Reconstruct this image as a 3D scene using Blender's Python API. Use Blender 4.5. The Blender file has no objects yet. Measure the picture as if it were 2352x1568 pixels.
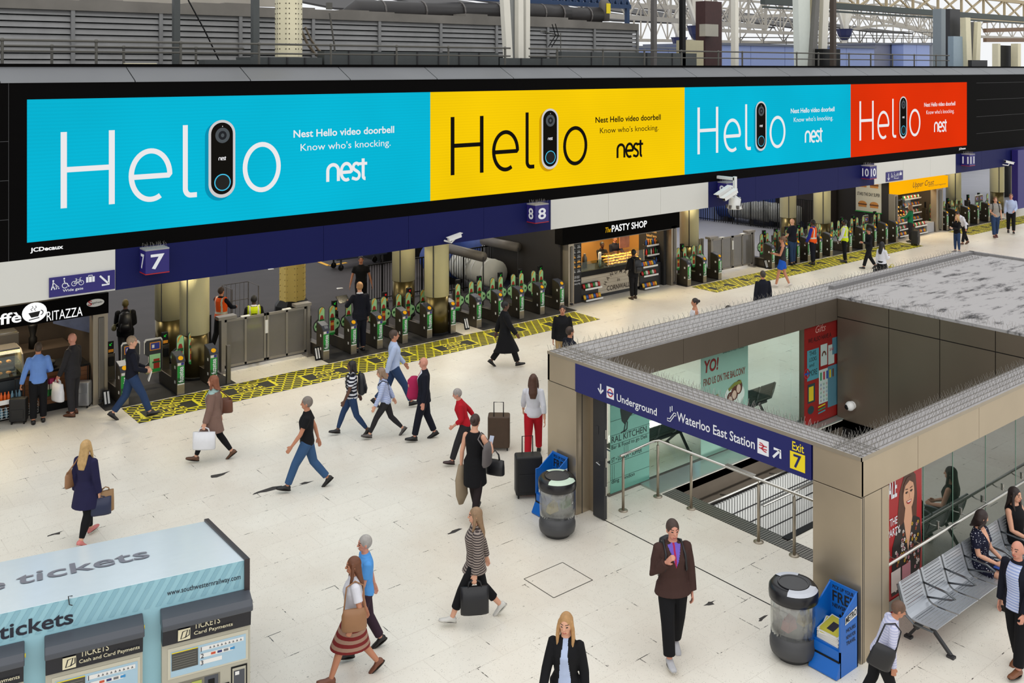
import bpy, math, random
from mathutils import Vector, Matrix
SC = bpy.context.scene
COL = SC.collection
rnd = random.Random(7)
PI = math.pi
# ---------------------------------------------------------------- camera (a level camera on the balcony, lens shifted down)
F, YAW, Y0, CX, CAMH = 2235.0, 0.682, 157.0, 1176.0, 8.0
cam = bpy.data.cameras.new('camera'); cam_ob = bpy.data.objects.new('camera', cam); COL.objects.link(cam_ob)
cam.sensor_fit = 'HORIZONTAL'; cam.sensor_width = 36.0; cam.lens = 36.0 * F / 2352.0
cam.shift_y = -(784.0 - Y0) / 2352.0
cam.clip_start = 0.1; cam.clip_end = 500
cam_ob.location = (0, 0, CAMH); cam_ob.rotation_euler = (PI / 2, 0, -YAW)
SC.camera = cam_ob
# ---------------------------------------------------------------- daylight and exposure
SC.view_settings.view_transform = 'Standard'; SC.view_settings.look = 'None'
SC.view_settings.gamma = 1.0; SC.view_settings.use_curve_mapping = False
SC.view_settings.exposure = 0.0
W = bpy.data.worlds.new('daylight'); SC.world = W; W.use_nodes = True
bg = W.node_tree.nodes['Background']
bg.inputs[0].default_value = (0.97, 0.985, 1.0, 1); bg.inputs[1].default_value = 0.95
def light(name, kind, loc, energy, color=(1, 1, 1), size=1.0, size_y=None, rot=(0, 0, 0), spread=None):
    l = bpy.data.lights.new(name, kind); l.energy = energy; l.color = color
    if kind == 'AREA':
        l.size = size
        if size_y: l.shape = 'RECTANGLE'; l.size_y = size_y
        if spread: l.spread = spread
    elif kind in ('POINT', 'SPOT'): l.shadow_soft_size = size
    elif kind == 'SUN': l.angle = size
    o = bpy.data.objects.new(name, l); o.location = loc; o.rotation_euler = rot; COL.objects.link(o)
    return o
# soft skylight through the glazed station roof
light('roof_skylight', 'SUN', (10, 5, 30), 1.0, (1.0, 0.97, 0.92), size=1.6, rot=(math.radians(18), math.radians(-12), 0))

# ---------------------------------------------------------------- camera geometry helpers: a pixel of the photograph to a point of the place
cy, sy = math.cos(YAW), math.sin(YAW)
def _d(px, py):
    X = (px - CX) / F
    return X * cy + sy, -X * sy + cy, -(py - Y0) / F
def G(px, py, z=0.0):
    a = _d(px, py); t = (z - CAMH) / a[2]; return a[0] * t, a[1] * t, z
def PV(px, py, v):
    a = _d(px, py); t = v / a[1]; return a[0] * t, v, CAMH + a[2] * t
def PU(px, py, u):
    a = _d(px, py); t = u / a[0]; return u, a[1] * t, CAMH + a[2] * t
def depth(u, v): return u * sy + v * cy

# ---------------------------------------------------------------- materials
def lin(c):
    c = c / 255.0
    return c / 12.92 if c <= 0.04045 else ((c + 0.055) / 1.055) ** 2.4
_mats = {}
def M(name, rgb=(128, 128, 128), rough=0.5, metal=0.0, emit=0.0, var=0.06, scale=6.0, spec=None, alpha=None, trans=None, bump=0.0):
    if name in _mats: return _mats[name]
    m = bpy.data.materials.new(name); m.use_nodes = True; nt = m.node_tree
    b = nt.nodes['Principled BSDF']; c = [lin(x) for x in rgb]
    b.inputs['Base Color'].default_value = (*c, 1); b.inputs['Roughness'].default_value = rough; b.inputs['Metallic'].default_value = metal
    if spec is not None: b.inputs['Specular IOR Level'].default_value = spec
    if emit:
        b.inputs['Emission Color'].default_value = (*c, 1); b.inputs['Emission Strength'].default_value = emit
        b.inputs['Base Color'].default_value = (0.003, 0.003, 0.003, 1); b.inputs['Specular IOR Level'].default_value = 0.0
    elif var:
        tc = nt.nodes.new('ShaderNodeTexCoord'); n = nt.nodes.new('ShaderNodeTexNoise'); n.inputs['Scale'].default_value = scale; n.inputs['Detail'].default_value = 5
        r = nt.nodes.new('ShaderNodeMix'); r.data_type = 'RGBA'
        r.inputs[6].default_value = (*[x * (1 - var) for x in c], 1); r.inputs[7].default_value = (*[min(1, x * (1 + var)) for x in c], 1)
        nt.links.new(tc.outputs['Object'], n.inputs['Vector']); nt.links.new(n.outputs['Fac'], r.inputs[0]); nt.links.new(r.outputs[2], b.inputs['Base Color'])
        if bump:
            bp = nt.nodes.new('ShaderNodeBump'); bp.inputs['Strength'].default_value = bump; bp.inputs['Distance'].default_value = 0.02
            nt.links.new(n.outputs['Fac'], bp.inputs['Height']); nt.links.new(bp.outputs[0], b.inputs['Normal'])
    if alpha is not None: b.inputs['Alpha'].default_value = alpha
    if trans is not None: b.inputs['Transmission Weight'].default_value = trans
    _mats[name] = m
    return m
def nodes_of(m): return m.node_tree, m.node_tree.nodes['Principled BSDF']
def math_node(nt, op, a, b=None):
    n = nt.nodes.new('ShaderNodeMath'); n.operation = op
    for i, x in enumerate((a, b)):
        if x is None: continue
        if isinstance(x, (int, float)): n.inputs[i].default_value = x
        else: nt.links.new(x, n.inputs[i])
    return n.outputs[0]
def mix_node(nt, fac, a, b):
    n = nt.nodes.new('ShaderNodeMix'); n.data_type = 'RGBA'
    for i, x in ((0, fac), (6, a), (7, b)):
        if isinstance(x, (int, float)): n.inputs[i].default_value = x
        elif isinstance(x, tuple): n.inputs[i].default_value = x
        else: nt.links.new(x, n.inputs[i])
    return n.outputs[2]
def rgbl(r, g, b): return (lin(r), lin(g), lin(b), 1.0)
def glass_mat(name, tint, refl=0.12, rough=0.02, clear=0.85):
    m = bpy.data.materials.new(name); m.use_nodes = True; nt = m.node_tree; nt.nodes.clear()
    out = nt.nodes.new('ShaderNodeOutputMaterial'); tr = nt.nodes.new('ShaderNodeBsdfTransparent'); gl = nt.nodes.new('ShaderNodeBsdfGlossy'); mx = nt.nodes.new('ShaderNodeMixShader'); fr = nt.nodes.new('ShaderNodeLayerWeight')
    tr.inputs[0].default_value = tint; gl.inputs[0].default_value = (.95, .97, .95, 1); gl.inputs['Roughness'].default_value = rough; fr.inputs[0].default_value = .5
    f = math_node(nt, 'ADD', math_node(nt, 'MULTIPLY', math_node(nt, 'POWER', fr.outputs['Facing'], 4.0), .6), refl)
    nt.links.new(f, mx.inputs[0]); nt.links.new(tr.outputs[0], mx.inputs[1]); nt.links.new(gl.outputs[0], mx.inputs[2]); nt.links.new(mx.outputs[0], out.inputs[0])
    return m

# ---------------------------------------------------------------- mesh building
def basis(d, up=Vector((0, 0, 1))):
    d = d.normalized()
    if abs(d.dot(up)) > 0.98: up = Vector((0, 1, 0)) if abs(d.y) < .9 else Vector((1, 0, 0))
    x = d.cross(up).normalized(); y = x.cross(d).normalized()
    return x, y
class MB:
    def __init__(s): s.v = []; s.f = []; s.m = []
    def add(s, vs, fs, mi=0):
        o = len(s.v); s.v.extend([tuple(p) for p in vs]); s.f.extend([tuple(i + o for i in f) for f in fs]); s.m.extend([mi] * len(fs)); return s
    def box(s, a, b, mi=0):
        x0, y0, z0 = [min(p, q) for p, q in zip(a, b)]; x1, y1, z1 = [max(p, q) for p, q in zip(a, b)]
        return s.add([(x0, y0, z0), (x1, y0, z0), (x1, y1, z0), (x0, y1, z0), (x0, y0, z1), (x1, y0, z1), (x1, y1, z1), (x0, y1, z1)],
                     [(0, 3, 2, 1), (4, 5, 6, 7), (0, 1, 5, 4), (1, 2, 6, 5), (2, 3, 7, 6), (3, 0, 4, 7)], mi)
    def hexa(s, p, mi=0):  # eight corners: bottom four, top four
        return s.add(p, [(0, 3, 2, 1), (4, 5, 6, 7), (0, 1, 5, 4), (1, 2, 6, 5), (2, 3, 7, 6), (3, 0, 4, 7)], mi)
    def quad(s, *p, mi=0): return s.add(p, [tuple(range(len(p)))], mi)
    def prism(s, pts, vec, mi=0):  # closed outline (3D points) pushed along vec
        n = len(pts); vec = Vector(vec)
        vs = [Vector(p) for p in pts]; vs += [p + vec for p in vs]
        fs = [tuple(range(n - 1, -1, -1)), tuple(range(n, 2 * n))] + [(i, (i + 1) % n, n + (i + 1) % n, n + i) for i in range(n)]
        return s.add(vs, fs, mi)
    def loft(s, rings, seg=12, mi=0, caps=True):  # ring: (centre, xaxis, yaxis, rx, ry)
        vs = []; fs = []
        for c, x, y, rx, ry in rings:
            for k in range(seg):
                a = 2 * PI * k / seg; vs.append(c + x * (rx * math.cos(a)) + y * (ry * math.sin(a)))
        for i in range(len(rings) - 1):
            for k in range(seg):
                k2 = (k + 1) % seg; fs.append((i * seg + k, i * seg + k2, (i + 1) * seg + k2, (i + 1) * seg + k))
        if caps:
            fs.append(tuple(range(seg - 1, -1, -1))); b = (len(rings) - 1) * seg; fs.append(tuple(range(b, b + seg)))
        return s.add(vs, fs, mi)
    def tube(s, pts, r, seg=8, mi=0, caps=True):
        pts = [Vector(p) for p in pts]; n = len(pts)
        rs = r if isinstance(r, (list, tuple)) else [r] * n
        rings = []; px = None
        for i, p in enumerate(pts):
            d = (pts[min(i + 1, n - 1)] - pts[max(i - 1, 0)])
            if d.length < 1e-9: d = Vector((0, 0, 1))
            x, y = basis(d)
            if px is not None:
                x = (px - d.normalized() * px.dot(d.normalized()))
                x = x.normalized() if x.length > 1e-6 else basis(d)[0]
                y = d.normalized().cross(x)
                y = -y if False else y
            else: y = d.normalized().cross(x)
            px = x; rings.append((p, x, y, rs[i], rs[i]))
        return s.loft(rings, seg, mi, caps)
    def bar(s, p, q, w, h, mi=0, up=(0, 0, 1)):
        p, q = Vector(p), Vector(q); x, y = basis(q - p, Vector(up)); x = x * w / 2; y = y * h / 2
        return s.hexa([p - x - y, p + x - y, q + x - y, q - x - y, p - x + y, p + x + y, q + x + y, q - x + y], mi)
    def lathe(s, prof, c=(0, 0, 0), seg=24, mi=0, sx=1.0, sy_=1.0):
        c = Vector(c); X, Y = Vector((1, 0, 0)), Vector((0, 1, 0))
        return s.loft([(c + Vector((0, 0, z)), X, Y, max(r, 1e-4) * sx, max(r, 1e-4) * sy_) for r, z in prof], seg, mi)
    def ell(s, c, r, seg=12, rings=8, mi=0, rot=None):
        c = Vector(c); R = rot.to_3x3() if rot is not None else Matrix.Identity(3)
        X = R @ Vector((1, 0, 0)); Y = R @ Vector((0, 1, 0)); Z = R @ Vector((0, 0, 1)); L = []
        for i in range(rings + 1):
            a = PI * i / rings; k = max(math.sin(a), 0.02); L.append((c - Z * (r[2] * math.cos(a)), X, Y, r[0] * k, r[1] * k))
        return s.loft(L, seg, mi)
    def tf(s, mat, start=0):
        for i in range(start, len(s.v)): s.v[i] = tuple(mat @ Vector(s.v[i]))
        return s
    def mesh(s, name, mats, smooth=False):
        me = bpy.data.meshes.new(name); me.from_pydata(s.v, [], s.f)
        for m in (mats if isinstance(mats, (list, tuple)) else [mats]): me.materials.append(m)
        if any(s.m): me.polygons.foreach_set('material_index', s.m)
        if smooth: me.polygons.foreach_set('use_smooth', [True] * len(s.f))
        me.update(); return me
    def build(s, name, mats, parent=None, smooth=False, bevel=0.0, seg=2):
        o = bpy.data.objects.new(name, s.mesh(name, mats, smooth)); COL.objects.link(o)
        if bevel:
            b = o.modifiers.new('edges', 'BEVEL'); b.width = bevel; b.segments = seg; b.limit_method = 'ANGLE'; b.angle_limit = 0.7
        if parent: attach(o, parent)
        return o
def wm(o):
    return (wm(o.parent) @ o.matrix_parent_inverse @ o.matrix_basis) if o.parent else o.matrix_basis.copy()
def attach(o, parent):
    o.parent = parent; o.matrix_parent_inverse = wm(parent).inverted()
def tag(o, label=None, cat=None, group=None, kind=None):
    if label: o['label'] = label
    if cat: o['category'] = cat
    if group: o['group'] = group
    if kind: o['kind'] = kind
    return o
def structure(o): o['kind'] = 'structure'; return o
def thing(name, label, cat, loc=(0, 0, 0), rz=0.0, group=None):
    o = bpy.data.objects.new(name, None); COL.objects.link(o); o.empty_display_size = 0.2
    o.location = loc; o.rotation_euler = (0, 0, rz)
    return tag(o, label, cat, group)
def put(o, loc, rz=0.0): o.location = loc; o.rotation_euler = (0, 0, rz); return o
_kids = {}
def copy_tree(o, loc=None, rz=None, label=None, group=None):
    def rec(a, parent):
        c = a.copy(); COL.objects.link(c)
        if parent is not None:
            mpi = a.matrix_parent_inverse.copy(); c.parent = parent; c.matrix_parent_inverse = mpi
        for k in a.children: rec(k, c)
        return c
    r = rec(o, None)
    if loc is not None: r.location = loc
    if rz is not None: r.rotation_euler = (0, 0, rz)
    if label: r['label'] = label
    if group: r['group'] = group
    return r
# ---------------------------------------------------------------- lettering
def text_mb(s, w=None, h=None, thick=0.0, o=(0, 0, 0), x=(1, 0, 0), y=(0, 0, 1), align='L', lift=0.004, valign='B', spacing=1.0, shear=0.0, line=1.0):
    """flat lettering fitted to width w and cap-to-base height h (either may be None), laid on the plane (o, x, y)"""
    cu = bpy.data.curves.new('t', 'FONT'); cu.body = s; cu.size = 1.0; cu.offset = thick; cu.space_character = spacing; cu.shear = shear; cu.space_line = line
    cu.align_x = 'CENTER' if '\n' in s else 'LEFT'; cu.resolution_u = 3; cu.fill_mode = 'FRONT'
    ob = bpy.data.objects.new('t', cu); me = ob.to_mesh()
    P = [v.co.copy() for v in me.vertices]; Fs = [tuple(p.vertices) for p in me.polygons]
    ob.to_mesh_clear(); bpy.data.objects.remove(ob); bpy.data.curves.remove(cu)
    mb = MB()
    if not P: return mb
    x0 = min(p.x for p in P); x1 = max(p.x for p in P); y0 = min(p.y for p in P); y1 = max(p.y for p in P)
    kx = (w / (x1 - x0)) if w else None; ky = (h / (y1 - y0)) if h else None
    kx = kx or ky; ky = ky or kx
    ox = {'L': x0, 'C': (x0 + x1) / 2, 'R': x1}[align]; oy = {'B': y0, 'C': (y0 + y1) / 2, 'T': y1}[valign]
    o = Vector(o); x = Vector(x).normalized(); y = Vector(y).normalized(); n = x.cross(y) * lift
    mb.add([o + x * ((p.x - ox) * kx) + y * ((p.y - oy) * ky) + n for p in P], Fs)
    return mb
def join(*mbs):
    r = MB()
    for m in mbs:
        o = len(r.v); r.v += m.v; r.f += [tuple(i + o for i in f) for f in m.f]; r.m += m.m
    return r
def stroke(mb, pts, w, o, x, y, lift=0.004, closed=False, mi=0):
    """a flat pen stroke of width w along 2D points on the plane (o, x, y)"""
    o = Vector(o); x = Vector(x); y = Vector(y); n = x.cross(y).normalized() * lift
    L = []; R = []; N = len(pts)
    for i in range(N):
        if closed: a, b = pts[i - 1], pts[(i + 1) % N]
        else: a, b = pts[max(i - 1, 0)], pts[min(i + 1, N - 1)]
        dx, dy = b[0] - a[0], b[1] - a[1]; l = math.hypot(dx, dy) or 1
        nx, ny = -dy / l * w / 2, dx / l * w / 2; p = pts[i]
        L.append((p[0] + nx, p[1] + ny)); R.append((p[0] - nx, p[1] - ny))
    vs = [o + x * p[0] + y * p[1] + n for p in L + R]
    fs = [(i + N, (i + 1) % N + N, (i + 1) % N, i) for i in range(N if closed else N - 1)]
    return mb.add(vs, fs, mi)
def arc(cx, cy_, rx, ry, a0, a1, n=20): return [(cx + rx * math.cos(math.radians(a0 + (a1 - a0) * i / n)), cy_ + ry * math.sin(math.radians(a0 + (a1 - a0) * i / n))) for i in range(n + 1)]
def poly(mb, pts, o, x, y, lift=0.004, mi=0):
    o = Vector(o); x = Vector(x); y = Vector(y); n = x.cross(y).normalized() * lift
    return mb.add([o + x * p[0] + y * p[1] + n for p in pts], [tuple(range(len(pts)))], mi)
def disc(mb, c, rx, ry, o, x, y, lift=0.004, mi=0, n=24): return poly(mb, arc(c[0], c[1], rx, ry, 0, 360 * (n - 1) / n, n - 1), o, x, y, lift, mi)
def rect(mb, x0, y0, x1, y1, o, x, y, lift=0.004, mi=0): return poly(mb, [(x0, y0), (x1, y0), (x1, y1), (x0, y1)], o, x, y, lift, mi)
UX, UZ, UYN = Vector((1, 0, 0)), Vector((0, 0, 1)), Vector((0, -1, 0))
# ================================================================ the setting: floors, screen wall, fascia, deck
def floor_material():
    m = M('terrazzo', (231, 226, 214), 0.33, var=0); nt, b = nodes_of(m)
    tc = nt.nodes.new('ShaderNodeTexCoord'); P = tc.outputs['Object']
    def noise(scale, det=4, rough=.6):
        n = nt.nodes.new('ShaderNodeTexNoise'); n.inputs['Scale'].default_value = scale; n.inputs['Detail'].default_value = det; n.inputs['Roughness'].default_value = rough
        nt.links.new(P, n.inputs['Vector']); return n.outputs['Fac']
    def ramp(f, a, c):
        r = nt.nodes.new('ShaderNodeMapRange'); r.inputs[1].default_value = a; r.inputs[2].default_value = c; nt.links.new(f, r.inputs[0]); return r.outputs[0]
    br = nt.nodes.new('ShaderNodeTexBrick'); nt.links.new(P, br.inputs['Vector'])
    br.inputs['Scale'].default_value = 1.0; br.inputs['Brick Width'].default_value = 0.92; br.inputs['Row Height'].default_value = 0.61; br.inputs['Mortar Size'].default_value = 0.0075; br.inputs['Mortar Smooth'].default_value = 0.2
    br.inputs['Color1'].default_value = rgbl(235, 230, 218); br.inputs['Color2'].default_value = rgbl(231, 226, 214); br.inputs['Mortar'].default_value = rgbl(222, 216, 204)
    col = mix_node(nt, ramp(noise(0.35), .4, .7), br.outputs['Color'], rgbl(221, 212, 198))
    crack = math_node(nt, 'MULTIPLY', math_node(nt, 'GREATER_THAN', br.outputs['Fac'], 0.5), math_node(nt, 'GREATER_THAN', noise(1.9, 7, .78), 0.575))
    col = mix_node(nt, math_node(nt, 'MULTIPLY', crack, 0.92), col, rgbl(52, 46, 42))
    vo = nt.nodes.new('ShaderNodeTexVoronoi'); vo.inputs['Scale'].default_value = 46.0; nt.links.new(P, vo.inputs['Vector'])
    speck = math_node(nt, 'LESS_THAN', vo.outputs['Distance'], 0.24)
    spk = math_node(nt, 'MULTIPLY', speck, ramp(noise(9.0), .42, .62))
    col = mix_node(nt, math_node(nt, 'MULTIPLY', spk, 0.55), col, rgbl(120, 110, 96))
    vo2 = nt.nodes.new('ShaderNodeTexVoronoi'); vo2.inputs['Scale'].default_value = 3.1; nt.links.new(P, vo2.inputs['Vector'])
    gum = math_node(nt, 'LESS_THAN', vo2.outputs['Distance'], 0.05)
    col = mix_node(nt, math_node(nt, 'MULTIPLY', gum, 0.45), col, rgbl(92, 86, 78))
    nt.links.new(col, b.inputs['Base Color'])
    return m
TERR = floor_material()
ASPH = M('asphalt', (58, 55, 58), 0.75, var=0.22, scale=1.3)
ASPHL = M('daylit_platform', (150, 150, 156), 0.6, var=0.10, scale=0.8)  # daylight on the far platform is put into this paler floor colour
MAT = M('rubber_mat', (43, 41, 40), 0.8, var=0.15, scale=8)
BLACKP = M('black_panel', (9, 8, 8), 0.6, var=0.1, spec=0.03)
COPE = M('grey_coping', (112, 114, 117), 0.42, 0.4, var=0.16, scale=0.5)
BLUEF = M('fascia_blue', (22, 26, 78), 0.5, var=0.05, scale=0.8, spec=0.12)
WHITEF = M('fascia_white', (212, 211, 205), 0.5, var=0.03, scale=0.7)
STEEL = M('brushed_steel', (168, 158, 142), 0.38, 0.75, var=0.08, scale=2.0)
STEELD = M('dull_steel', (120, 116, 110), 0.42, 0.8, var=0.1, scale=3)
CHROME = M('polished_steel', (200, 198, 192), 0.2, 0.9, var=0.03)
BLACK = M('black_paint', (15, 15, 16), 0.5, var=0.1, spec=0.25)
DARK = M('dark_grey_paint', (48, 48, 50), 0.5, var=0.1)
WHITE = M('white_paint', (228, 228, 226), 0.5, var=0.03)
WHITEL = M('white_lettering', (232, 234, 240), 0.6, var=0.0)
BLACKL = M('black_lettering', (16, 16, 18), 0.6, var=0.0)
YELLOWP = M('yellow_paint', (240, 214, 20), 0.5, var=0.04)
REDP = M('red_paint', (176, 28, 34), 0.5, var=0.06)
SCR_V = 21.95
# floors (the stairwell of the underground entrance is left open)
HOLE = (14.08, 9.97, 19.8, 12.45)
fl = MB()
for a, b in (((-40, -30, -.15), (HOLE[0], 24.9, 0)), ((HOLE[0], -30, -.15), (HOLE[2], HOLE[1], 0)), ((HOLE[0], HOLE[3], -.15), (HOLE[2], 24.9, 0)), ((HOLE[2], -30, -.15), (110, 24.9, 0))): fl.box(a, b)
structure(fl.build('floor', TERR))
fl = MB(); fl.box((-30, 24.9, -.15), (24.2, 110, -0.005)); structure(fl.build('floor_platform', ASPH))
fl = MB(); fl.box((24.2, 24.9, -.15), (150, 110, -0.005)); structure(fl.build('floor_platform_far', ASPHL))
ml = MB()
for a, b in ((6.95, 10.15), (12.78, 17.3), (18.05, 21.95), (27.4, 29.45), (32.4, 42.2), (46.8, 53)): ml.box((a, 23.62, 0), (b, 24.9, .006))
structure(ml.build('floor_matting', MAT))
# screen wall: black surround with a sloping grey top
wall = MB(); wall.box((-8, SCR_V + .03, 4.05), (62, 22.6, 7.7))
wall.box((-8, SCR_V, 4.05), (4.90, SCR_V + .03, 7.7)); wall.box((45.26, SCR_V, 4.05), (62, SCR_V + .03, 7.7))
wall.box((4.90, SCR_V, 7.355), (45.26, SCR_V + .03, 7.7)); wall.box((4.90, SCR_V, 4.05), (45.26, SCR_V + .03, 4.395))
wall_f = structure(wall.build('wall_front', BLACKP))
jn = MB()   # panel joints in the black surround
for z in (4.9, 5.7, 6.5, 7.3): jn.box((46.2, SCR_V - .004, z), (62, SCR_V, z + .012))
for z in (4.9, 5.7, 6.5): jn.box((3.0, SCR_V - .004, z), (4.55, SCR_V, z + .012))
jn.box((4.55, SCR_V - .004, 4.05), (4.56, SCR_V, 7.7))
structure(jn.build('trim_1', DARK))
u = -8.0; k = 0
cope = MB(); seams = [V_ for V_ in (PV(310, 188, SCR_V)[0], PV(575, 188, SCR_V)[0])]
step = seams[1] - seams[0]; u = seams[0] - 5 * step
while u < 62:
    a, b = u + .012, u + step - .012
    cope.hexa([(a, SCR_V - .02, 7.70), (b, SCR_V - .02, 7.70), (b, 22.6, 7.70), (a, 22.6, 7.70), (a, SCR_V + .0, 7.73), (b, SCR_V + .0, 7.73), (b, 22.6, 8.05), (a, 22.6, 8.05)])
    u += step
structure(cope.build('trim_coping', COPE))
cl = MB(); cl.box((-8, 22.56, 8.03), (62, 22.75, 8.10)); cl.box((-8, 22.3, 7.6), (62, 22.62, 7.72)); structure(cl.build('trim_2', BLACKP))
# blue and white fascia bands under the screens
fas = [(-8, 6.67, WHITEF), (6.67, 19.32, BLUEF), (19.32, 26.61, WHITEF), (26.61, 37.25, BLUEF), (37.25, 44.19, WHITEF), (44.19, 62, BLUEF)]
for i, (a, b, m) in enumerate(fas):
    f = MB(); x = a; n = max(1, round((b - a) / 2.6)); w = (b - a) / n
    for j in range(n): f.box((a + j * w + .004, SCR_V, 3.16), (a + (j + 1) * w - .004, 22.5, 4.05))
    structure(f.build('trim_fascia_%s' % ('white' if m is WHITEF else 'blue'), m))
sof = MB(); sof.box((-8, 22.5, 3.1), (62, 24.6, 3.2)); sof.box((-8, 24.5, 3.2), (62, 24.6, 7.4)); structure(sof.build('ceiling', M('soffit_grey', (96, 94, 92), .7)))
dk = MB(); dk.box((-12, 22.6, 7.3), (24, 33, 7.55)); dk.box((24, 22.6, 7.3), (62, 26.5, 7.55)); structure(dk.build('ceiling_deck', DARK))
# lamps recessed in the soffit above the gates
lampm = M('lamp_glow', (255, 238, 200), emit=6.0)
for i, uu in enumerate((8.8, 11.4, 14.5, 17.4, 20.6, 28.5, 32, 36, 40, 48, 52)):
    o = MB().lathe([(.09, 3.085), (.09, 3.10), (.10, 3.10)], (uu, 24.3, 0), 16).build('ceiling_downlight', lampm)
    tag(o, 'small round lamp recessed in the soffit above the ticket gates', 'lamp', 'soffit lamps')
    light('downlight', 'SPOT', (uu, 24.3, 3.07), 130, (1.0, .86, .58), .08, rot=(math.radians(18), 0, 0)).data.spot_size = 2.8
for uu, vv in ((4, 29), (10, 30), (16, 30), (22, 30), (34, 28)):
    light('platform_lamp', 'AREA', (uu, vv, 7.2), 190, (1.0, .93, .8), 1.2)

# ================================================================ the four advertising screens
def screen_mat(name, rgb, e=1.0):
    m = M(name, rgb, 0.6, emit=e); nt, b = nodes_of(m)
    tc = nt.nodes.new('ShaderNodeTexCoord'); wv = nt.nodes.new('ShaderNodeTexWave'); wv.bands_direction = 'Z'; wv.inputs['Scale'].default_value = 4.2; wv.inputs['Distortion'].default_value = 1.0; wv.inputs['Detail Scale'].default_value = .4
    nz = nt.nodes.new('ShaderNodeTexNoise'); nz.inputs['Scale'].default_value = .28
    nt.links.new(tc.outputs['Object'], wv.inputs['Vector']); nt.links.new(tc.outputs['Object'], nz.inputs['Vector'])
    f = math_node(nt, 'ADD', math_node(nt, 'MULTIPLY', wv.outputs['Fac'], .05), math_node(nt, 'MULTIPLY', nz.outputs['Fac'], .30))
    nt.links.new(math_node(nt, 'ADD', f, .80 * e), b.inputs['Emission Strength'])
    return m
S_CY = screen_mat('led_cyan', (0, 182, 214)); S_YE = screen_mat('led_yellow', (247, 203, 0)); S_RE = screen_mat('led_red', (224, 48, 2))
E_WH = M('led_white', (240, 238, 240), emit=0.95); E_BK = M('led_black', (22, 19, 14), emit=.6); E_RIM = M('led_rim_grey', (214, 212, 212), emit=.9); E_LENS = M('led_lens', (86, 92, 96), emit=.8); E_LENS2 = M('led_lens_dark', (38, 40, 44), emit=.8); E_RING = M('led_ring_blue', (70, 190, 226), emit=1.0); E_BTN = M('led_button', (40, 40, 38), emit=.8)
E_SHC = M('led_picture_shade_cyan', (0, 150, 186), emit=.9); E_SHY = M('led_picture_shade_yellow', (212, 160, 0), emit=.9); E_SHR = M('led_picture_shade_red', (180, 34, 0), emit=.9)
edges = [4.90, 14.96, 25.37, 35.49, 45.26]; ZB, ZT = 4.395, 7.355
def nest_logo(mb, o, x, y, w=.088, lift=.012):
    stroke(mb, [(0, 0), (0, .25)] + arc(.15, .27, .15, .15, 180, 0, 12) + [(.30, .25), (.30, 0)], w, o, x, y, lift)
    stroke(mb, [(.40, .21)] + [(.66, .21)] + arc(.53, .22, .15, .21, 0, 300, 22), w * .95, o, x, y, lift)
    stroke(mb, [(.90, .36)] + arc(.82, .33, .09, .09, 60, 230, 8) + [(.86, .20)] + arc(.82, .11, .09, .10, 40, -120, 8) + [(.69, .05)], w * .9, o, x, y, lift)
    stroke(mb, [(1.02, .53), (1.02, .10)] + arc(1.08, .08, .06, .07, 180, 280, 5), w, o, x, y, lift)
    stroke(mb, [(.90, .40), (1.14, .40)], w * .85, o, x, y, lift)
def advert(i, m, ink, sh, label):
    a, b = edges[i], edges[i + 1]; t = thing('advertising_screen', label, 'screen', (a, SCR_V, ZB), 0, 'advertising screens on the black gantry')
    MB().box((a, SCR_V, ZB), (b, SCR_V + .028, ZT)).build('screen_panel', m, t)
    o = Vector((a, SCR_V, ZB)); x = Vector(((b - a) / 10.06, 0, 0)); y = UZ
    h = MB(); W_ = .115
    stroke(h, [(.71, .65), (.71, 2.26)], .125, o, x, y, .012); stroke(h, [(1.69, .65), (1.69, 2.26)], .125, o, x, y, .012); stroke(h, [(.71, 1.46), (1.69, 1.46)], W_, o, x, y, .012)
    stroke(h, [(2.11, 1.20), (2.945, 1.20)] + arc(2.53, 1.225, .425, .54, 0, 300, 40), W_, o, x, y, .012)
    stroke(h, [(3.31, 2.31), (3.31, .88)] + arc(3.44, .86, .13, .155, 180, 270, 8) + [(3.58, .705)], W_, o, x, y, .012)
    stroke(h, arc(5.175, 1.235, .43, .545, 0, 351, 39), W_, o, x, y, .012, closed=True)
    h.build('headline_lettering', ink, t)
    d = MB()
    def cap(hw, zb, zt, lift, mi, dx=0): poly(d, arc(4.18 + dx, zt - hw, hw, hw, 0, 180, 16) + arc(4.18 + dx, zb + hw, hw, hw, 180, 360, 16), o, x, y, lift, mi)
    cap(.34, .52, 2.36, .006, 0, -.07); cap(.325, .58, 2.40, .010, 1); cap(.265, .66, 2.34, .013, 2)
    disc(d, (4.19, 2.04), .175, .18, o, x, y, .016, 3); disc(d, (4.19, 2.04), .10, .105, o, x, y, .018, 4); disc(d, (4.19, 2.04), .04, .045, o, x, y, .020, 3)
    disc(d, (4.19, .94), .20, .20, o, x, y, .016, 5); disc(d, (4.19, .94), .175, .175, o, x, y, .018, 6); disc(d, (4.19, 2.25), .012, .012, o, x, y, .016, 1)
    d.build('doorbell_picture', [sh, E_RIM, E_BK, E_LENS, E_LENS2, E_RING, E_BTN], t)
    lo = MB(); nest_logo(lo, o + x * 4.10 + y * 1.46, x * .155, y * .155, .1, .016); lo.build('doorbell_lettering', E_WH, t)
    s = (b - a) / 10.06
    join(text_mb('Nest Hello video doorbell', 2.90 * s, .185, .018, o + x * 6.0 + y * 1.90, UX, UZ, lift=.012)).build('slogan_lettering', ink, t)
    text_mb("Know who's knocking.", 2.60 * s, .185 * 1.28, 0, o + x * 6.19 + y * 1.51, UX, UZ, lift=.012).build('slogan_lettering', ink, t)
    lo = MB(); nest_logo(lo, o + x * 6.94 + y * .75, x, y); lo.build('logo_lettering', ink, t)
    return t
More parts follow.
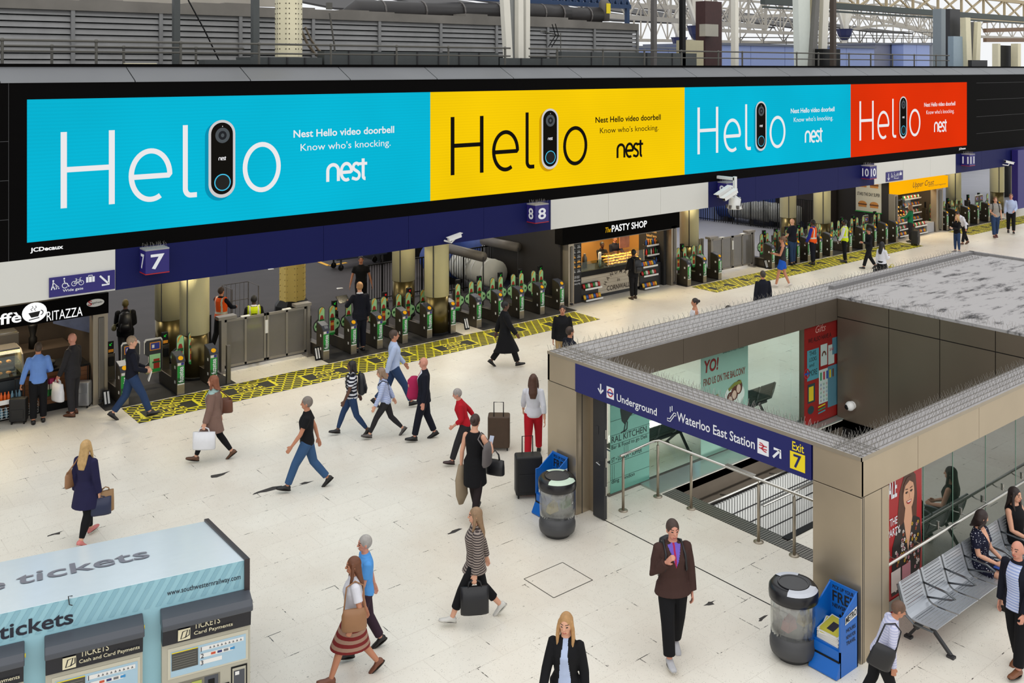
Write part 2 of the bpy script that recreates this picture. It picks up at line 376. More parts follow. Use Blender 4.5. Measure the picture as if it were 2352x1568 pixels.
advert(0, S_CY, E_WH, E_SHC, 'widest-looking cyan advertising screen with white Hello lettering, above the cafe')
advert(1, S_YE, E_BK, E_SHY, 'yellow advertising screen with black Hello lettering and a doorbell picture')
advert(2, S_CY, E_WH, E_SHC, 'smaller-looking cyan advertising screen between the yellow screen and the red screen')
advert(3, S_RE, E_WH, E_SHR, 'red advertising screen with white Hello lettering at the end of the row')
o = text_mb('JCDecaux', .64, .115, .03, (4.96, SCR_V, 4.165), lift=.006).build('maker_lettering', M('lit_lettering', (255, 255, 255), emit=1.0)); tag(o, 'white lit company lettering on the black surround under the big cyan screen', 'lettering')
o = text_mb('JCDecaux', .64, .115, .03, (44.5, SCR_V, 4.2), lift=.006).build('maker_lettering', _mats['lit_lettering']); tag(o, 'tiny white lit company lettering under the red screen', 'lettering')

# ================================================================ platform number boxes and wide gate signs
SIGNB = M('sign_blue', (38, 30, 110), 0.45, var=0.05); SPIKE = M('spike_wire', (150, 146, 140), 0.4, .6)
def num_box(n, u0, w=.52, vf=21.56, zb=3.50, zt=4.0):
    t = thing('platform_number_sign', 'dark blue box sign with the platform number %s in white on two faces' % n, 'sign', (u0, SCR_V, zb), 0, 'platform number signs on the blue fascia')
    MB().box((u0, vf, zb), (u0 + w, SCR_V - .002, zt)).build('sign_box', SIGNB, t, bevel=.006)
    MB().box((u0 - .002, vf - .002, zb - .02), (u0 + w + .002, SCR_V - .002, zb)).build('red_edge', REDP, t)
    MB().box((u0, vf, zt), (u0 + w, SCR_V - .002, zt + .03)).build('sign_top', M('pale_grey', (150, 150, 150), .6), t)
    text_mb(n, w * (.58 if len(n) == 1 else .72), .33, .02, (u0 + w / 2, vf, (zb + zt) / 2), align='C', valign='C').build('number_lettering', WHITEL, t)
    text_mb(n, (SCR_V - vf) * (.55 if len(n) == 1 else .75), .33, .02, (u0, (vf + SCR_V) / 2, (zb + zt) / 2), (0, -1, 0), (0, 0, 1), 'C', valign='C').build('number_lettering', WHITEL, t)
    s = MB()
    for k in range(10):
        for q in range(3):
            p = Vector((u0 + .03 + k * (w - .06) / 9, vf + .05 + q * .13, zt + .03)); s.tube([p, p + Vector((rnd.uniform(-.05, .05), rnd.uniform(-.04, .04), .11))], .0022, 3, caps=False)
    s.build('bird_spikes', SPIKE, t)
for n, uu in (('7', 7.19), ('8', 18.38), ('9', PV(1648, 420, SCR_V)[0]), ('10', PV(1978, 390, SCR_V)[0]), ('11', PV(2208, 365, SCR_V)[0])): num_box(n, uu)
def wide_sign(u0, z0, w, h, label, arrow_first=False):
    t = thing('wide_gate_sign', label, 'sign', (u0, SCR_V, z0)); v = SCR_V - .03
    MB().box((u0, v, z0), (u0 + w, SCR_V, z0 + h)).build('sign_board', SIGNB, t)
    o = Vector((u0, v, z0)); s = h / .42; m = MB(); x = UX * s; y = UZ * s
    off = .36 if arrow_first else 0.0; ax = .18 if arrow_first else 1.14
    # push chair, wheelchair, bicycle, suitcase
    disc(m, (off + .08, .35), .018, .018, o, x, y); stroke(m, [(off + .08, .33), (off + .07, .25), (off + .04, .16)], .022, o, x, y); stroke(m, [(off + .07, .25), (off + .11, .16)], .02, o, x, y); stroke(m, [(off + .08, .31), (off + .13, .26), (off + .19, .2), (off + .14, .2), (off + .13, .26)], .014, o, x, y); disc(m, (off + .14, .175), .013, .013, o, x, y); disc(m, (off + .19, .175), .013, .013, o, x, y)
    stroke(m, arc(off + .315, .22, .055, .055, 60, 330, 16), .014, o, x, y); disc(m, (off + .30, .37), .018, .018, o, x, y); stroke(m, [(off + .30, .34), (off + .31, .26), (off + .36, .26), (off + .39, .19), (off + .41, .2)], .02, o, x, y)
    for cx_ in (.50, .65): stroke(m, arc(off + cx_, .235, .05, .05, 0, 345, 15), .011, o, x, y, closed=True)
    stroke(m, [(off + .50, .235), (off + .545, .31), (off + .625, .31), (off + .575, .235), (off + .50, .235)], .011, o, x, y); stroke(m, [(off + .65, .235), (off + .62, .34), (off + .65, .35)], .011, o, x, y); stroke(m, [(off + .575, .235), (off + .54, .335), (off + .52, .335), (off + .56, .335)], .011, o, x, y)
    rect(m, off + .75, .22, off + .80, .34, o, x, y); rect(m, off + .81, .22, off + .87, .34, o, x, y); rect(m, off + .88, .22, off + .93, .34, o, x, y); stroke(m, [(off + .80, .345), (off + .80, .37), (off + .88, .37), (off + .88, .345)], .014, o, x, y)
    if arrow_first: stroke(m, [(ax, .36), (ax, .06)], .035, o, x, y); stroke(m, [(ax - .08, .16), (ax, .05), (ax + .08, .16)], .035, o, x, y)
    else: stroke(m, [(ax - .10, .33), (ax + .08, .14)], .04, o, x, y); stroke(m, [(ax - .06, .12), (ax + .09, .12), (ax + .09, .31)], .04, o, x, y)
    m.build('pictograms', WHITEL, t)
    text_mb('Wide gate', .42 * s, .075 * s, .01, o + x * (off + .27) + y * .065).build('sign_lettering', WHITEL, t)
wide_sign(5.32, 3.20, 1.33, .41, 'blue Wide gate sign with white pictograms and a slanting arrow above the cafe')
wide_sign(38.15, 3.21, 1.34, .40, 'small blue Wide gate sign with a downward arrow above the yellow shop', True)
# ================================================================ ticket gates
BRONZE = M('gate_bronze', (74, 68, 58), 0.35, 0.55, var=0.12); GREENL = M('label_green', (34, 152, 62), 0.5, var=0.08); GREEND = M('label_dark_green', (14, 92, 40), 0.5)
PADG = M('paddle_green', (168, 222, 160), 0.45, var=0.08); ORNG = M('label_orange', (232, 150, 26), 0.5, var=0.1); SNACK = M('snack_orange', (226, 164, 60), 0.5, var=0.25, scale=30); TEA = M('tea_red', (170, 46, 26), 0.5, var=0.25, scale=20); READER = M('reader_grey', (58, 62, 74), 0.35, var=0.08)
YDISC = M('reader_yellow', (250, 180, 30), 0.4, emit=.75); GARW = M('arrow_green_glow', (40, 220, 60), emit=.85); RCRS = M('cross_red_glow', (225, 30, 30), emit=.85); BLUEL = M('label_blue', (40, 52, 140), .5)
def paddle(cx, y, t, side, wide=False):
    p = MB(); w = .105
    out = arc(cx, 1.16, w, .11, 0, 180, 12) + [(cx - w, .50)] + arc(cx, .50, w, .09, 180, 360, 12)
    p.prism([(a, y, b) for a, b in out], (0, .018, 0))
    k = cx + side * .10
    p.prism([(k, y, .95), (k + side * .13, y, .86), (k + side * .17, y, .74), (k + side * .13, y, .60), (k, y, .52)], (0, .018, 0))
    o = p.build('paddle', DARK, t, bevel=.004)
    g = MB(); O = Vector((0, y, 0)); w2 = .088
    poly(g, arc(cx, 1.16, w2, .095, 0, 180, 12) + arc(cx, .50, w2, .075, 180, 360, 12), O, UX, UZ, .003, 0)
    k2 = side * .02
    poly(g, [(k - k2, .90), (k + side * .11, .83), (k + side * .145, .74), (k + side * .11, .64), (k - k2, .56)], O, UX, UZ, .003, 0)
    for i in range(3): stroke(g, arc(cx - .02 + i * .02, 1.10 + .02 * i, .045, .10, 200 - 10 * i, 60, 8), .024, O, UX, UZ, .005 + .001 * i, mi=1)
    poly(g, [(cx - .055, .96), (cx - .03, 1.03), (cx + .03, 1.03), (cx + .055, .96), (cx + .06, .55), (cx - .06, .55)], O, UX, UZ, .005, 2)
    rect(g, cx - .075, .84, cx + .075, .92, O, UX, UZ, .007, 3); rect(g, cx - .05, .70, cx + .05, .78, O, UX, UZ, .007, 1)
    disc(g, (k + side * .07, .74), .035, .04, O, UX, UZ, .006, 3)
    poly(g, arc(cx, .50, w2, .075, 180, 360, 12), O, UX, UZ, .0065, 4)
    g.build('paddle_print', [PADG, SNACK, TEA, GREEND, GREENL], o)
def make_gate(yellow=True, show='green', left=True, right=True):
    t = thing('ticket_gate', 'x', 'ticket gate')
    w = .095; c = MB()
    prof = [(0, .02), (0, .80), (.06, .90), (.34, .98), (.38, .98), (.38, .36), (1.04, .36), (1.04, 1.0), (1.26, 1.0), (1.26, .02)]
    c.prism([(-w, y, z) for y, z in prof], (2 * w, 0, 0)); c.build('cabinet', BRONZE, t, bevel=.006)
    e = MB(); e.tube([(-w - .004, 1.04, 1.0), (-w - .004, 1.04, .36), (-w - .004, .40, .36)], .009, 6); e.build('guard_edge', STEEL, t)
    f = MB(); f.box((-w + .005, -.012, .0), (w - .005, 0, .82)); f.build('front_panel', STEEL, t)
    l = MB(); l.box((-w + .006, -.016, .27), (w - .006, -.012, .71), 0); l.box((-w + .006, -.0165, .27), (w - .006, -.0125, .42), 1); l.box((-w + .012, -.017, .245), (w - .012, -.012, .275), 2)
    l.build('tea_label', [GREENL, GREEND, WHITE], t)
    text_mb('fuzetea', .38, .125, .02, (.0, -.017, .305), (0, 0, 1), (-1, 0, 0), 'L', .002, 'C').build('label_lettering', WHITEL, t)
    b = MB(); b.box((-w + .02, -.016, .72), (0, -.012, .78), 0); b.box((0.01, -.016, .72), (w - .02, -.012, .78), 1); b.build('ticket_label', [WHITE, BLUEL], t)
    r = MB(); r.prism([(-w - .012, y, z) for y, z in [(-.03, .79), (-.03, .83), (.05, .935), (.32, 1.0), (.34, .97), (.06, .885), (.0, .79)]], (2 * w + .024, 0, 0)); rd = r.build('card_reader', READER, t, bevel=.008)
    d = MB(); O = Vector((0, .012, .888)); X = UX; Y = Vector((0, .08, .105)).normalized()
    if yellow: disc(d, (0, 0), .062, .055, O, X, Y, .012); d.build('reader_disc', YDISC, rd)
    else: rect(d, -.05, -.04, .05, .04, O, X, Y, .012); d.build('reader_plate', M('reader_plate_grey', (120, 124, 132), .4), rd)
    s = MB(); s.box((-w - .004, .10, .62), (-w, .16, .69)); s.box((-w - .004, .10, .26), (-w, .16, .33)); s.build('side_sticker', WHITE, t)
    q = MB(); q.box((-.075, 1.06, 1.0), (.075, 1.16, 1.30)); dp = q.build('display_post', BLACK, t, bevel=.012)
    q = MB(); q.box((-.06, 1.052, 1.03), (.06, 1.06, 1.10)); q.build('orange_label', ORNG, dp)
    q = MB(); O = Vector((0, 1.06, 1.22))
    if show == 'green': stroke(q, [(.025, .03), (-.025, -.015)], .010, O, UX, UZ); stroke(q, [(-.03, .015), (-.03, -.025), (.012, -.025)], .010, O, UX, UZ); q.build('arrow_light', GARW, dp)
    elif show == 'red': stroke(q, [(.025, .025), (-.025, -.025)], .014, O, UX, UZ); stroke(q, [(-.025, .025), (.025, -.025)], .014, O, UX, UZ); q.build('cross_light', RCRS, dp)
    q = MB(); q.box((-.065, 1.00, .70), (.065, 1.06, .92)); q.build('exit_reader', BLACK, t, bevel=.01)
    if left: paddle(-.27, .74, t, 1)
    if right: paddle(.27, .76, t, -1)
    return t
def make_wide_paddle(side, t):   # large square leaf of the wide aisle
    p = MB(); cx = side * .36
    out = [(cx - .2, .40), (cx - .27, .46), (cx - .27, .60), (cx - .16, .68), (cx - .16, .84), (cx - .27, .92), (cx - .27, 1.22), (cx - .22, 1.28), (cx + .16, 1.28), (cx + .2, 1.22), (cx + .2, .46), (cx + .16, .40)]
    if side > 0: out = [(2 * cx - a, b) for a, b in out]
    p.prism([(a, .8, b) for a, b in out], (0, .03, 0), 0); pd = p.build('wide_paddle', CHROME, t, bevel=.01)
    g = MB(); O = Vector((0, .8, 0)); cxx = cx; sc = lambda pts, k: [(cx + (a - cx) * k, .84 + (b - .84) * k) for a, b in pts]
    poly(g, sc(out, .90), O, UX, UZ, .003, 0); a, b = (cx - .12, cx + .14); rect(g, a, .98, b, 1.18, O, UX, UZ, .006, 1); rect(g, a + .02, 1.0, b - .02, 1.16, O, UX, UZ, .008, 2); rect(g, a + .05, 1.04, a + .11, 1.12, O, UX, UZ, .010, 3)
    rect(g, cx - .13, .44, cx + .14, .88, O, UX, UZ, .006, 4); poly(g, [(cx - .03, .52), (cx + .12, .52), (cx + .12, .76), (cx - .03, .76)], O, UX, UZ, .009, 5); rect(g, cx - .06, .66, cx + .13, .70, O, UX, UZ, .012, 6); rect(g, cx - .13, .44, cx + .14, .52, O, UX, UZ, .008, 7)
    g.build('paddle_print', [DARK, ORNG, BLUEL, WHITE, PADG, TEA, GREEND, GREENL], pd)
G_A = make_gate(True, 'green'); G_R = make_gate(True, 'red'); G_N = make_gate(False, 'none'); G_END = make_gate(True, 'green', True, False); G_ST = make_gate(False, 'none', False, True)
G_WL = make_gate(True, 'green', False, False); make_wide_paddle(1, G_WL)
G_WR = make_gate(True, 'green', False, True); make_wide_paddle(-1, G_WR)
_used = set()
ORD = ['first', 'second', 'third', 'fourth', 'fifth', 'sixth', 'seventh', 'eighth', 'ninth', 'tenth', 'eleventh', 'twelfth']
def gate_at(proto, u, v, label):
    if proto.name in _used: copy_tree(proto, (u, v, 0), 0, label, 'ticket gates')
    else:
        _used.add(proto.name); put(proto, (u, v, 0)); proto['label'] = label; proto['group'] = 'ticket gates'
gate_at(G_WL, 7.42, 23.72, 'ticket gate next to the steel post of the cafe, behind the walking man in navy')
gate_at(G_WR, 8.74, 23.66, 'ticket gate between the wide square paddles and a bottle shaped paddle, near the cafe')
gate_at(G_END, 9.62, 23.78, 'ticket gate beside the grey mesh double gate, on its cafe side')
rowA = [12.88, 13.74, 14.59, 15.44, 16.30, 17.16, 18.14, 18.99, 19.85, 20.72, 21.58]
protoA = [G_ST, G_A, G_A, G_R, G_R, G_END, G_N, G_A, G_A, G_A, G_END]
for i, (uu, p) in enumerate(zip(rowA, protoA)): gate_at(p, uu, 23.96, 'ticket gate, %s in the long row between mesh double gate and pasty shop' % ORD[i])
for i, uu in enumerate((27.62, 28.50, 29.38)): gate_at((G_ST, G_A, G_END)[i], uu, 23.68, 'ticket gate, %s of three between the pasty shop and far double gate' % ORD[i])
rowB = [32.6, 33.5, 34.3, 35.05, 35.9, 36.68, 38.15, 39.2, 40.15, 41.1, 41.98]
for i, uu in enumerate(rowB): gate_at((G_ST, G_A, G_A, G_A, G_A, G_A, G_A, G_A, G_A, G_WR, G_END)[i], uu, 23.6, 'ticket gate, %s along the row from far double gate to yellow shop' % ORD[i])
for i, uu in enumerate((47.0, 47.9, 49.2, 50.2, 51.4, 52.6)): gate_at((G_A, G_A, G_A, G_END, G_WL, G_WR)[i], uu, 23.76, 'ticket gate, %s along the farthest row, past the yellow fronted shop' % ORD[i])
# steel crash posts and leaflets at the gate ends
def bollard(u, v, h, label):
    o = MB().box((u - .05, v - .05, 0), (u + .05, v + .05, h)).build('steel_post', STEELD, None, bevel=.008); tag(o, label, 'post')
bollard(9.98, 23.72, .98, 'square steel post at the end of the gates, left of the mesh double gate'); bollard(17.5, 24.6, 1.0, 'square steel post in the gap within the long gate row')
def leaflet(u, v, label):
    o = MB(); o.hexa([(u, v, .0), (u + .16, v, .0), (u + .16, v + .05, 0), (u, v + .05, 0), (u, v + .12, .34), (u + .16, v + .12, .34), (u + .16, v + .14, .34), (u, v + .14, .34)]); 
    r = o.build('floor_sign', BLACK); tag(r, label, 'sign')
    m = MB(); O = Vector((u, v, 0)); Y = Vector((0, .12, .34)).normalized(); rect(m, .02, .05, .065, .33, O, UX, Y, .004); rect(m, .095, .05, .14, .33, O, UX, Y, .004); m.build('white_stripe', WHITE, r)
leaflet(7.02, 23.95, 'small black and white stand on the floor beside the cafe post'); leaflet(12.62, 24.05, 'small black and white stand at the foot of the mesh double gate'); leaflet(17.66, 24.0, 'small black and white stand in the gap within the long gate row'); leaflet(32.36, 23.75, 'small black and white stand at the far double gate')
# ---------------------------------------------------------------- wide mesh double gates
MESHM = M('perforated_steel', (140, 136, 130), 0.45, 0.5, alpha=0.60, var=0.05); FRAMES = M('gate_frame_steel', (146, 141, 134), 0.38, 0.6, var=0.06)
def double_gate(u0, u1, v, label, extra):
    t = thing('wide_gate', label, 'gate', (u0, v, 0), 0, 'mesh double gates'); mid = (u0 + u1) / 2
    for a, b in ((u0, mid - .015), (mid + .015, u1)):
        f = MB(); z0, z1 = .12, 1.38
        for x in (a, (a + b) / 2 - .03, b - .06): f.box((x, v, z0), (x + .06, v + .05, z1))
        f.box((a, v, z0), (b, v + .05, z0 + .06)); f.box((a, v, z1 - .06), (b, v + .05, z1)); lf = f.build('gate_leaf', FRAMES, t)
        for x0, x1 in ((a + .06, (a + b) / 2 - .03), ((a + b) / 2 + .03, b - .06)):
            MB().box((x0, v + .02, z0 + .06), (x1, v + .03, z1 - .06)).build('mesh_panel', MESHM, lf)
        MB().box(((a + b) / 2 - .12, v - .02, z1), ((a + b) / 2 + .12, v + .07, z1 + .03)).build('gate_light', WHITE, lf)
    for x in (u0 - .1, u1 + .02):
        p = MB(); p.box((x, v - .03, 0), (x + .09, v + .14, 1.42)); p.box((x - .08, v - .05, 1.40), (x + .42 if x < mid else x + .12, v + .2, 1.48)) if x < mid else p.box((x - .36, v - .05, 1.40), (x + .12, v + .2, 1.48)); p.box((x - .06, v - .12, 0), (x + .15, v + .2, .03)); p.build('gate_post', FRAMES, t)
    MB().box((mid - .05, v - .03, .85), (mid + .03, v, 1.2)).build('lock', WHITE, t)
    if extra:
        for k in range(3): MB().box((u0 - .22 - .16 * k, v + .3, 0), (u0 - .14 - .16 * k, v + .4, 1.4)).build('back_post', FRAMES, t)
    return t
double_gate(10.26, 12.62, 24.62, 'grey perforated steel double gate across the wide aisle near the cafe', False)
double_gate(29.75, 32.25, 24.35, 'grey perforated steel double gate in the far gate row, past the pasty shop', True)
MB_ = MB(); MB_.prism([(10.0, 25.5, 1.2), (10.0, 24.95, 1.5), (10.0, 24.95, 0), (10.0, 25.5, 0)], (.03, 0, 0)); tag(MB_.build('side_screen', BLACK), 'black sloping screen panel beside the mesh double gate', 'panel')
# ---------------------------------------------------------------- keep clear floor strips
STRIPB = M('strip_black', (32, 32, 22), .7, var=.15, scale=5); STRIPY = M('strip_yellow', (228, 218, 30), .6, var=.08, scale=4)
def strip(u0, u1, v0, v1, ns, label, du=0.0):
    o = MB().box((u0, v0, 0), (u1, v1, .004)).build('floor_strip', STRIPB); tag(o, label, 'floor marking')
    m = MB(); h = v1 - v0; z = .0055
    def line(a, b):
        p = Vector((b[0] - a[0], b[1] - a[1])); p.normalize(); n = Vector((-p.y, p.x)) * .022
        m.add([(a[0] + n.x, a[1] + n.y, z), (a[0] - n.x, a[1] - n.y, z), (b[0] - n.x, b[1] - n.y, z), (b[0] + n.x, b[1] + n.y, z)], [(0, 1, 2, 3)])
    def clipped(x0, slope):   # line u = x0 + (v - v0) * slope
        a = [x0, v0]; b = [x0 + h * slope, v1]
        pts = []
        for p in (a, b): pts.append(p)
        lo, hi = u0, u1
        (ax, ay), (bx, by) = pts
        if max(ax, bx) < lo or min(ax, bx) > hi: return
        def at(u): return ay + (by - ay) * (u - ax) / (bx - ax)
        if ax < lo: ay2 = at(lo); ax, ay = lo, ay2
        if ax > hi: ay2 = at(hi); ax, ay = hi, ay2
        if bx < lo: by2 = (pts[0][1] + (pts[1][1] - pts[0][1]) * (lo - pts[0][0]) / (pts[1][0] - pts[0][0])); bx, by = lo, by2
        if bx > hi: by2 = (pts[0][1] + (pts[1][1] - pts[0][1]) * (hi - pts[0][0]) / (pts[1][0] - pts[0][0])); bx, by = hi, by2
        line((ax, ay), (bx, by))
    x = u0 - 2 * h
    while x < u1 + 2 * h:
        clipped(x, .62); clipped(x, -1.45); x += .27
    plates = MB(); n = ns
    for k in range(n):
        cx_ = u0 + (u1 - u0) * (k + .42) / n; cv = (v0 + v1) / 2 + (.1 if k % 2 else -.1); a, b = .62, .24
        for sx, w_, zz, mi in ((1.12, 1.2, .0065, 0), (1.0, 1.0, .0075, 1)):
            plates.add([(cx_ - a * sx, cv - b * w_, zz), (cx_ + a * sx, cv - b * w_, zz), (cx_ + a * sx, cv + b * w_, zz), (cx_ - a * sx, cv + b * w_, zz)], [(0, 1, 2, 3)], mi)
        for s, dv in (('KEEP', .02), ('CLEAR', -.2)):
            q = text_mb(s, .62 if s == 'KEEP' else .72, .17, .02, (cx_, cv + dv, .0075), (1, 0, 0), (0, 1, 0), 'C', .0015); plates.add(q.v, q.f, 0)
    m.build('lattice_pattern', STRIPY, o); plates.build('keep_clear_lettering', [STRIPY, STRIPB], o)
strip(7.30, 21.75, 22.32, 23.56, 7, 'black floor strip with yellow lattice, in front of the nearest long gate row')
strip(27.55, 42.05, 22.36, 23.52, 7, 'black floor strip with yellow lattice, between the pasty shop and the yellow shop')
strip(46.6, 58.0, 22.36, 23.52, 5, 'black floor strip with yellow lattice, farthest along past the yellow shop')

# ================================================================ columns behind the gates
CREAM = M('cream_column', (224, 216, 172), 0.38, var=0.05, scale=1.5); COLST = M('column_steel', (104, 92, 58), 0.3, 0.8, var=0.12, scale=4); RIVC = M('riveted_cream', (214, 190, 110), 0.5, var=0.10, scale=3)
def column(px, py, label, d=.74, z=1.15):
    x, y, _ = G(px, py, z); t = thing('round_column', label, 'column', (x, y, 0), 0, 'cream round columns behind the gates')
    MB().lathe([(d / 2, z), (d / 2, 7.3)], (x, y, 0), 32).build('cream_casing', CREAM, t, True)
    MB().lathe([(d / 2 - .012, .06), (d / 2 - .012, z)], (x, y, 0), 32).build('steel_sleeve', COLST, t, True)
    MB().lathe([(d / 2 + .01, 0), (d / 2 + .01, .06), (d / 2 - .01, .08)], (x, y, 0), 32).build('base_ring', BLACK, t)
    MB().box((x - d * .40, y - d * .36, z), (x - d * .385, y - d * .30, 7.2)).build('joint', DARK, t)
for px, py, lb in ((447, 763, 'cream round column directly behind the gates near the cafe, standing in front of another'), (388, 730, 'cream round column half hidden by a nearer one, near the cafe'), (927, 642, 'cream round column behind the long gate row, farther from the pasty shop than its neighbour'), (1003, 677, 'cream round column behind the long gate row, with a black fence beyond it'),
                  (1583, 562, 'cream round column right beside the pasty shop'), (1810, 498, 'cream round column behind the man in dark blue at the far gates'), (1888, 511, 'cream round column behind the orange vest and yellow vest workers'), (2190, 459, 'cream round column just past the yellow fronted shop'), (2290, 440, 'cream round column behind the farthest gates')): column(px, py, lb)
x, y, _ = G(672, 712); t = thing('riveted_column', 'square-shouldered riveted yellow column on a black foot, behind the mesh double gate', 'column', (x, y, 0))
c = MB(); r = .44
c.loft([(Vector((x, y, .35)), UX, Vector((0, 1, 0)), r, r), (Vector((x, y, 7.3)), UX, Vector((0, 1, 0)), r, r)], 8); c.tf(Matrix.Translation((x, y, 0)) @ Matrix.Rotation(PI / 8 + .2, 4, 'Z') @ Matrix.Translation((-x, -y, 0))); c.build('shaft', RIVC, t)
rv = MB()
for k in range(8):
    a = PI / 8 + .2 + 2 * PI * k / 8 + PI / 8; ca, sa = math.cos(a), math.sin(a); ap = r * math.cos(PI / 8)
    if ca * -.5 + sa * -.8 < -.2: continue
    for q in (-.12, .12):
        for i in range(18): rv.ell((x + ca * ap - sa * q, y + sa * ap + ca * q, .5 + i * .19), (.022, .022, .022), 6, 4)
rv.build('rivets', M('rivet_shade', (176, 150, 84), .5), t); MB().lathe([(.62, 0), (.60, .2), (.47, .36), (.44, .38)], (x, y, 0), 8).build('foot', BLACK, t)
# ================================================================ shops in the gantry
WOODB = M('counter_wood', (120, 74, 38), .5, var=.25, scale=3); PLANKW = M('white_plank', (196, 186, 168), .6, var=.10, scale=3); PLANKO = M('warm_plank', (176, 130, 70), .5, var=.15, scale=2); CHALK = M('chalkboard', (26, 27, 29), .7, var=.15)
GOLD = M('pastry_gold', (222, 158, 58), .5, var=.3, scale=20); GLASSC = glass_mat('counter_glass', (.90, .96, .94, 1), .04); BREAD = M('bread', (196, 132, 62), .6, var=.25, scale=15)
LITL = _mats['lit_lettering']
def shutter_post(u0, u1, v, h, label, group='steel shop posts'):
    t = thing('steel_shop_post', label, 'post', (u0, v, 0), 0, group)
    MB().box((u0, v, 0), (u1, v + .3, h)).build('post_casing', STEEL, t, bevel=.01)
    MB().box((u0 + (u1 - u0) * .35, v - .035, .15), (u0 + (u1 - u0) * .75, v, h - .1)).build('shutter_guide', STEELD, t, bevel=.02)
    MB().lathe([(.05, .06), (.05, .12)], ((u0 + u1) / 2, v - .03, 0), 12).build('lock', DARK, t)
def shop_box(name, label, u0, u1, v0, v1, h, mw, mf=None):
    structure(MB().box((u0, v1, 0), (u1, v1 + .08, h)).build('wall_shop_back', mw))
    for x in (u0, u1 - .06): structure(MB().box((x, v0, 0), (x + .06, v1, h)).build('wall_shop_side', mw))
    structure(MB().box((u0, v0, h), (u1, v1, h + .05)).build('ceiling_shop', M('shop_ceiling', (60, 56, 52), .7)))
    structure(MB().box((u0, v0 + .02, 0), (u1, v1, .012)).build('floor_shop', mf or DARK))
_n = {}
def many(key, make, spots, group):   # copies of one small thing; spots: (location, rotation, label)
    proto = None
    for loc, rz, lb in spots:
        if proto is None: proto = make(); proto['group'] = group; put(proto, loc, rz); proto['label'] = lb
        else: copy_tree(proto, loc, rz, lb, group)
def mk(name, cat, mb, mats, smooth=True, bevel=0):
    def f():
        o = mb.build(name, mats, None, smooth, bevel); o['category'] = cat; return o
    return f
packet_cols = [(226, 176, 30), (190, 40, 36), (40, 84, 160), (40, 130, 60), (220, 110, 30), (230, 226, 210)]
PK = [M('packet_%d' % i, c, .35, var=.1) for i, c in enumerate(packet_cols)]
def pack_mb(): 
    m = MB(); m.loft([(Vector((0, 0, 0)), UX, Vector((0, 1, 0)), .05, .008), (Vector((0, 0, .03)), UX, Vector((0, 1, 0)), .055, .03), (Vector((0, 0, .11)), UX, Vector((0, 1, 0)), .055, .03), (Vector((0, 0, .15)), UX, Vector((0, 1, 0)), .052, .008)], 8); return m
def bottle_mb(): return MB().lathe([(.03, 0), (.033, .02), (.033, .13), (.014, .18), (.014, .21)], (0, 0, 0), 10)
def racks(u0, u1, v, shelves, label, plabel, group, bottles=False, tilt=.25, sh_mat=None):
    """a stepped snack rack with rows of goods; every good is a thing of its own"""
    t = thing('snack_rack', label, 'rack', ((u0 + u1) / 2, v, 0))
    for z, dv in shelves:
        s = MB(); s.hexa([(u0, v + dv - .22, z), (u1, v + dv - .22, z), (u1, v + dv, z + .04), (u0, v + dv, z + .04), (u0, v + dv - .22, z + .02), (u1, v + dv - .22, z + .02), (u1, v + dv, z + .06), (u0, v + dv, z + .06)]); s.build('rack_shelf', sh_mat or STEELD, t)
        MB().box((u0, v + dv - .235, z), (u1, v + dv - .22, z + .06)).build('price_rail', WHITE, t)
    b = MB(); b.box((u0, v - .03, 0), (u1, v, max(z for z, _ in shelves) + .2)); b.build('rack_back', DARK, t)
    for si, (z, dv) in enumerate(shelves):
        n = int((u1 - u0) / .105)
        for k in range(n):
            c = (k * 2 + si) % len(PK); key = (bottles, c)
            loc = (u0 + .06 + k * (u1 - u0 - .1) / max(1, n - 1), v + dv - .12, z + .045)
            if key not in _n:
                o = (bottle_mb() if bottles else pack_mb()).build('drink_bottle' if bottles else 'snack_packet', PK[c], None, True); o['category'] = 'bottle' if bottles else 'snack packet'; _n[key] = o
            else: o = _n[key].copy(); COL.objects.link(o)
            o.location = loc; o.rotation_euler = (0 if bottles else -.35, 0, rnd.uniform(-.2, .2)); o['label'] = plabel; o['group'] = group
# ---- The pasty shop
shop_box('pasty_shop_unit', 'pasty shop interior with warm lit plank walls behind the counter', 22.1, 27.5, 24.5, 27.0, 3.05, PLANKO)
t = thing('shop_sign_board', 'black shop sign board with white capital lettering over the pasty counter', 'sign', (21.9, 24.1, 2.14))
MB().box((21.75, 24.12, 2.10), (27.6, 24.5, 2.72)).build('sign_panel', BLACKP, t); MB().box((22.2, 24.15, 2.07), (27.3, 24.4, 2.10)).build('bottom_trim', STEELD, t)
E_LT = LITL
text_mb('PASTY SHOP', 1.78, .24, .02, (24.05, 24.12, 2.30), lift=.01).build('shop_lettering', LITL, t); text_mb('The', .27, .18, .0, (23.74, 24.12, 2.31), lift=.01, shear=.3).build('shop_lettering', M('yellow_lettering', (246, 190, 30), emit=.9), t)
shutter_post(22.02, 22.28, 24.12, 2.12, 'steel shutter post at the left side of the pasty shop'); shutter_post(27.15, 27.45, 24.12, 2.2, 'steel shutter post at the right side of the pasty shop')
cb = MB().box((22.3, 24.30, .02), (22.78, 24.36, 2.08)).build('chalkboard_menu', CHALK); tag(cb, 'tall black chalkboard menu with pasty drawings, left of the pasty counter', 'menu board')
d = MB(); O = Vector((22.3, 24.30, 0))
for r_ in range(6):
    for c_ in range(2):
        z = 1.93 - r_ * .165; mi = 1 if r_ in (2, 3, 4) and not (r_ == 2 and c_) else 0
        poly(d, arc(.13 + c_ * .23, z - .05, .085, .075, 0, 180, 10), O, UX, UZ, .004, mi); stroke(d, [(.05 + c_ * .23, z + .045), (.20 + c_ * .23, z + .05)], .016, O, UX, UZ, .004)
d.build('pasty_drawing', [M('chalk_grey', (150, 152, 154), .8), GOLD], cb)
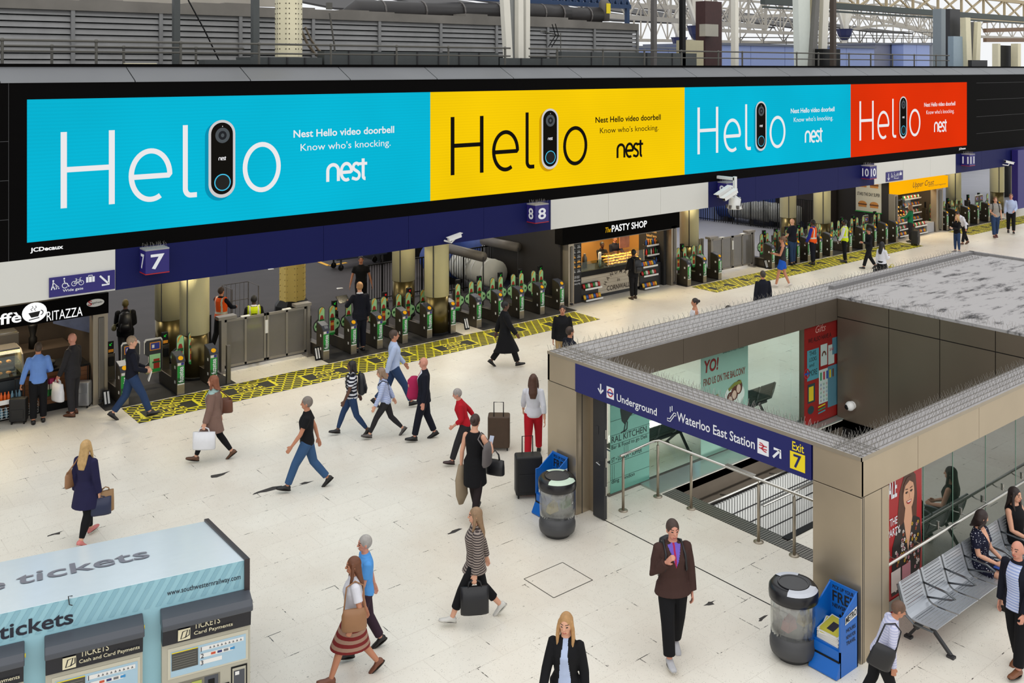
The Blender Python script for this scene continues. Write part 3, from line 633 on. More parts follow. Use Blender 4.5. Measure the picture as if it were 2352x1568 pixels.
for s, z, w in (('NUTS OF GOLD', .86, .36), ('like little pasties', .74, .40), ('it is a hearty thing', .63, .40)): text_mb(s, w, .085, .0, (22.33, 24.30, z), shear=.2 if z < .8 else 0).build('chalk_lettering', WHITEL, cb)
ct = thing('pasty_counter', 'long pasty counter with pale plank front and a glass display case', 'counter', (24.9, 24.4, 0))
for k in range(6): MB().box((22.8, 24.45 + .0, .12 + k * .118), (26.5, 24.52, .12 + k * .118 + .112)).build('front_plank', PLANKW, ct)
MB().box((22.8, 24.50, 0), (27.1, 25.2, .84)).build('counter_body', DARK, ct); MB().box((22.8, 24.38, .84), (26.6, 25.25, 1.02)).build('counter_top', BLACK, ct)
MB().box((24.2, 24.42, 1.02), (26.0, 24.435, 1.42)).build('case_glass', GLASSC, ct); MB().box((24.2, 24.42, 1.42), (26.0, 24.85, 1.435)).build('case_glass', GLASSC, ct); MB().box((22.82, 24.42, 1.02), (24.15, 24.435, 1.34)).build('screen_glass', glass_mat('screen_glass_green', (.72, .80, .76, 1), .05), ct)
for x in (24.18, 25.1, 26.0): MB().box((x, 24.42, 1.02), (x + .02, 24.44, 1.43)).build('case_post', CHROME, ct)
m = MB(); O = Vector((23.9, 24.45, 0)); 
hs = 'HANDMADE'; hx = MB()
for i, ch in enumerate(hs):
    a = math.radians(160 - i * 20); cx_, cz = 24.72 + .62 * math.cos(a), .28 + .46 * math.sin(a); dx = Vector((math.sin(a), 0, -math.cos(a))); up = Vector((math.cos(a), 0, math.sin(a)))
    hx = join(hx, text_mb(ch, None, .14, .012, (cx_, 24.45, cz), dx, up, 'C'))
hx = join(hx, text_mb('in', .12, .12, .01, (24.72, 24.45, .45), align='C'), text_mb('CORNWALL', 1.15, .17, .02, (24.72, 24.45, .18), align='C')); hx.build('counter_lettering', M('brown_lettering', (70, 58, 48), .7, var=0), ct)
pm = MB(); pm.loft([(Vector((-.11, 0, .02)), Vector((0, 1, 0)), UZ, .01, .008), (Vector((-.06, 0, .03)), Vector((0, 1, 0)), UZ, .05, .03), (Vector((0, 0, .035)), Vector((0, 1, 0)), UZ, .06, .038), (Vector((.06, 0, .03)), Vector((0, 1, 0)), UZ, .05, .03), (Vector((.11, 0, .02)), Vector((0, 1, 0)), UZ, .01, .008)], 8)
many('pasty', mk('pasty', 'pasty', pm, GOLD), [((24.33 + k * .17 + rnd.uniform(-.02, .02), 24.52 + r_ * .10, 1.03 + .075 * r_ + rnd.uniform(0, .02)), rnd.uniform(-.8, .8), 'golden baked pasty heaped in the glass case of the pasty shop') for r_ in range(4) for k in range(10)], 'pasties in the glass case')
cupm = MB().lathe([(.035, 0), (.045, .12), (.045, .5)], (0, 0, 0), 12)
many('cup', mk('paper_cup_stack', 'cup stack', cupm, WHITE), [((23.95, 24.62, 1.02), 0, 'tall stack of white paper cups on the pasty counter, taller in front'), ((24.06, 24.70, 1.02), 0, 'tall stack of white paper cups on the pasty counter, behind the other')], 'stacks of paper cups')
for i, (uu, lb) in enumerate(((23.05, 'black coffee machine on the pasty counter behind the green glass'), (23.5, 'smaller black coffee flask on the pasty counter beside the machine'))):
    o = MB().lathe([(.12 - .03 * i, 1.02), (.12 - .03 * i, 1.36), (.05, 1.44), (.05, 1.5)], (uu, 24.9, 0), 14).build('coffee_flask', STEELD if i else BLACK, None, True); tag(o, lb, 'flask')
racks(22.85, 23.65, 24.40, [(.05, -.04), (.42, .0)], 'snack rack at the left foot of the pasty counter', 'crisp packet on the rack at the left foot of the pasty counter', 'crisps on the left pasty rack')
racks(25.75, 26.5, 24.40, [(.05, -.04), (.48, .0), (.80, .03)], 'snack rack at the right foot of the pasty counter', 'crisp packet on the rack at the right foot of the pasty counter', 'crisps on the right pasty rack')
racks(26.35, 27.05, 24.75, [(.75, .0), (1.1, .04), (1.45, .06)], 'drinks shelf at the right side of the pasty shop', 'drink bottle on the drinks shelf of the pasty shop', 'bottles on the pasty drinks shelf', True)
o = MB().box((25.35, 25.0, 1.45), (25.85, 25.03, 2.1)).build('hanging_poster', M('poster_mixed', (186, 120, 90), .5, var=.5, scale=5)); tag(o, 'small colourful picture poster above the pasty case', 'poster')
o = MB().box((26.0, 26.5, 1.9), (26.9, 26.95, 1.93)).build('wall_shelf', PLANKO); tag(o, 'bright wooden wall shelf at the right back of the pasty shop', 'shelf')
rp = MB().box((26.98, 24.35, 0), (27.12, 25.6, 2.6)).build('side_menu_board', CHALK); tag(rp, 'black menu partition with warm lettering at the right end of the pasty shop', 'menu board')
for k in range(5): text_mb(('CORNISH', 'pasties', 'baked here', 'hot drinks', 'all day')[k], .5, .10, 0, (26.98, 24.95, 2.0 - k * .15), (0, -1, 0), (0, 0, 1), 'C').build('menu_lettering', M('warm_lettering', (230, 190, 120), .6), rp)
light('pasty_light', 'AREA', (24.8, 25.6, 2.9), 190, (1.0, .76, .44), 3.6, 1.2)
light('pasty_case_light', 'AREA', (25.1, 24.65, 1.40), 9, (1.0, .72, .36), 1.6, .3)
for uu in (23.9, 25.5):
    o = MB().lathe([(.05, 2.72), (.07, 2.76), (.05, 2.8)], (uu, 24.08, 0), 12).build('spot_lamp', LITL); tag(o, 'little spot lamp on top of the pasty shop sign, the %s one' % ('nearer' if uu < 24 else 'farther'), 'lamp')
# ---- the cafe
shop_box('cafe_unit', 'cafe interior with dark walls and back counter', 1.0, 7.05, 24.45, 27.2, 3.05, M('cafe_wall', (54, 46, 40), .6, var=.2))
t = thing('cafe_sign_board', 'black cafe sign board with a lit white cup roundel', 'sign', (4, 24.1, 2.2)); v = 24.08
MB().box((1.0, v, 2.17), (7.16, v + .4, 2.66)).build('sign_panel', BLACKP, t)
a = lambda px, py: PV(px, py, v)
cx_, _, cz = a(79, 717); d = MB(); O = Vector((cx_, v, cz)); disc(d, (0, 0), .262, .225, O, UX, UZ, .012); d.build('cup_roundel', LITL, t)
d = MB(); poly(d, [(-.13, .0), (.12, .02), (.08, -.10), (-.07, -.11)], O, UX, UZ, .018); stroke(d, arc(.13, -.02, .05, .05, 90, -90, 8), .02, O, UX, UZ, .018); stroke(d, [(-.12, -.16), (.10, -.13)], .02, O, UX, UZ, .018)
for k in (-.05, .02): stroke(d, [(k, .04), (k - .03, .08), (k + .02, .11), (k, .15)], .014, O, UX, UZ, .018)
d.build('cup_drawing', BLACKL, t)
text_mb('RITAZZA', 0.78, .215, .0, a(107, 737), lift=.012).build('sign_lettering', LITL, t); text_mb('Caffè', .95, .25, .02, a(49, 739), align='R', lift=.012).build('sign_lettering', LITL, t)
cx_, _, cz = a(219, 695); O = Vector((cx_, v, cz)); d = MB(); disc(d, (0, 0), .20, .09, O, UX, UZ, .012); ov = d.build('coffee_roundel', WHITE, t); text_mb('egafredo', .24, .06, .0, O + UX * -.09 + UZ * -.03, lift=.018, shear=.25).build('roundel_lettering', BLACKL, t); text_mb('S', .09, .12, .02, O + UX * -.17 + UZ * -.05, lift=.018).build('roundel_lettering', REDP, t)
shutter_post(6.84, 7.18, 24.2, 2.17, 'tall steel shutter post between the cafe and the first ticket gate')
ct = thing('cafe_counter', 'wooden cafe counter with a dark worktop and black kickboard', 'counter', (4, 24.5, 0))
for k in range(7): MB().box((5.2, 24.42, .18 + k * .105), (6.8, 24.47, .18 + k * .105 + .10)).build('front_board', WOODB, ct)
for k in range(3): MB().box((1.2, 24.42, .18 + k * .105), (5.2, 24.47, .18 + k * .105 + .10)).build('front_board', WOODB, ct)
MB().box((1.2, 24.47, 0), (6.8, 25.2, .92)).build('counter_body', DARK, ct); MB().box((1.2, 24.44, 0), (6.8, 24.47, .18)).build('kickboard', BLACK, ct); MB().box((1.2, 24.40, .92), (6.82, 25.25, .97)).build('worktop', BLACK, ct)
dc = thing('display_case', 'curved glass display case of pastries lit from within, on the cafe counter', 'display case', (4.2, 24.5, .97)); X0, X1 = 2.4, 5.36
pr = [(24.42, .97), (24.42, 1.15), (24.52, 1.42), (24.72, 1.52), (25.2, 1.52), (25.2, .97)]
g = MB()
for (y0, z0), (y1, z1) in zip(pr[:4], pr[1:5]): g.add([(X0, y0, z0), (X1, y0, z0), (X1, y1, z1), (X0, y1, z1)], [(0, 1, 2, 3)])
so = g.build('case_glass', GLASSC, dc); so.modifiers.new('thickness', 'SOLIDIFY').thickness = .008
e = MB(); e.prism([(X1, y, z) for y, z in pr], (.03, 0, 0)); e.build('case_end', M('case_end_grey', (150, 140, 124), .4, .3), dc); MB().box((X0, 24.6, 1.22), (X1, 25.15, 1.235)).build('case_shelf', GLASSC, dc); MB().box((X0, 24.7, 1.50), (X1, 25.2, 1.54)).build('case_lid', STEELD, dc)
MB().box((X0, 24.75, 1.48), (X1, 24.80, 1.497)).build('case_lamp', M('warm_tube', (255, 200, 110), emit=5.0), dc)
light('case_light', 'AREA', (4.3, 24.78, 1.47), 14, (1.0, .75, .4), 2.2, .2)
crm = MB().ell((0, 0, .03), (.07, .05, .035), 10, 6)
many('croissant', mk('pastry', 'pastry', crm, BREAD), [((4.55 + k * .19, 24.66 + .0 * r_, 1.24 if r_ else .985), rnd.uniform(0, 3), 'brown pastry on the %s of the cafe display case' % ('glass shelf' if r_ else 'floor')) for r_ in range(2) for k in range(4)], 'pastries in the cafe case')
ch = thing('chilled_drinks_shelf', 'open chilled shelf of bottles under the cafe display case', 'shelf', (4.3, 24.3, .4))
MB().box((3.2, 24.12, .46), (5.35, 24.42, .50)).build('drinks_shelf', STEELD, ch); MB().box((3.2, 24.10, .46), (5.35, 24.12, .56)).build('price_rail', WHITE, ch); MB().box((3.2, 24.40, .5), (5.35, 24.42, .9)).build('shelf_back', M('shelf_back_dark', (30, 38, 44), .5), ch)
bc = [M('orange_drink', (222, 96, 24), .3), M('water_bottle', (120, 160, 180), .2, alpha=.8), M('red_drink', (170, 30, 40), .3)]
for gi, (m_, lb, a0, n) in enumerate(((bc[0], 'orange juice bottle on the chilled shelf of the cafe', 4.80, 4), (bc[1], 'water bottle on the chilled shelf of the cafe', 5.10, 3))):
    many('b%d' % gi, mk('drink_bottle', 'bottle', bottle_mb(), m_), [((a0 + k * .075, 24.22, .50), 0, lb) for k in range(n)], 'bottles on the cafe shelf: ' + ('juice' if gi == 0 else 'water'))
wb = thing('wire_basket', 'white wire basket of water bottles hanging low on the cafe counter', 'basket', (5.0, 24.2, .2)); b = MB()
for k in range(5):
    z = .14 + k * .06; b.tube([(4.4, 24.40, z), (4.4, 24.12, z), (5.62, 24.12, z), (5.62, 24.40, z)], .004, 4)
for k in range(14): x = 4.4 + k * 1.22 / 13; b.tube([(x, 24.12, .14), (x, 24.12, .38)], .003, 4); b.tube([(x, 24.12, .14), (x, 24.4, .14)], .003, 4)
b.build('basket_wire', WHITE, wb)
many('wb', mk('water_bottle', 'bottle', bottle_mb(), bc[1]), [((4.48 + k * .1, 24.2 + .1 * r_, .145), 0, 'water bottle lying low in the white wire basket of the cafe') for r_ in range(2) for k in range(6)], 'water bottles in the wire basket')
SNK = [M('pink_sweet', (206, 50, 110), .4), PK[5], PK[3]]
for gi in range(3): many('sw%d' % gi, mk('sweet_packet', 'snack packet', pack_mb(), SNK[gi]), [((5.72 + k * .12, 24.34 - .05 * gi, .60 - gi * .11 + .04), 0, '%s sweet packet on the counter front of the cafe' % ('pink', 'white', 'green')[gi]) for k in range(4)], '%s sweets at the cafe counter' % ('pink', 'white', 'green')[gi])
o = MB().box((5.66, 24.26, .40), (6.22, 24.42, .44)).box((5.66, 24.26, .52), (6.22, 24.42, .55)).build('sweet_shelf', DARK); tag(o, 'small dark sweet shelf on the cafe counter front', 'shelf')
fb = MB().lathe([(.05, .97), (.16, 1.03), (.19, 1.10), (.17, 1.10), (.05, 1.0)], (5.95, 24.7, 0), 20).build('fruit_bowl', BLACK, None, True); tag(fb, 'black fruit bowl on the cafe worktop', 'bowl')
many('lemon', mk('banana', 'fruit', MB().ell((0, 0, 0), (.09, .03, .03), 8, 6), YELLOWP), [((5.9 + .05 * k, 24.66 + .03 * k, 1.10 + .012 * k), .5 * k, 'yellow fruit in the black bowl on the cafe worktop') for k in range(3)], 'fruit in the cafe bowl')
cm = thing('coffee_machine', 'steel coffee machine against the back of the cafe', 'machine', (5.2, 26.5, .97)); MB().box((4.6, 26.3, 1.0), (5.7, 26.9, 1.5)).build('machine_body', STEELD, cm, bevel=.02)
for k in range(3): MB().lathe([(.04, .96 + .1), (.04, 1.16)], (4.8 + k * .3, 26.25, 0), 10).build('group_head', CHROME, cm)
MB().box((4.65, 26.3, 1.5), (5.65, 26.85, 1.53)).build('cup_tray', CHROME, cm)
o = MB().box((2, 26.2, 0), (6.9, 27.1, .98)).build('back_counter', M('back_counter', (70, 60, 52), .5)); tag(o, 'back counter of the cafe under the coffee machine', 'counter')
gr = MB().lathe([(.10, 1.0), (.10, 1.25), (.06, 1.3), (.11, 1.55), (.11, 1.6)], (6.05, 26.5, 0), 14).build('coffee_grinder', BLACK, None, True); tag(gr, 'black coffee grinder right of the coffee machine', 'grinder')
wl = MB().box((3.0, 26.9, 1.75), (6.4, 27.15, 1.78)).build('wall_shelf', STEELD); tag(wl, 'steel wall shelf over the coffee machine in the cafe', 'shelf')
many('cups', mk('coffee_cup', 'cup', MB().lathe([(.028, 0), (.042, .10), (.04, .10), (.027, .01)], (0, 0, 0), 10), WHITE), [((4.3 + k * .13, 27.0, 1.78), 0, 'white cup on the steel wall shelf of the cafe') for k in range(9)], 'cups on the cafe shelf')
mp = MB().hexa([(6.3, 25.6, 1.75), (6.98, 24.9, 1.55), (6.99, 24.93, 1.55), (6.31, 25.63, 1.75), (6.3, 25.6, 2.15), (6.98, 24.9, 2.05), (6.99, 24.93, 2.05), (6.31, 25.63, 2.15)]).build('menu_screen', M('menu_picture', (70, 80, 110), .4, var=.5, scale=4)); tag(mp, 'dark menu panel slanting across the right corner of the cafe', 'menu board')
tl = MB().box((6.35, 24.55, .97), (6.6, 24.8, 1.05)).box((6.38, 24.7, 1.05), (6.58, 24.73, 1.30)).build('till', M('till_white', (190, 186, 178), .5)); tag(tl, 'pale till with a screen on the right end of the cafe worktop', 'till')
light('cafe_light', 'AREA', (4.6, 25.7, 2.95), 120, (1.0, .82, .56), 3.4, 1.0)
# ---- the yellow fronted baguette shop
shop_box('baguette_shop_unit', 'baguette shop interior with dark ceiling and lit shelves', 42.4, 47.0, 24.2, 26.6, 2.7, M('baguette_wall', (60, 52, 44), .6))
t = thing('yellow_sign_board', 'glowing yellow shop sign board with black handwriting', 'sign', (44.5, 23.8, 2.15))
MB().box((42.36, 23.72, 2.14), (46.98, 24.2, 2.72)).build('sign_panel', screen_mat('sign_yellow', (252, 176, 4), 1.05), t)
text_mb('Upper Crust', 2.0, .33, .0, (43.6, 23.72, 2.30), lift=.01, shear=.35).build('sign_lettering', BLACKL, t); text_mb('famous fresh baguettes', 1.7, .10, 0, (45.05, 23.72, 2.28), lift=.01).build('sign_lettering', BLACKL, t)
shutter_post(42.30, 42.62, 23.9, 2.14, 'steel shutter post left of the yellow fronted shop'); shutter_post(46.1, 46.75, 23.85, 2.14, 'wide steel shutter post right of the yellow fronted shop')
ct = thing('baguette_counter', 'counter with baguettes in the yellow fronted shop', 'counter', (43.5, 24.3, 0)); MB().box((42.7, 24.25, 0), (44.3, 25.0, .9)).build('counter_body', DARK, ct); MB().box((42.7, 24.2, 1.35), (44.3, 24.21, 1.8)).build('case_glass', GLASSC, ct); MB().box((42.7, 24.2, .9), (44.3, 25.0, .94)).build('worktop', STEELD, ct)
many('bag', mk('baguette', 'baguette', MB().ell((0, 0, .04), (.17, .045, .04), 10, 6), GOLD), [((42.95 + (k % 5) * .27, 24.4 + .14 * (k // 5), .95 + .16 * (k // 5)), .6, 'golden baguette piled on the counter of the yellow fronted shop') for k in range(20)], 'baguettes on the counter')
racks(44.5, 46.0, 24.75, [(.55, 0), (.9, .03), (1.25, .05), (1.6, .06)], 'tall drinks and snack shelf inside the yellow fronted shop', 'snack packet on the tall shelf of the yellow fronted shop', 'goods on the tall shelf')
racks(44.2, 45.3, 24.10, [(.06, 0), (.4, .03)], 'low snack rack at the front of the yellow fronted shop', 'snack packet on the low front rack of the yellow fronted shop', 'goods on the low front rack')
racks(42.75, 43.5, 24.10, [(.1, 0), (.4, .02), (.7, .04)], 'stepped snack rack under the baguette counter', 'snack packet on the rack under the baguette counter', 'goods under the baguette counter')
fr = MB().box((45.35, 23.95, .02), (46.05, 24.35, .5)).build('chiller_base', M('chiller_grey', (170, 172, 178), .4)); tag(fr, 'pale grey chiller base right of the low snack rack', 'chiller')
light('baguette_light', 'AREA', (44.5, 24.8, 2.6), 110, (1.0, .8, .5), 3.0, .8)
# dark wall, notice and burger poster left of the yellow shop
wl = MB(); wl.box((42.30, 24.2, 0), (42.40, 30.5, 3.1)); wl.box((21.92, 24.42, 0), (22.09, 28.6, 3.1)); structure(wl.build('wall_dark', M('dark_wall', (34, 30, 28), .6, var=.15)))
cbn = thing('dark_cabinet', 'tall dark cabinet with a yellow warning notice, behind the far gates', 'cabinet', (42.0, 28, 0)); MB().box((41.75, 26.9, 0), (42.28, 28.9, 2.35)).build('cabinet_body', M('cabinet_brown', (50, 44, 42), .5), cbn, bevel=.02); MB().box((41.74, 27.6, 1.85), (41.75, 28.2, 2.05)).build('warning_notice', M('notice_orange', (230, 160, 30), .5), cbn); MB().box((41.738, 27.75, 2.06), (41.75, 28.05, 2.16)).build('warning_notice', REDP, cbn)
_, y1, _ = PU(1967, 480, 42.3); _, y0, _ = PU(2025, 430, 42.3); z0 = PU(2025, 489, 42.3)[2]; z1 = 2.95
ps = thing('burger_poster', 'cream poster with four burgers and the words STARS THE DAY SUPER', 'poster', (42.28, y1, z0)); MB().box((42.25, y0, z0), (42.30, y1, z1)).build('poster_board', M('poster_cream', (206, 202, 186), .5, emit=0), ps); O = Vector((42.25, y1, z0)); wq, hq = y1 - y0, z1 - z0; PX = Vector((0, -1, 0))
d = MB()
for i in range(2):
    for j in range(2):
        c = (wq * (.27 + .46 * i), hq * (.18 + .54 * j))
        poly(d, arc(c[0], c[1] + .04, .22, .13, 0, 180, 10), O, PX, UZ, .005, 0); rect(d, c[0] - .23, c[1] - .02, c[0] + .23, c[1] + .04, O, PX, UZ, .006, 1); rect(d, c[0] - .21, c[1] - .12, c[0] + .21, c[1] - .02, O, PX, UZ, .005, 0)
d.build('burger_picture', [BREAD, M('burger_filling', (90, 52, 30), .6, var=.4, scale=20)], ps); text_mb('STARS THE DAY SUPER', wq * .9, .16, .02, O + PX * .08 + UZ * (hq * .42), PX, UZ).build('poster_lettering', BLACKL, ps)
MB().box((42.24, y0 - .03, z0 - .05), (42.30, y1 + .03, z0 - .005)).build('poster_edge', GREENL, ps)
# ================================================================ the platform beyond the gates
TUBEW = M('white_tube', (196, 198, 196), .45, var=.12, scale=3); HOODB = M('blue_hood', (44, 70, 140), .6, var=.2, scale=5); TRAINR = M('train_red', (150, 26, 28), .5, var=.12); PIPEG = M('pipe_grey', (92, 88, 86), .5, var=.15)
def fence(p0, p1, h, label, n, group='black railings on the platforms', z0=0.0):
    p0, p1 = Vector(p0), Vector(p1); t = thing('black_railing', label, 'railing', p0, 0, group)
    m = MB(); m.tube([p0 + UZ * h, p1 + UZ * h], .025, 6); m.tube([p0 + UZ * .12, p1 + UZ * .12], .02, 6); m.build('rail', BLACK, t)
    b = MB()
    for k in range(n + 1): p = p0.lerp(p1, k / n); b.tube([p + UZ * .02, p + UZ * h], (.020 if t.location.y > 26.5 and p0.x > 30 else .013) if k % 8 else .035, 5)
    b.build('baluster', BLACK, t)
v1 = G(1100, 568, 1.5)[1]
fence((PV(1020, 600, v1)[0], v1, 0), (PV(1200, 600, v1)[0], v1, 0), 1.5, 'black upright railing before the white tubes, right of the cream column', 34)
fence((PV(830, 600, v1 + .6)[0], v1 + .6, 0), (PV(980, 600, v1 + .6)[0], v1 + .6, 0), 1.3, 'black upright railing seen left of and between two cream columns', 26)
fa, fb, fc = G(1600, 504), G(1693, 516), G(1868, 539)
fence(fa, fb, .95, 'low black railing at the left of the far platform, under the camera mast', 18); fence(fb, fc, 1.65, 'tall black railing on the far platform, behind the person in dark blue', 44)
def buffer(x, y, z, label, L=3.4, r=.48):
    c = G(x, y, z); t = thing('buffer_tube', label, 'buffer', (c[0], c[1], 0), 0, 'white tubes beyond the railings')
    A, B = Vector((c[0], c[1] + L / 2, z)), Vector((c[0], c[1] - L / 2, z)); m = MB(); m.tube([A, B], r, 20)
    for k in range(6): p = A.lerp(B, (k + .5) / 6); m.tube([p + Vector((0, .04, 0)), p - Vector((0, .04, 0))], r + .02, 20)
    m.build('tube_casing', TUBEW, t, True)
    m = MB(); m.tube([A + Vector((0, .7, 0)), A - Vector((0, 1.15, 0))], r + .06, 20); m.build('blue_hood', HOODB, t, True)
    m = MB(); m.lathe([(r + .35, 0), (r + .35, .25), (r + .2, .4)], (c[0] + .5, B.y + .6, 0), 20); m.build('dark_drum', M('drum_blue', (26, 32, 56), .5), t, True)
    for k in (.25, .75): p = A.lerp(B, k); MB().box((p.x - .3, p.y - .1, 0), (p.x + .3, p.y + .1, z - r + .05)).build('saddle', DARK, t)
buffer(1075, 612, .75, 'white ribbed tube with blue hood behind the railing, nearer the cream column'); buffer(1146, 578, .75, 'white ribbed tube with blue hood behind the railing, nearer the pasty shop')
buffer(1705, 480, .7, 'white ribbed tube with blue hood on the far platform, left one'); buffer(1768, 486, .7, 'white ribbed tube with blue hood on the far platform, middle one'); buffer(1845, 478, .7, 'white ribbed tube with blue hood on the far platform, between the two cream columns')
for (x0, y0, x1, y1, z, lb) in ((1010, 565, 1110, 590, 1.7, 'long grey pipe above the nearer white tube'), (1110, 552, 1190, 568, 1.7, 'long grey pipe above the farther white tube')):
    p, q = G(x0, y0, z), G(x1, y1, z); o = MB().tube([p, q], .17, 12).build('grey_pipe', PIPEG, None, True); tag(o, lb, 'pipe')
    for w in (p, q): m = MB().tube([(w[0], w[1], 0), (w[0], w[1], z)], .022, 8).build('pipe_leg', DARK, o)
def train(u0, u1, v, vl, label):
    t = thing('train_car', label, 'train', (u0, v, 0)); MB().box((u0, v, .9), (u1, v + vl, 3.4)).build('car_body', TRAINR, t, bevel=.15); MB().box((u0 + .1, v + .1, .0), (u1 - .1, v + vl, .9)).build('underframe', BLACK, t)
    MB().box((u0 + .3, v - .02, 1.9), (u1 - .3, v, 2.8)).build('window', M('train_glass', (30, 34, 40), .1), t)
    for x in (u0 + .5, u1 - .5): MB().tube([(x, v - .4, 1.0), (x, v, 1.0)], [.2, .12], 12).build('buffer_head', PIPEG, t)
x, y, _ = G(960, 590, 0); train(PV(872, 590, 34.5)[0], PV(1010, 590, 34.5)[0], 34.5, 3, 'dark red wagon behind the two cream columns of the long gate row')
x, y, _ = G(1100, 585, 0); train(PV(1018, 590, 34.5)[0], PV(1195, 590, 34.5)[0], 34.5, 3, 'dark red wagon beyond the white tubes and grey pipes')
x, y, _ = G(1720, 470, 0); train(58, 61, 50, 14, 'dark red train end far away over the far platform railing')
# flat trolley and white litter on the dark platform, yellow line
x, y, _ = G(820, 612, 0); t = thing('flat_trolley', 'low dark platform trolley beyond the man in black uniform', 'trolley', (x, y, 0)); m = MB(); m.box((x - 1.1, y - .35, .42), (x + 1.2, y + .35, .48)); m.build('trolley_deck', M('trolley_blue', (34, 40, 60), .5), t)
for dx in (-.9, 1.0):
    for dy in (-.3, .3): MB().tube([(x + dx, y + dy - .02, .12), (x + dx, y + dy + .02, .12)], .12, 12).build('wheel', BLACK, t); MB().box((x + dx - .03, y + dy - .03, .12), (x + dx + .03, y + dy + .03, .42)).build('leg', DARK, t)
p = [G(x_, y_, .0) for x_, y_ in ((732, 601), (755, 610), (796, 603))]
m = MB()
for a_, b2 in ((p[0], p[1]), (p[1], p[2])): m.bar((a_[0], a_[1], .003), (b2[0], b2[1], .003), .16, .006)
tag(m.build('yellow_line', M('line_yellow', (226, 170, 30), .6)), 'yellow painted line on the dark platform', 'floor marking')
for i, (x_, y_) in enumerate(((622, 618), (780, 662), (1000, 640))):
    x, y, _ = G(x_, y_, 0); o = MB().hexa([(x - .12, y - .06, 0), (x + .1, y - .09, 0), (x + .13, y + .05, 0), (x - .1, y + .07, 0), (x - .10, y - .05, .02), (x + .08, y - .07, .03), (x + .11, y + .04, .01), (x - .08, y + .05, .02)]).build('paper_scrap', WHITE); tag(o, ('white paper scrap left of the riveted column', 'white paper scrap near the man with the tablet', 'white paper scrap by the railing')[i], 'litter')
# roll cage
x, y, _ = G(552, 790, 0); t = thing('roll_cage', 'grey wire roll cage pushed by the man in the orange vest', 'cage trolley', (x, y, 0), 0.2); m = MB()
for dx in (-.4, .4):
    for dy in (-.35, .35): m.tube([(x + dx, y + dy, .15), (x + dx, y + dy, 1.7)], .016, 6)
for z in (.2, .7, 1.2, 1.7):
    m.tube([(x - .4, y - .35, z), (x - .4, y + .35, z)], .010, 5); m.tube([(x + .4, y - .35, z), (x + .4, y + .35, z)], .010, 5); m.tube([(x - .4, y + .35, z), (x + .4, y + .35, z)], .010, 5)
for k in range(7): m.tube([(x - .4 + k * .8 / 6, y + .35, .2), (x - .4 + k * .8 / 6, y + .35, 1.7)], .006, 4); m.tube([(x - .4, y - .35 + k * .7 / 6, .2), (x - .4, y - .35 + k * .7 / 6, 1.7)], .006, 4)
m.build('cage_wire', PIPEG, t); MB().box((x - .4, y - .35, .15), (x + .4, y + .35, .2)).build('cage_base', DARK, t)
for dx in (-.35, .35):
    for dy in (-.3, .3): MB().tube([(x + dx - .02, y + dy, .075), (x + dx + .02, y + dy, .075)], .075, 12).build('wheel', BLACK, t)
# cctv cameras on the fascia
def cctv(px, py, v, label, s=1.0, yaw=.9, dx=.28):
    x, _, z = PV(px, py, v); t = thing('security_camera', label, 'camera', (x, v, z)); R = Matrix.Translation((x, v, z)) @ Matrix.Rotation(yaw, 4, 'Z') @ Matrix.Rotation(-.22, 4, 'Y')
    m = MB(); m.box((-.2 * s, -.06 * s, -.05 * s), (.2 * s, .06 * s, .05 * s)); m.tf(R); m.build('camera_housing', WHITE, t, bevel=.012 * s); m = MB(); m.box((-.22 * s, -.075 * s, .05 * s), (.24 * s, .075 * s, .062 * s)); m.tf(R); m.build('sun_shield', WHITE, t)
    m = MB(); m.box((.2 * s, -.04 * s, -.035 * s), (.205 * s, .04 * s, .035 * s)); m.tf(R); m.build('lens_window', BLACK, t)
    e = Vector((x, v, z - .05 * s)); m = MB(); m.tube([e, e + Vector((-.1 * s, .0, -.08 * s)), (x - .18 * s, SCR_V, z - .1 * s)], .025 * s, 8); m.build('bracket', WHITE, t)
cctv(1044, 545, 21.72, 'white security camera on the blue fascia above the cream columns', 1.0, -.1); cctv(2318, 373, 21.72, 'white security camera on the blue fascia past the number 11 sign', 1.1, 2.6)
v = 21.2; x, _, z = PV(1688, 462, v); t = thing('camera_mast', 'white twin security cameras on a hanging white mast by the number 9 sign', 'camera', (x, v, z))
MB().box((x - .05, v - .05, z), (x + .05, v + .05, z + .85)).build('mast_pole', WHITE, t); MB().box((x - .05, v, z + .72), (x + .05, SCR_V, z + .82)).build('mast_arm', WHITE, t); MB().lathe([(.24, z - .26), (.26, z - .24), (.22, z - .1), (.2, z + .12), (.18, z + .14)], (x, v, 0), 16).build('mast_drum', WHITE, t, True)
for k in range(6): aa = k * PI / 3; MB().box((x + .25 * math.cos(aa) - .04, v + .25 * math.sin(aa) - .04, z - .24), (x + .25 * math.cos(aa) + .04, v + .25 * math.sin(aa) + .04, z - .12)).build('infrared_lamp', PIPEG, t)
for i, (dz, dy) in enumerate(((.27, -.12), (.36, .14))):
    R = Matrix.Translation((x - .40, v + dy, z + dz)) @ Matrix.Rotation(-.15, 4, 'Z') @ Matrix.Rotation(-.42, 4, 'Y'); m = MB(); m.box((-.33, -.08, -.07), (.3, .08, .07)); m.tf(R); m.build('camera_housing', WHITE, t, bevel=.02); m = MB(); m.box((-.40, -.10, .07), (.3, .10, .085)); m.tf(R); m.build('sun_shield', WHITE, t); m = MB(); m.box((-.335, -.06, -.05), (-.33, .06, .05)); m.tf(R); m.build('lens_window', BLACK, t)
m = MB(); m.tube([(x - .1, v, z + .1), (x - .3, v, z + .2), (x - .35, v, z + .3)], .05, 8); m.build('bracket', WHITE, t); m = MB(); m.tube([(x - .15, v - .15, z + .25), (x + .02, v - .26, z + .1), (x - .05, v - .27, z - .15)], .012, 6); m.build('cable', BLACK, t)

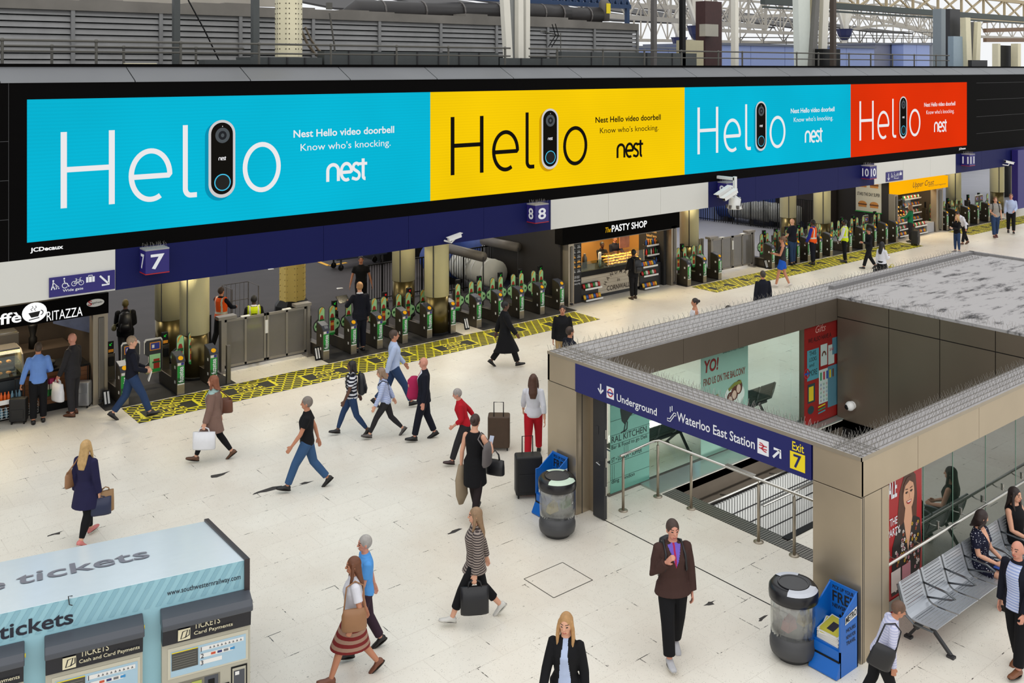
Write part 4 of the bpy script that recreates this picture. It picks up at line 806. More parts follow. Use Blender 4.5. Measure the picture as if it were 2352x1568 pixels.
# ================================================================ roofscape above the screens
LOUV = M('louvre_grey', (134, 134, 134), .5, .3, var=.22, scale=2.2); CONC = M('stained_concrete', (120, 116, 110), .85, var=.45, scale=1.1); RAILG = M('rail_grey', (84, 82, 76), .5, var=.1); CREAMW = M('cream_white_steel', (226, 218, 186), .5, var=.06); WSTEEL = M('white_steel', (224, 220, 208), .5, var=.06, scale=2); GREYB = M('grey_beam', (70, 74, 74), .55, var=.12); BLUEG = M('girder_blue', (28, 58, 96), .5, var=.1); PIPEB = M('black_duct', (38, 35, 35), .45, var=.25, scale=2); LILAC = M('lilac_blue', (150, 168, 220), .5, var=.04); BROWN = M('brown_steel', (116, 92, 70), .6, var=.15); DGREEN = M('green_grey_beam', (62, 70, 66), .5, var=.1)
WV = 27.0
zt = PV(0, 18, WV)[2]; uR = PV(1465, 90, WV)[0]
t = thing('louvre_wall', 'long grey louvred plant wall above the screens', 'louvre wall', (0, WV, 7.5))
NL = 12
for k in range(NL):
    z0 = 7.56 + k * (zt - 7.56) / NL; z1 = 7.56 + (k + 1) * (zt - 7.56) / NL
    if k == 0: lv = MB()
    lv.hexa([(-4, WV + .0, z0 + .032), (uR, WV + .0, z0 + .032), (uR, WV + .3, z0 + .032), (-4, WV + .3, z0 + .032), (-4, WV + .05, z1), (uR, WV + .05, z1), (uR, WV + .3, z1), (-4, WV + .3, z1)])
lv.build('louvre_blades', LOUV, t); MB().box((-4, WV + .3, 7.55), (uR, WV + 1.6, zt)).build('wall_body', GREYB, t)
xs = [167, 369, 552, 719, 871, 1012, 1140, 1258, 1365, 1464]
for i, x_ in enumerate(xs): u = PV(x_, 90, WV)[0]; MB().box((u - .05, WV - .04, 7.55), (u + .05, WV + .03, zt)).build('louvre_post', LOUV, t)
cp = MB(); N = 34
for k in range(N):
    a_ = -4 + (uR + 4) * k / N; b_ = -4 + (uR + 4) * (k + 1) / N; h = zt + .30 + rnd.uniform(-.05, .08)
    cp.box((a_, WV - .06, zt), (b_, WV + 1.7, h))
cp.build('concrete_cap', CONC, t)
# two-bar handrails on the deck edge
def hand_rail(u0, u1, v, z, label, posts, zb=7.55, low=True):
    t = thing('deck_handrail', label, 'handrail', (u0, v, zb)); m = MB(); m.tube([(u0, v, z), (u1, v, z)], .03, 6)
    m.build('top_rail', RAILG, t)
    if low: m = MB(); m.tube([(u0, v, z - .24), (u1, v, z - .24)], .025, 6); m.build('lower_rail', RAILG, t)
    for u in posts: m = MB(); m.tube([(u, v, zb), (u, v, z)], .032, 6); m.ell((u, v, z), (.05, .05, .05), 8, 6); m.build('rail_post', RAILG, t)
v = 23.1; z = PV(300, 96, v)[2]
hand_rail(2.2, PV(1172, 110, v)[0], v, z, 'grey pipe handrail along the deck edge, left of the white raking posts', [PV(x_, 100, v)[0] for x_ in (5, 221, 415, 595, 760, 911, 1030, 1160)])
hand_rail(PV(1215, 110, v)[0], PV(2180, 118, v)[0], v, z, 'grey pipe handrail along the deck edge, right of the white raking posts', [PV(x_, 110, v)[0] for x_ in (1280, 1385, 1480, 1565, 1650, 1705, 1830, 1880, 1950, 2000, 2050, 2100, 2150)])
v = 24.3; hand_rail(2.5, PV(560, 110, v)[0], v, z - .10, 'second lower grey pipe handrail just behind the first', [PV(x_, 110, v)[0] for x_ in (119, 284, 450)], low=False)
def post(name, x0, x1, ytop, ybot, v, mat, label, depth_=None, cat='post', x0t=None, x1t=None, parts=None):
    a0 = PV(x0, ybot, v); a1 = PV(x1, ybot, v); b0 = PV(x0 if x0t is None else x0t, ytop, v); b1 = PV(x1 if x1t is None else x1t, ytop, v); d_ = depth_ or max(.05, a1[0] - a0[0])
    zb_ = (7.551 if v < 26.4 else 0.0) if ybot > 100 else a0[2]
    o = MB().hexa([(a0[0], v, zb_), (a1[0], v, zb_), (a1[0], v + d_, zb_), (a0[0], v + d_, zb_), (b0[0], v, b0[2]), (b1[0], v, b0[2]), (b1[0], v + d_, b0[2]), (b0[0], v + d_, b0[2])]).build(name, mat); tag(o, label, cat); return o
# cream riveted column on its beam
v = 24.2; cu, _, cz = PV(663, 131, v); r = .36; t = thing('riveted_roof_column', 'cream riveted column rising above the big cyan screen', 'column', (cu, v, cz))
m = MB(); m.loft([(Vector((cu, v, cz)), UX, Vector((0, 1, 0)), r, r), (Vector((cu, v, 16)), UX, Vector((0, 1, 0)), r, r)], 8); m.tf(Matrix.Translation((cu, v, 0)) @ Matrix.Rotation(.25, 4, 'Z') @ Matrix.Translation((-cu, -v, 0))); m.build('column_shaft', CREAMW, t)
rv = MB()
for k in range(8):
    aa = .25 + PI / 8 + 2 * PI * k / 8; ca, sa = math.cos(aa), math.sin(aa); ap = r * math.cos(PI / 8)
    for q in (-.09, .09):
        for i in range(14): rv.ell((cu + ca * ap - sa * q, v + sa * ap + ca * q, cz + .08 + i * .135), (.02, .02, .02), 6, 4)
rv.build('rivets', M('rivet_dark', (96, 88, 70), .6), t)
def beam(x0, x1, y0, y1, v, mat, label, d_=.5, name='box_beam', cat='beam', ns=0):
    a = PV(x0, y1, v); b = PV(x1, y1, v); zt_ = PV(x0, y0, v)[2]; o = MB().box((a[0], v, 7.55), (b[0], v + d_, zt_)).build(name, mat); tag(o, label, cat)
    for k in range(ns): u = a[0] + (b[0] - a[0]) * (k + 1) / (ns + 1); MB().box((u - .02, v - .03, 7.55), (u + .02, v, zt_)).build('stiffener', DARK, o)
beam(575, 740, 131, 145, 23.7, GREYB, 'grey box beam carrying the cream riveted column', .9, ns=3); beam(745, 1145, 117, 145, 23.8, GREYB, 'long grey box beam between the riveted column and the white raking posts', .4, ns=7); beam(1148, 1290, 133, 145, 23.8, GREYB, 'low grey box beam under the white raking posts', .8, ns=2); beam(470, 575, 137, 146, 23.6, GREYB, 'short low grey beam at the left of the riveted column', .4)
beam(1290, 1600, 118, 128, 24.6, GREYB, 'dark grey rail beam before the end of the louvred wall', .3, ns=4)
post('dark_steel_post', 400, 414, -40, 145, 25.0, GREYB, 'dark steel post in front of the louvred wall, left of the riveted column'); post('dark_steel_post', 582, 596, -40, 132, 24.0, GREYB, 'dark steel post close to the left of the cream riveted column')
for i, (a, b, c, d) in enumerate(((1157, 1172, 1168, 1181), (1176, 1188, 1176, 1184), (1195, 1206, 1191, 1203), (1212, 1222, 1208, 1217))): post('white_raking_post', c, d, -60, 132, 24.0 + .25 * (i % 2), M('grey_web', (150, 152, 152), .5) if i == 1 else WSTEEL, ('broad white raking post, leftmost of the bundle', 'grey raking post inside the white bundle', 'white raking post inside the bundle, right of the grey one', 'thin white raking post, rightmost of the bundle')[i], .2, 'post', a - 4, b - 4)
# black insulated ducts and the blue girder on the wall
def duct(x0, y0, x1, y1, v, r, label, n=3):
    p, q = Vector(PV(x0, y0, v)), Vector(PV(x1, y1, v)); t = thing('insulated_duct', label, 'duct', p); m = MB(); m.tube([p - (q - p) * .08 - UZ * .25, p, q], [r * .5, r, r], 14); m.build('duct_wrap', PIPEB, t, True)
    for k in range(n): c = p.lerp(q, (k + .6) / n); d_ = (q - p).normalized() * .03; m = MB(); m.tube([c - d_, c + d_], r + .02, 14); m.build('duct_band', PIPEG, t)
duct(815, 25, 1170, 30, 28.0, .36, 'thick black insulated duct along the top of the louvred wall, left of the raking posts', 4); duct(1215, 30, 1300, 33, 28.0, .36, 'black insulated duct on the louvred wall, right of the raking posts', 2); duct(1305, 36, 1375, 36, 28.0, .33, 'shorter black insulated duct near the end of the louvred wall', 1)
v = 28.6; p, q = PV(1050, -6, v), PV(1450, 10, v); z0, z1 = PV(1050, -40, v)[2], PV(1050, -2, v)[2]; t = thing('blue_girder', 'dark blue lattice girder over the louvred wall', 'girder', (p[0], v, z1)); zz = PV(1450, 20, v)[2]
m = MB(); m.box((p[0], v, zz), (q[0], v + .3, zz + .16)); m.box((p[0], v, zz + .75), (q[0], v + .3, zz + .95)); n = 26
for k in range(n): a = p[0] + (q[0] - p[0]) * k / n; w = (q[0] - p[0]) / n; m.bar((a, v + .15, zz + .1), (a + w, v + .15, zz + .8), .14, .1); m.bar((a + w, v + .15, zz + .1), (a, v + .15, zz + .8), .14, .1)
m.build('girder_lattice', BLUEG, t); MB().box((q[0] - .25, v, zz - .75), (q[0] - .1, v + .15, zz)).build('girder_leg', BLUEG, t)
# box of the yellow sign and small gear
p = PV(1400, 48, 27.6); o = MB().lathe([(.22, p[2]), (.22, p[2] + .75), (.1, p[2] + .9)], (p[0], 27.9, 0), 14).build('grey_cylinder', PIPEG, None, True); tag(o, 'grey cylinder with a yellow warning label near the end of the louvred wall', 'tank'); MB().box((p[0] - .1, 27.66, p[2] + .3), (p[0] + .12, 27.68, p[2] + .7)).build('warning_label', YELLOWP, o)
v = 26.3; p = Vector(PV(1283, 82, v)); t = thing('aerial', 'dark television aerial on a thin pole before the louvred wall', 'aerial', (p.x, v, 7.6)); m = MB(); m.tube([(p.x + .1, v, 7.56), (p.x + .1, v, p.z + .1)], .018, 6); m.tube([(p.x + .1, v, p.z), (p.x - .85, v, p.z + .15)], .018, 6); m.build('aerial_boom', RAILG, t); m = MB()
for k, l in ((.0, .42), (.15, .40)): m.tube([(p.x + .0 - k, v, p.z), (p.x - .25 - k, v - .1, p.z + l)], .018, 5); m.tube([(p.x + .0 - k, v, p.z), (p.x - .25 - k, v + .1, p.z - l)], .018, 5)
for k in range(5): m.tube([(p.x - .3 - k * .11, v - .15, p.z + .05), (p.x - .3 - k * .11, v + .15, p.z + .1)], .008, 4)
m.build('aerial_elements', BLACK, t)
m = MB(); pts = [Vector(PV(x_, y_, 26.2)) for x_, y_ in ((432, 0), (470, 70), (505, 143))]; m.tube(pts, .022, 5); tag(m.build('black_cable', BLACK), 'black cable hanging in front of the louvred wall, left of the riveted column', 'cable')
m = MB(); pts = [Vector(PV(x_, y_, 25.0)) for x_, y_ in ((692, 70), (706, 100), (722, 122), (745, 140), (752, 172))]; m.tube(pts, .04, 6); m.tube([q + Vector((.12, 0, .1)) for q in pts], .03, 6); tag(m.build('cable_bundle', M('cable_tan', (110, 98, 82), .6)), 'bundle of cables falling down beside the riveted column', 'cable')
pb = PV(768, 105, 25.6); m = MB(); m.tube([PV(757, 30, 25.6), pb, (pb[0] + .1, 25.6, 7.55)], .03, 6); m.box(*[tuple(Vector(PV(756, 14, 25.6)) + Vector(d)) for d in ((-.08, -.05, -.1), (.08, .05, .1))]); tag(m.build('lamp_pole', RAILG), 'thin leaning pole with a small head right of the riveted column', 'pole')
o = MB().box((PV(283, 143, 22.9)[0], 22.8, 8.06), (PV(357, 143, 22.9)[0], 22.9, 8.12)).build('white_plank', CREAMW); tag(o, 'pale plank lying on top of the screen coping', 'plank')
# posts and cabinets right of the louvred wall
post('grey_steel_post', 1502, 1509, -40, 146, 24.2, PIPEG, 'slim grey post just right of the louvred wall'); post('black_pipe', 1568, 1575, -40, 140, 24.6, BLACK, 'slim black pipe left of the cream cabinet'); post('cream_cabinet', 1576, 1616, 92, 126, 25.0, M('cabinet_cream', (190, 182, 150), .5), 'cream electrical cabinet on the deck railing', .5, 'cabinet'); post('dark_red_switchgear', 1620, 1658, 2, 126, 25.4, M('switch_red', (62, 34, 32), .6, var=.3), 'tall dark red switchgear rack with a grey box on it', .5, 'switchgear')
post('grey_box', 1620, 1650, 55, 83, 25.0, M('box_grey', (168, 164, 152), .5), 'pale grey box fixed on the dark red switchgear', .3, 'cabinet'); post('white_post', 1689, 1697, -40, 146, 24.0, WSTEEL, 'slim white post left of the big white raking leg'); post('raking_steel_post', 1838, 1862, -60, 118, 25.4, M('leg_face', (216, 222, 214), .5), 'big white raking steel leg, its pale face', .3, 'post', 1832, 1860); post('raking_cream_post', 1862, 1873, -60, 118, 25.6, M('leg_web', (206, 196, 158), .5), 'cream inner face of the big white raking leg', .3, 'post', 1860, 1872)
post('raking_grey_post', 1862, 1874, -60, 120, 25.2, M('leg_grey', (112, 110, 106), .5), 'grey shaded side flange of the big raking leg', .2, 'post', 1878, 1886); post('white_raking_post', 1885, 1897, -60, 118, 25.3, WSTEEL, 'white raking post right of the big raking leg', .2, 'post', 1894, 1908)  # shade on the leg's side flange is put into its grey colour
post('brown_post', 1915, 1921, -40, 147, 24.4, M('rust_post', (70, 58, 50), .6), 'thin rust brown post near the big raking leg'); post('black_locker', 1890, 1930, 112, 146, 24.8, BLACK, 'black locker on the deck behind the railing', .4, 'cabinet'); post('grey_column', 2162, 2172, 20, 148, 25.0, M('col_grey', (126, 136, 142), .5), 'slim grey blue column at the right end of the deck'); post('dark_column', 2182, 2205, 20, 150, 25.4, DARK, 'dark column behind the pale blue cabinet', .4); post('blue_cabinet', 2190, 2219, 83, 112, 25.0, M('cab_blue', (150, 168, 180), .5), 'pale blue cabinet on the dark column', .3, 'cabinet')
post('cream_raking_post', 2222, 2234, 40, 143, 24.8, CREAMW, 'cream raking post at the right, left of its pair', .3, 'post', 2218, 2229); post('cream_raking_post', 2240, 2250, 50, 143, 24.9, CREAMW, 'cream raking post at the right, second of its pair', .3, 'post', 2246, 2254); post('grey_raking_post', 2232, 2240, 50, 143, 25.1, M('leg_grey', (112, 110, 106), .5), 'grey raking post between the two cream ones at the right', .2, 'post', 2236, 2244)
post('dark_box', 2232, 2268, 138, 150, 24.6, DARK, 'dark equipment box at the foot of the cream raking posts', .4, 'cabinet'); post('doorway_frame', 2292, 2298, 100, 148, 27, CREAMW, 'cream frame upright at the far right of the deck, left one'); post('doorway_frame', 2338, 2345, 100, 148, 27, CREAMW, 'cream frame upright at the far right of the deck, right one'); post('black_board', 2298, 2338, 104, 148, 27.6, BLACK, 'black panel between the cream frame uprights at far right', .1, 'panel')
# blue cabins
def cabin(x0, x1, ytop, v, label, d_=5.0, m_=LILAC):
    a, b = PV(x0, 120, v)[0], PV(x1, 120, v)[0]; z1 = PV(x0, ytop, v)[2]; t = thing('blue_cabin', label, 'cabin', (a, v, 6)); MB().box((a, v, 0), (b, v + d_, z1)).build('cabin_wall', m_, t); MB().box((a - .1, v - .1, z1), (b + .1, v + d_, z1 + .12)).build('cabin_roof', M('cabin_roof', (110, 116, 130), .5), t)
    n = max(2, int((b - a) / 3))
    for k in range(1, n): u = a + (b - a) * k / n; MB().box((u - .02, v - .01, 6.2), (u + .02, v, z1)).build('wall_joint', M('joint_blue', (124, 140, 190), .5), t)
cabin(1467, 1600, 111, 33, 'lilac blue cabin right behind the end of the louvred wall'); cabin(1640, 2008, 103, 33, 'long lilac blue cabin behind the railing on the deck'); cabin(2075, 2135, 102, 36, 'lilac blue cabin end set back at the right', .9); cabin(2010, 2074, 102, 37, 'shaded grey blue cabin wall between two lilac cabins', 3, M('cabin_shaded', (128, 132, 152), .5)); cabin(2140, 2240, 102, 38, 'grey cabin behind the pale blue cabinet', 3, M('cabin_pale', (140, 146, 156), .5))  # the recessed wall between the lilac cabins has its shade painted in as grey
# lattice roof trusses
TRUSSM = M('truss_backlit', (176, 170, 158), .6, var=.18, scale=1.5)  # white steel against bright sky: its backlit shade is put into this colour
def truss(p0, p1, h, n, label, w=.12, rise=0.0, mat=None, drop=True):
    p0, p1 = Vector(p0), Vector(p1); t = thing('roof_truss', label, 'roof truss', p0); m = MB()
    P = lambda k: p0.lerp(p1, k / n) + UZ * (rise * math.sin(PI * k / n)); Q = lambda k: P(k) + UZ * h
    for k in range(n): m.bar(P(k), P(k + 1), w * 1.5, w * 2.2); m.bar(Q(k), Q(k + 1), w * 1.3, w * 1.4)
    c = MB()
    for k in range(n + 1): c.bar(P(k), Q(k), w * .8, w * .8, up=(0, 1, 0))
    for k in range(n): c.bar(P(k), Q(k + 1), w * .7, w * .7); c.bar(Q(k), P(k + 1), w * .55, w * .55)
    m.build('truss_chord', mat or TRUSSM, t); c.build('truss_lattice', mat or TRUSSM, t)
def tr(x0, y0, x1, y1, v0, v1, h, n, label, w=.12, rise=0, mat=None): truss(PV(x0, y0, v0), PV(x1, y1, v1), h, n, label, w, rise, mat)
tr(1330, 32, 1760, 62, 40, 40, 2.0, 9, 'white lattice roof truss with riveted lower boom, right of the blue girder', .13); tr(1560, 66, 1860, 78, 44, 44, 2.2, 8, 'white lattice roof truss behind the tall switchgear rack', .11); tr(1700, 40, 2180, 84, 50, 50, 2.6, 12, 'white lattice roof truss behind the big raking leg', .12, 1.0); tr(1940, 72, 2160, 92, 46, 46, 1.9, 8, 'low white lattice roof truss above the long lilac cabin', .10, .9); tr(2140, 80, 2352, 88, 56, 56, 2.6, 7, 'white lattice roof truss at the far right above the cream frame', .14)
tr(1440, 92, 1700, 96, 60, 60, 3.2, 9, 'distant white lattice truss low behind the louvred wall end', .12); tr(1700, 96, 2250, 104, 66, 66, 3.6, 14, 'most distant white lattice truss above the cabins', .13); tr(1240, 5, 1560, 18, 52, 52, 2.0, 8, 'pale lattice truss behind the blue girder', .14); tr(120, -2, 640, 8, 40, 40, 2.0, 10, 'pale lattice truss just showing above the louvred wall at left', .14)
tr(1900, 10, 2352, 50, 34, 34, 1.5, 8, 'cream riveted girder crossing the upper right', .18, 0, M('girder_cream', (176, 160, 128), .6, var=.15))
t = MB(); p, q = Vector(PV(1752, 2, 30)), Vector(PV(2380, 46, 30)); t.bar(p, q, .3, .32); t.bar(p + UZ * -.3, q + UZ * -.3, .1, .1); tag(t.build('walkway_beam', DGREEN), 'dark green grey walkway beam crossing the upper right', 'beam')
for i, (x_, yb, lb) in enumerate(((1603, 92, 'white latticed column with a dark blue capital left of the switchgear'), (1900 + 40, 92, 'white latticed column with a dark blue capital above the long cabin'), (1560, 110, 'smaller far column with a blue capital behind the railing'))):
    v = (38, 42, 52)[i]; p = PV(x_, yb, v); t = thing('capital_column', lb, 'column', (p[0], v, 6)); MB().lathe([(.25, p[2]), (.5, p[2] + .35), (.62, p[2] + .75), (.68, p[2] + .85)], (p[0], v, 0), 8).build('blue_capital', M('capital_blue', (44, 50, 92), .5), t); MB().box((p[0] - .22, v - .22, p[2] + .85), (p[0] + .22, v + .22, p[2] + 6)).build('column_shaft', WSTEEL, t); MB().lathe([(.2, 0), (.2, p[2])], (p[0], v, 0), 8).build('column_base', WSTEEL, t)
    for s in (-1, 1): m = MB(); m.bar((p[0] + s * .15, v, p[2] + .85), (p[0] + s * 2.0, v, p[2] + 4.5), .2, .2); m.build('column_brace', WSTEEL, t)
for i, (x_, y_, x2, y2, v, lb) in enumerate(((1330, 120, 1560, 124, 31, 'thin grey rail behind the louvred wall end'), (1930, 68, 2180, 76, 44, 'thin dark walkway rail above the long cabin, upper'), (1700, 86, 2180, 88, 40, 'thin dark walkway rail above the long cabin, lower'))):
    p, q = Vector(PV(x_, y_, v)), Vector(PV(x2, y2, v)); m = MB(); m.tube([p, q], .035, 5); m.tube([p - UZ * .4, q - UZ * .4], .03, 5)
    for k in range(12): c = p.lerp(q, k / 11); m.tube([c - UZ * 1.0, c], .03, 5)
    tag(m.build('walkway_rail', RAILG), lb, 'handrail')
# dark glazed roof slopes far behind, and brown beams at the right
ROOFD = M('roof_dark', (52, 50, 50), .7, var=.2)
rf = MB()
for k in range(7): rf.hexa([(20 + k * 14, 62, 12.2), (30 + k * 14, 62, 12.2), (30 + k * 14, 92, 16.5), (20 + k * 14, 92, 16.5), (20 + k * 14, 62, 12.35), (30 + k * 14, 62, 12.35), (30 + k * 14, 92, 16.65), (20 + k * 14, 92, 16.65)])
structure(rf.build('roof', ROOFD))
for i in range(3): p, q = Vector(PV(2262, 48 + i * 22, 40)), Vector(PV(2400, 40 + i * 26, 40)); m = MB(); m.bar(p, q, .3, .35); tag(m.build('brown_beam', BROWN), 'brown timber-coloured beam at the far right, %s of three' % ('top', 'middle', 'lowest')[i], 'beam')
o = MB().box((PV(2338, 400, 21.6)[0], 21.6, PV(2338, 480, 21.6)[2]), (PV(2338, 400, 21.6)[0] + 1.2, 21.9, PV(2338, 345, 21.6)[2])).build('blue_banner', SIGNB); tag(o, 'dark blue upright banner with white lettering at the far right edge', 'banner')
# ================================================================ the underground entrance
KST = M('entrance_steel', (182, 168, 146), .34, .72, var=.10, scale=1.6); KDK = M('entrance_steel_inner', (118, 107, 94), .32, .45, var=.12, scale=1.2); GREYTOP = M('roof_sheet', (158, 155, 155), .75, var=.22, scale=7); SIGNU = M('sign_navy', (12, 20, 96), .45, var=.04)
UF, UBK, VL, VR, ZT, ZF = 11.87, 19.85, 13.57, 7.18, 2.77, 2.24
def roof_sheet_dirty():
    m = M('roof_felt_dirty', (172, 170, 170), .8, var=.1); nt, b = nodes_of(m); tc = nt.nodes.new('ShaderNodeTexCoord'); mp = nt.nodes.new('ShaderNodeMapping'); mp.inputs['Scale'].default_value = (.5, 1.6, 1); nt.links.new(tc.outputs['Object'], mp.inputs[0])
    n = nt.nodes.new('ShaderNodeTexNoise'); n.inputs['Scale'].default_value = 2.6; n.inputs['Detail'].default_value = 9; n.inputs['Roughness'].default_value = .72; nt.links.new(mp.outputs[0], n.inputs['Vector'])
    r = nt.nodes.new('ShaderNodeMapRange'); r.inputs[1].default_value = .52; r.inputs[2].default_value = .64; nt.links.new(n.outputs['Fac'], r.inputs[0])
    nt.links.new(mix_node(nt, r.outputs[0], rgbl(166, 163, 163), rgbl(52, 50, 52)), b.inputs['Base Color']); return m
ROOFK = roof_sheet_dirty()
ent = thing('underground_entrance', 'steel clad underground entrance with an open roof ring, at the right of the concourse', 'entrance', (UF, VR, 0))
r = MB(); r.box((UF, 12.62, ZT - .04), (27.4, VL, ZT)); r.box((UF, VR + .46, ZT - .04), (UF + .48, 12.62, ZT)); r.box((UF, VR, ZT - .04), (27.4, VR + .46, ZT)); r.build('roof_ring', GREYTOP, ent)
r = MB(); r.box((UBK, VR + .46, ZT - .04), (27.4, 12.62, ZT + .02)); r.build('roof_slab', ROOFK, ent)
k = MB(); k.box((20.4, 13.06, ZT), (27.4, 13.2, ZT + .08)); k.box((27.3, 7.2, ZT), (27.4, 13.2, ZT + .08)); k.build('roof_kerb', M('kerb_grey', (128, 126, 126), .7), ent)
e = .008
for a, b in ((VR, 7.93), (12.82, VL)): MB().box((UF, a, ZF), (UF + .05, b, ZT - .04)).build('corner_fascia', KST, ent, bevel=.004)
f = MB(); uu = [UF, 13.35, 15.2, 17.0, 18.8, 20.6, 22.4, 24.2, 27.4]
for a, b in zip(uu, uu[1:]): f.box((a + e / 2, VR, ZF), (b - e / 2, VR + .05, ZT - .04))
f.build('side_fascia', KST, ent)
ed = MB(); ed.box((UF - .012, VR - .012, ZT - .045), (27.4, VR, ZT + .008)); ed.box((UF - .012, VR - .012, ZT - .045), (UF, VL, ZT + .008)); ed.build('roof_edge_trim', STEEL, ent)
f = MB(); uu = [UF + .3, 14.55, 16.25, 17.85, 19.0, 19.86]
for a, b in zip(uu, uu[1:]): f.box((a + e / 2, 12.62, ZF), (b - e / 2, 12.67, ZT - .04))
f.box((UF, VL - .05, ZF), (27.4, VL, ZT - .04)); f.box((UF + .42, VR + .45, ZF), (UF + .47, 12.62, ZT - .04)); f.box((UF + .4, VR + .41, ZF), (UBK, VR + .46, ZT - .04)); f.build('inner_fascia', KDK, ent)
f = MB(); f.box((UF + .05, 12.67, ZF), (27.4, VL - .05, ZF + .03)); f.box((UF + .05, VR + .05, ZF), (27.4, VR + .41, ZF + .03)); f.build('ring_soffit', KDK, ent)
bw = MB(); vv = [12.62, 11.35, 10.2, 9.05, 7.64]
for a, b in zip(vv, vv[1:]): bw.box((UBK, b + e, -3), (UBK + .1, a - e, 2.30)); bw.box((UBK, b + e, 2.32), (UBK + .1, a - e, ZT - .04))
bw.build('back_wall', M('entrance_back_wall', (112, 101, 88), .26, .45, var=.15, scale=.8), ent); MB().box((UBK + .02, VR + .46, -3), (UBK + .3, 12.62, ZT - .05)).build('back_core', BLACK, ent)
# pillars
p = MB(); p.box((UF, VR, 0), (UF + .70, 7.93, ZF - .012)); p.build('pillar', KST, ent, bevel=.006)
p = MB(); p.box((UF + .02, VR - .003, .0), (UF + .03, VR, ZF)); p.box((UF + .06, VR - .003, 0), (UF + .066, VR, ZF)); p.box((UF + .50, VR - .003, 0), (UF + .506, VR, ZF)); p.build('pillar_joint', DARK, ent)
p = MB(); p.box((UF, 12.80, 0), (UF + .42, VL, ZF - .012)); p.build('pillar', KST, ent, bevel=.006); p = MB(); p.box((UF + .14, 12.796, 0), (UF + .155, 12.80, ZF)); p.build('pillar_joint', DARK, ent)
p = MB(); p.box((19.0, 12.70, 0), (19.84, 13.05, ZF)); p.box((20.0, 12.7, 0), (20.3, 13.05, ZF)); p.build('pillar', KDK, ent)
MB().box((UF + .34, 12.62, 0), (UF + .42, 12.80, ZF)).build('door_jamb', STEEL, ent)
dr = MB().box((12.10, 12.32, .02), (12.17, 12.60, ZF - .02)).build('folding_door', M('door_charcoal', (58, 58, 60), .4, .3, var=.08), ent)
h = MB(); h.tube([(12.085, 12.44, 1.02), (12.03, 12.44, 1.02), (12.03, 12.36, 1.00)], .012, 8); h.build('door_handle', CHROME, dr); MB().box((12.092, 12.46, 1.5), (12.10, 12.52, 1.64)).build('lock_plate', DARK, dr)
for z in (.45, .95, 1.45): MB().tube([(12.135, 12.31, z), (12.135, 12.31, z + .16)], .014, 8).build('hinge', CHROME, dr)
# glass walls
GW = glass_mat('entrance_glass', (.86, .95, .92, 1), .03); GR = glass_mat('side_glass', (.20, .25, .23, 1), .20)
g = MB(); uu = [12.86, 13.98, 15.47, 17.05, 18.6, 19.9]
for i, (a, b) in enumerate(zip(uu, uu[1:])): MB().box((a + .006, 12.98, .02), (b - .006, 12.995, ZF)).build('glass_pane', GW, ent)
uu = [12.6, 14.1, 15.0, 16.1, 17.2, 18.4, 19.8]
for i, (a, b) in enumerate(zip(uu, uu[1:])): MB().box((a + .006, 7.50, .02), (b - .006, 7.515, ZF)).build('glass_pane', GR, ent)
for u in uu[1:-1]: MB().box((u - .006, 7.495, .02), (u + .006, 7.52, ZF)).build('pane_edge', M('glass_edge', (120, 160, 140), .3), ent)
b_ = MB(); b_.box((12.6, 7.48, 0), (19.8, 7.53, .05)); b_.box((12.86, 12.96, 0), (19.9, 13.02, .04)); b_.build('glass_channel', STEELD, ent)
rl = MB(); zz = .97; rl.tube([(UF + .6, 7.34, zz), (19.8, 7.34, zz + .04)], .024, 10); rl.build('side_handrail', CHROME, ent, True)
for k in range(8):
    u = 13.1 + k * .72; m = MB(); m.tube([(u, 7.34, zz - .01), (u, 7.40, zz - .03), (u, 7.50, zz - .02)], .010, 6); m.tube([(u, 7.49, zz - .05), (u, 7.49, zz + .06)], .016, 8); m.build('rail_bracket', CHROME, ent)
# bird spikes along the ring
def spikes(u0, v0, u1, v1, rows, nx, ny, step=.055, h=.11):
    L = math.hypot(u1 - u0, v1 - v0); n = int(L / step); m = MB()
    for r_ in rows:
        for k in range(n):
            t_ = (k + rnd.random() * .4) / n; p = Vector((u0 + (u1 - u0) * t_ + nx * r_, v0 + (v1 - v0) * t_ + ny * r_, ZT)); s = (-1) ** k
            m.tube([p, p + Vector((nx * .045 * s + rnd.uniform(-.015, .015), ny * .045 * s + rnd.uniform(-.015, .015), h))], .0026, 3, caps=False)
        m.bar((u0 + nx * r_, v0 + ny * r_, ZT + .004), (u1 + nx * r_, v1 + ny * r_, ZT + .004), .012, .006)
    return m
sp = join(spikes(UF, VR, UF, VL, (.06, .17, .28, .40, .46), 1, 0), spikes(UF, VR, 20, VR, (.06, .17, .28, .40, .45), 0, 1), spikes(UF, VL, 27, VL, (-.03, -.2, -.45, -.65, -.82, -.92), 0, 1, .075), spikes(UBK, VR + .5, UBK, 12.6, (.05, .2, .4), 1, 0, .08), spikes(27.35, 7.2, 27.35, 13.5, (-.05,), 1, 0, .1))
sp.build('bird_spikes', SPIKE, ent)
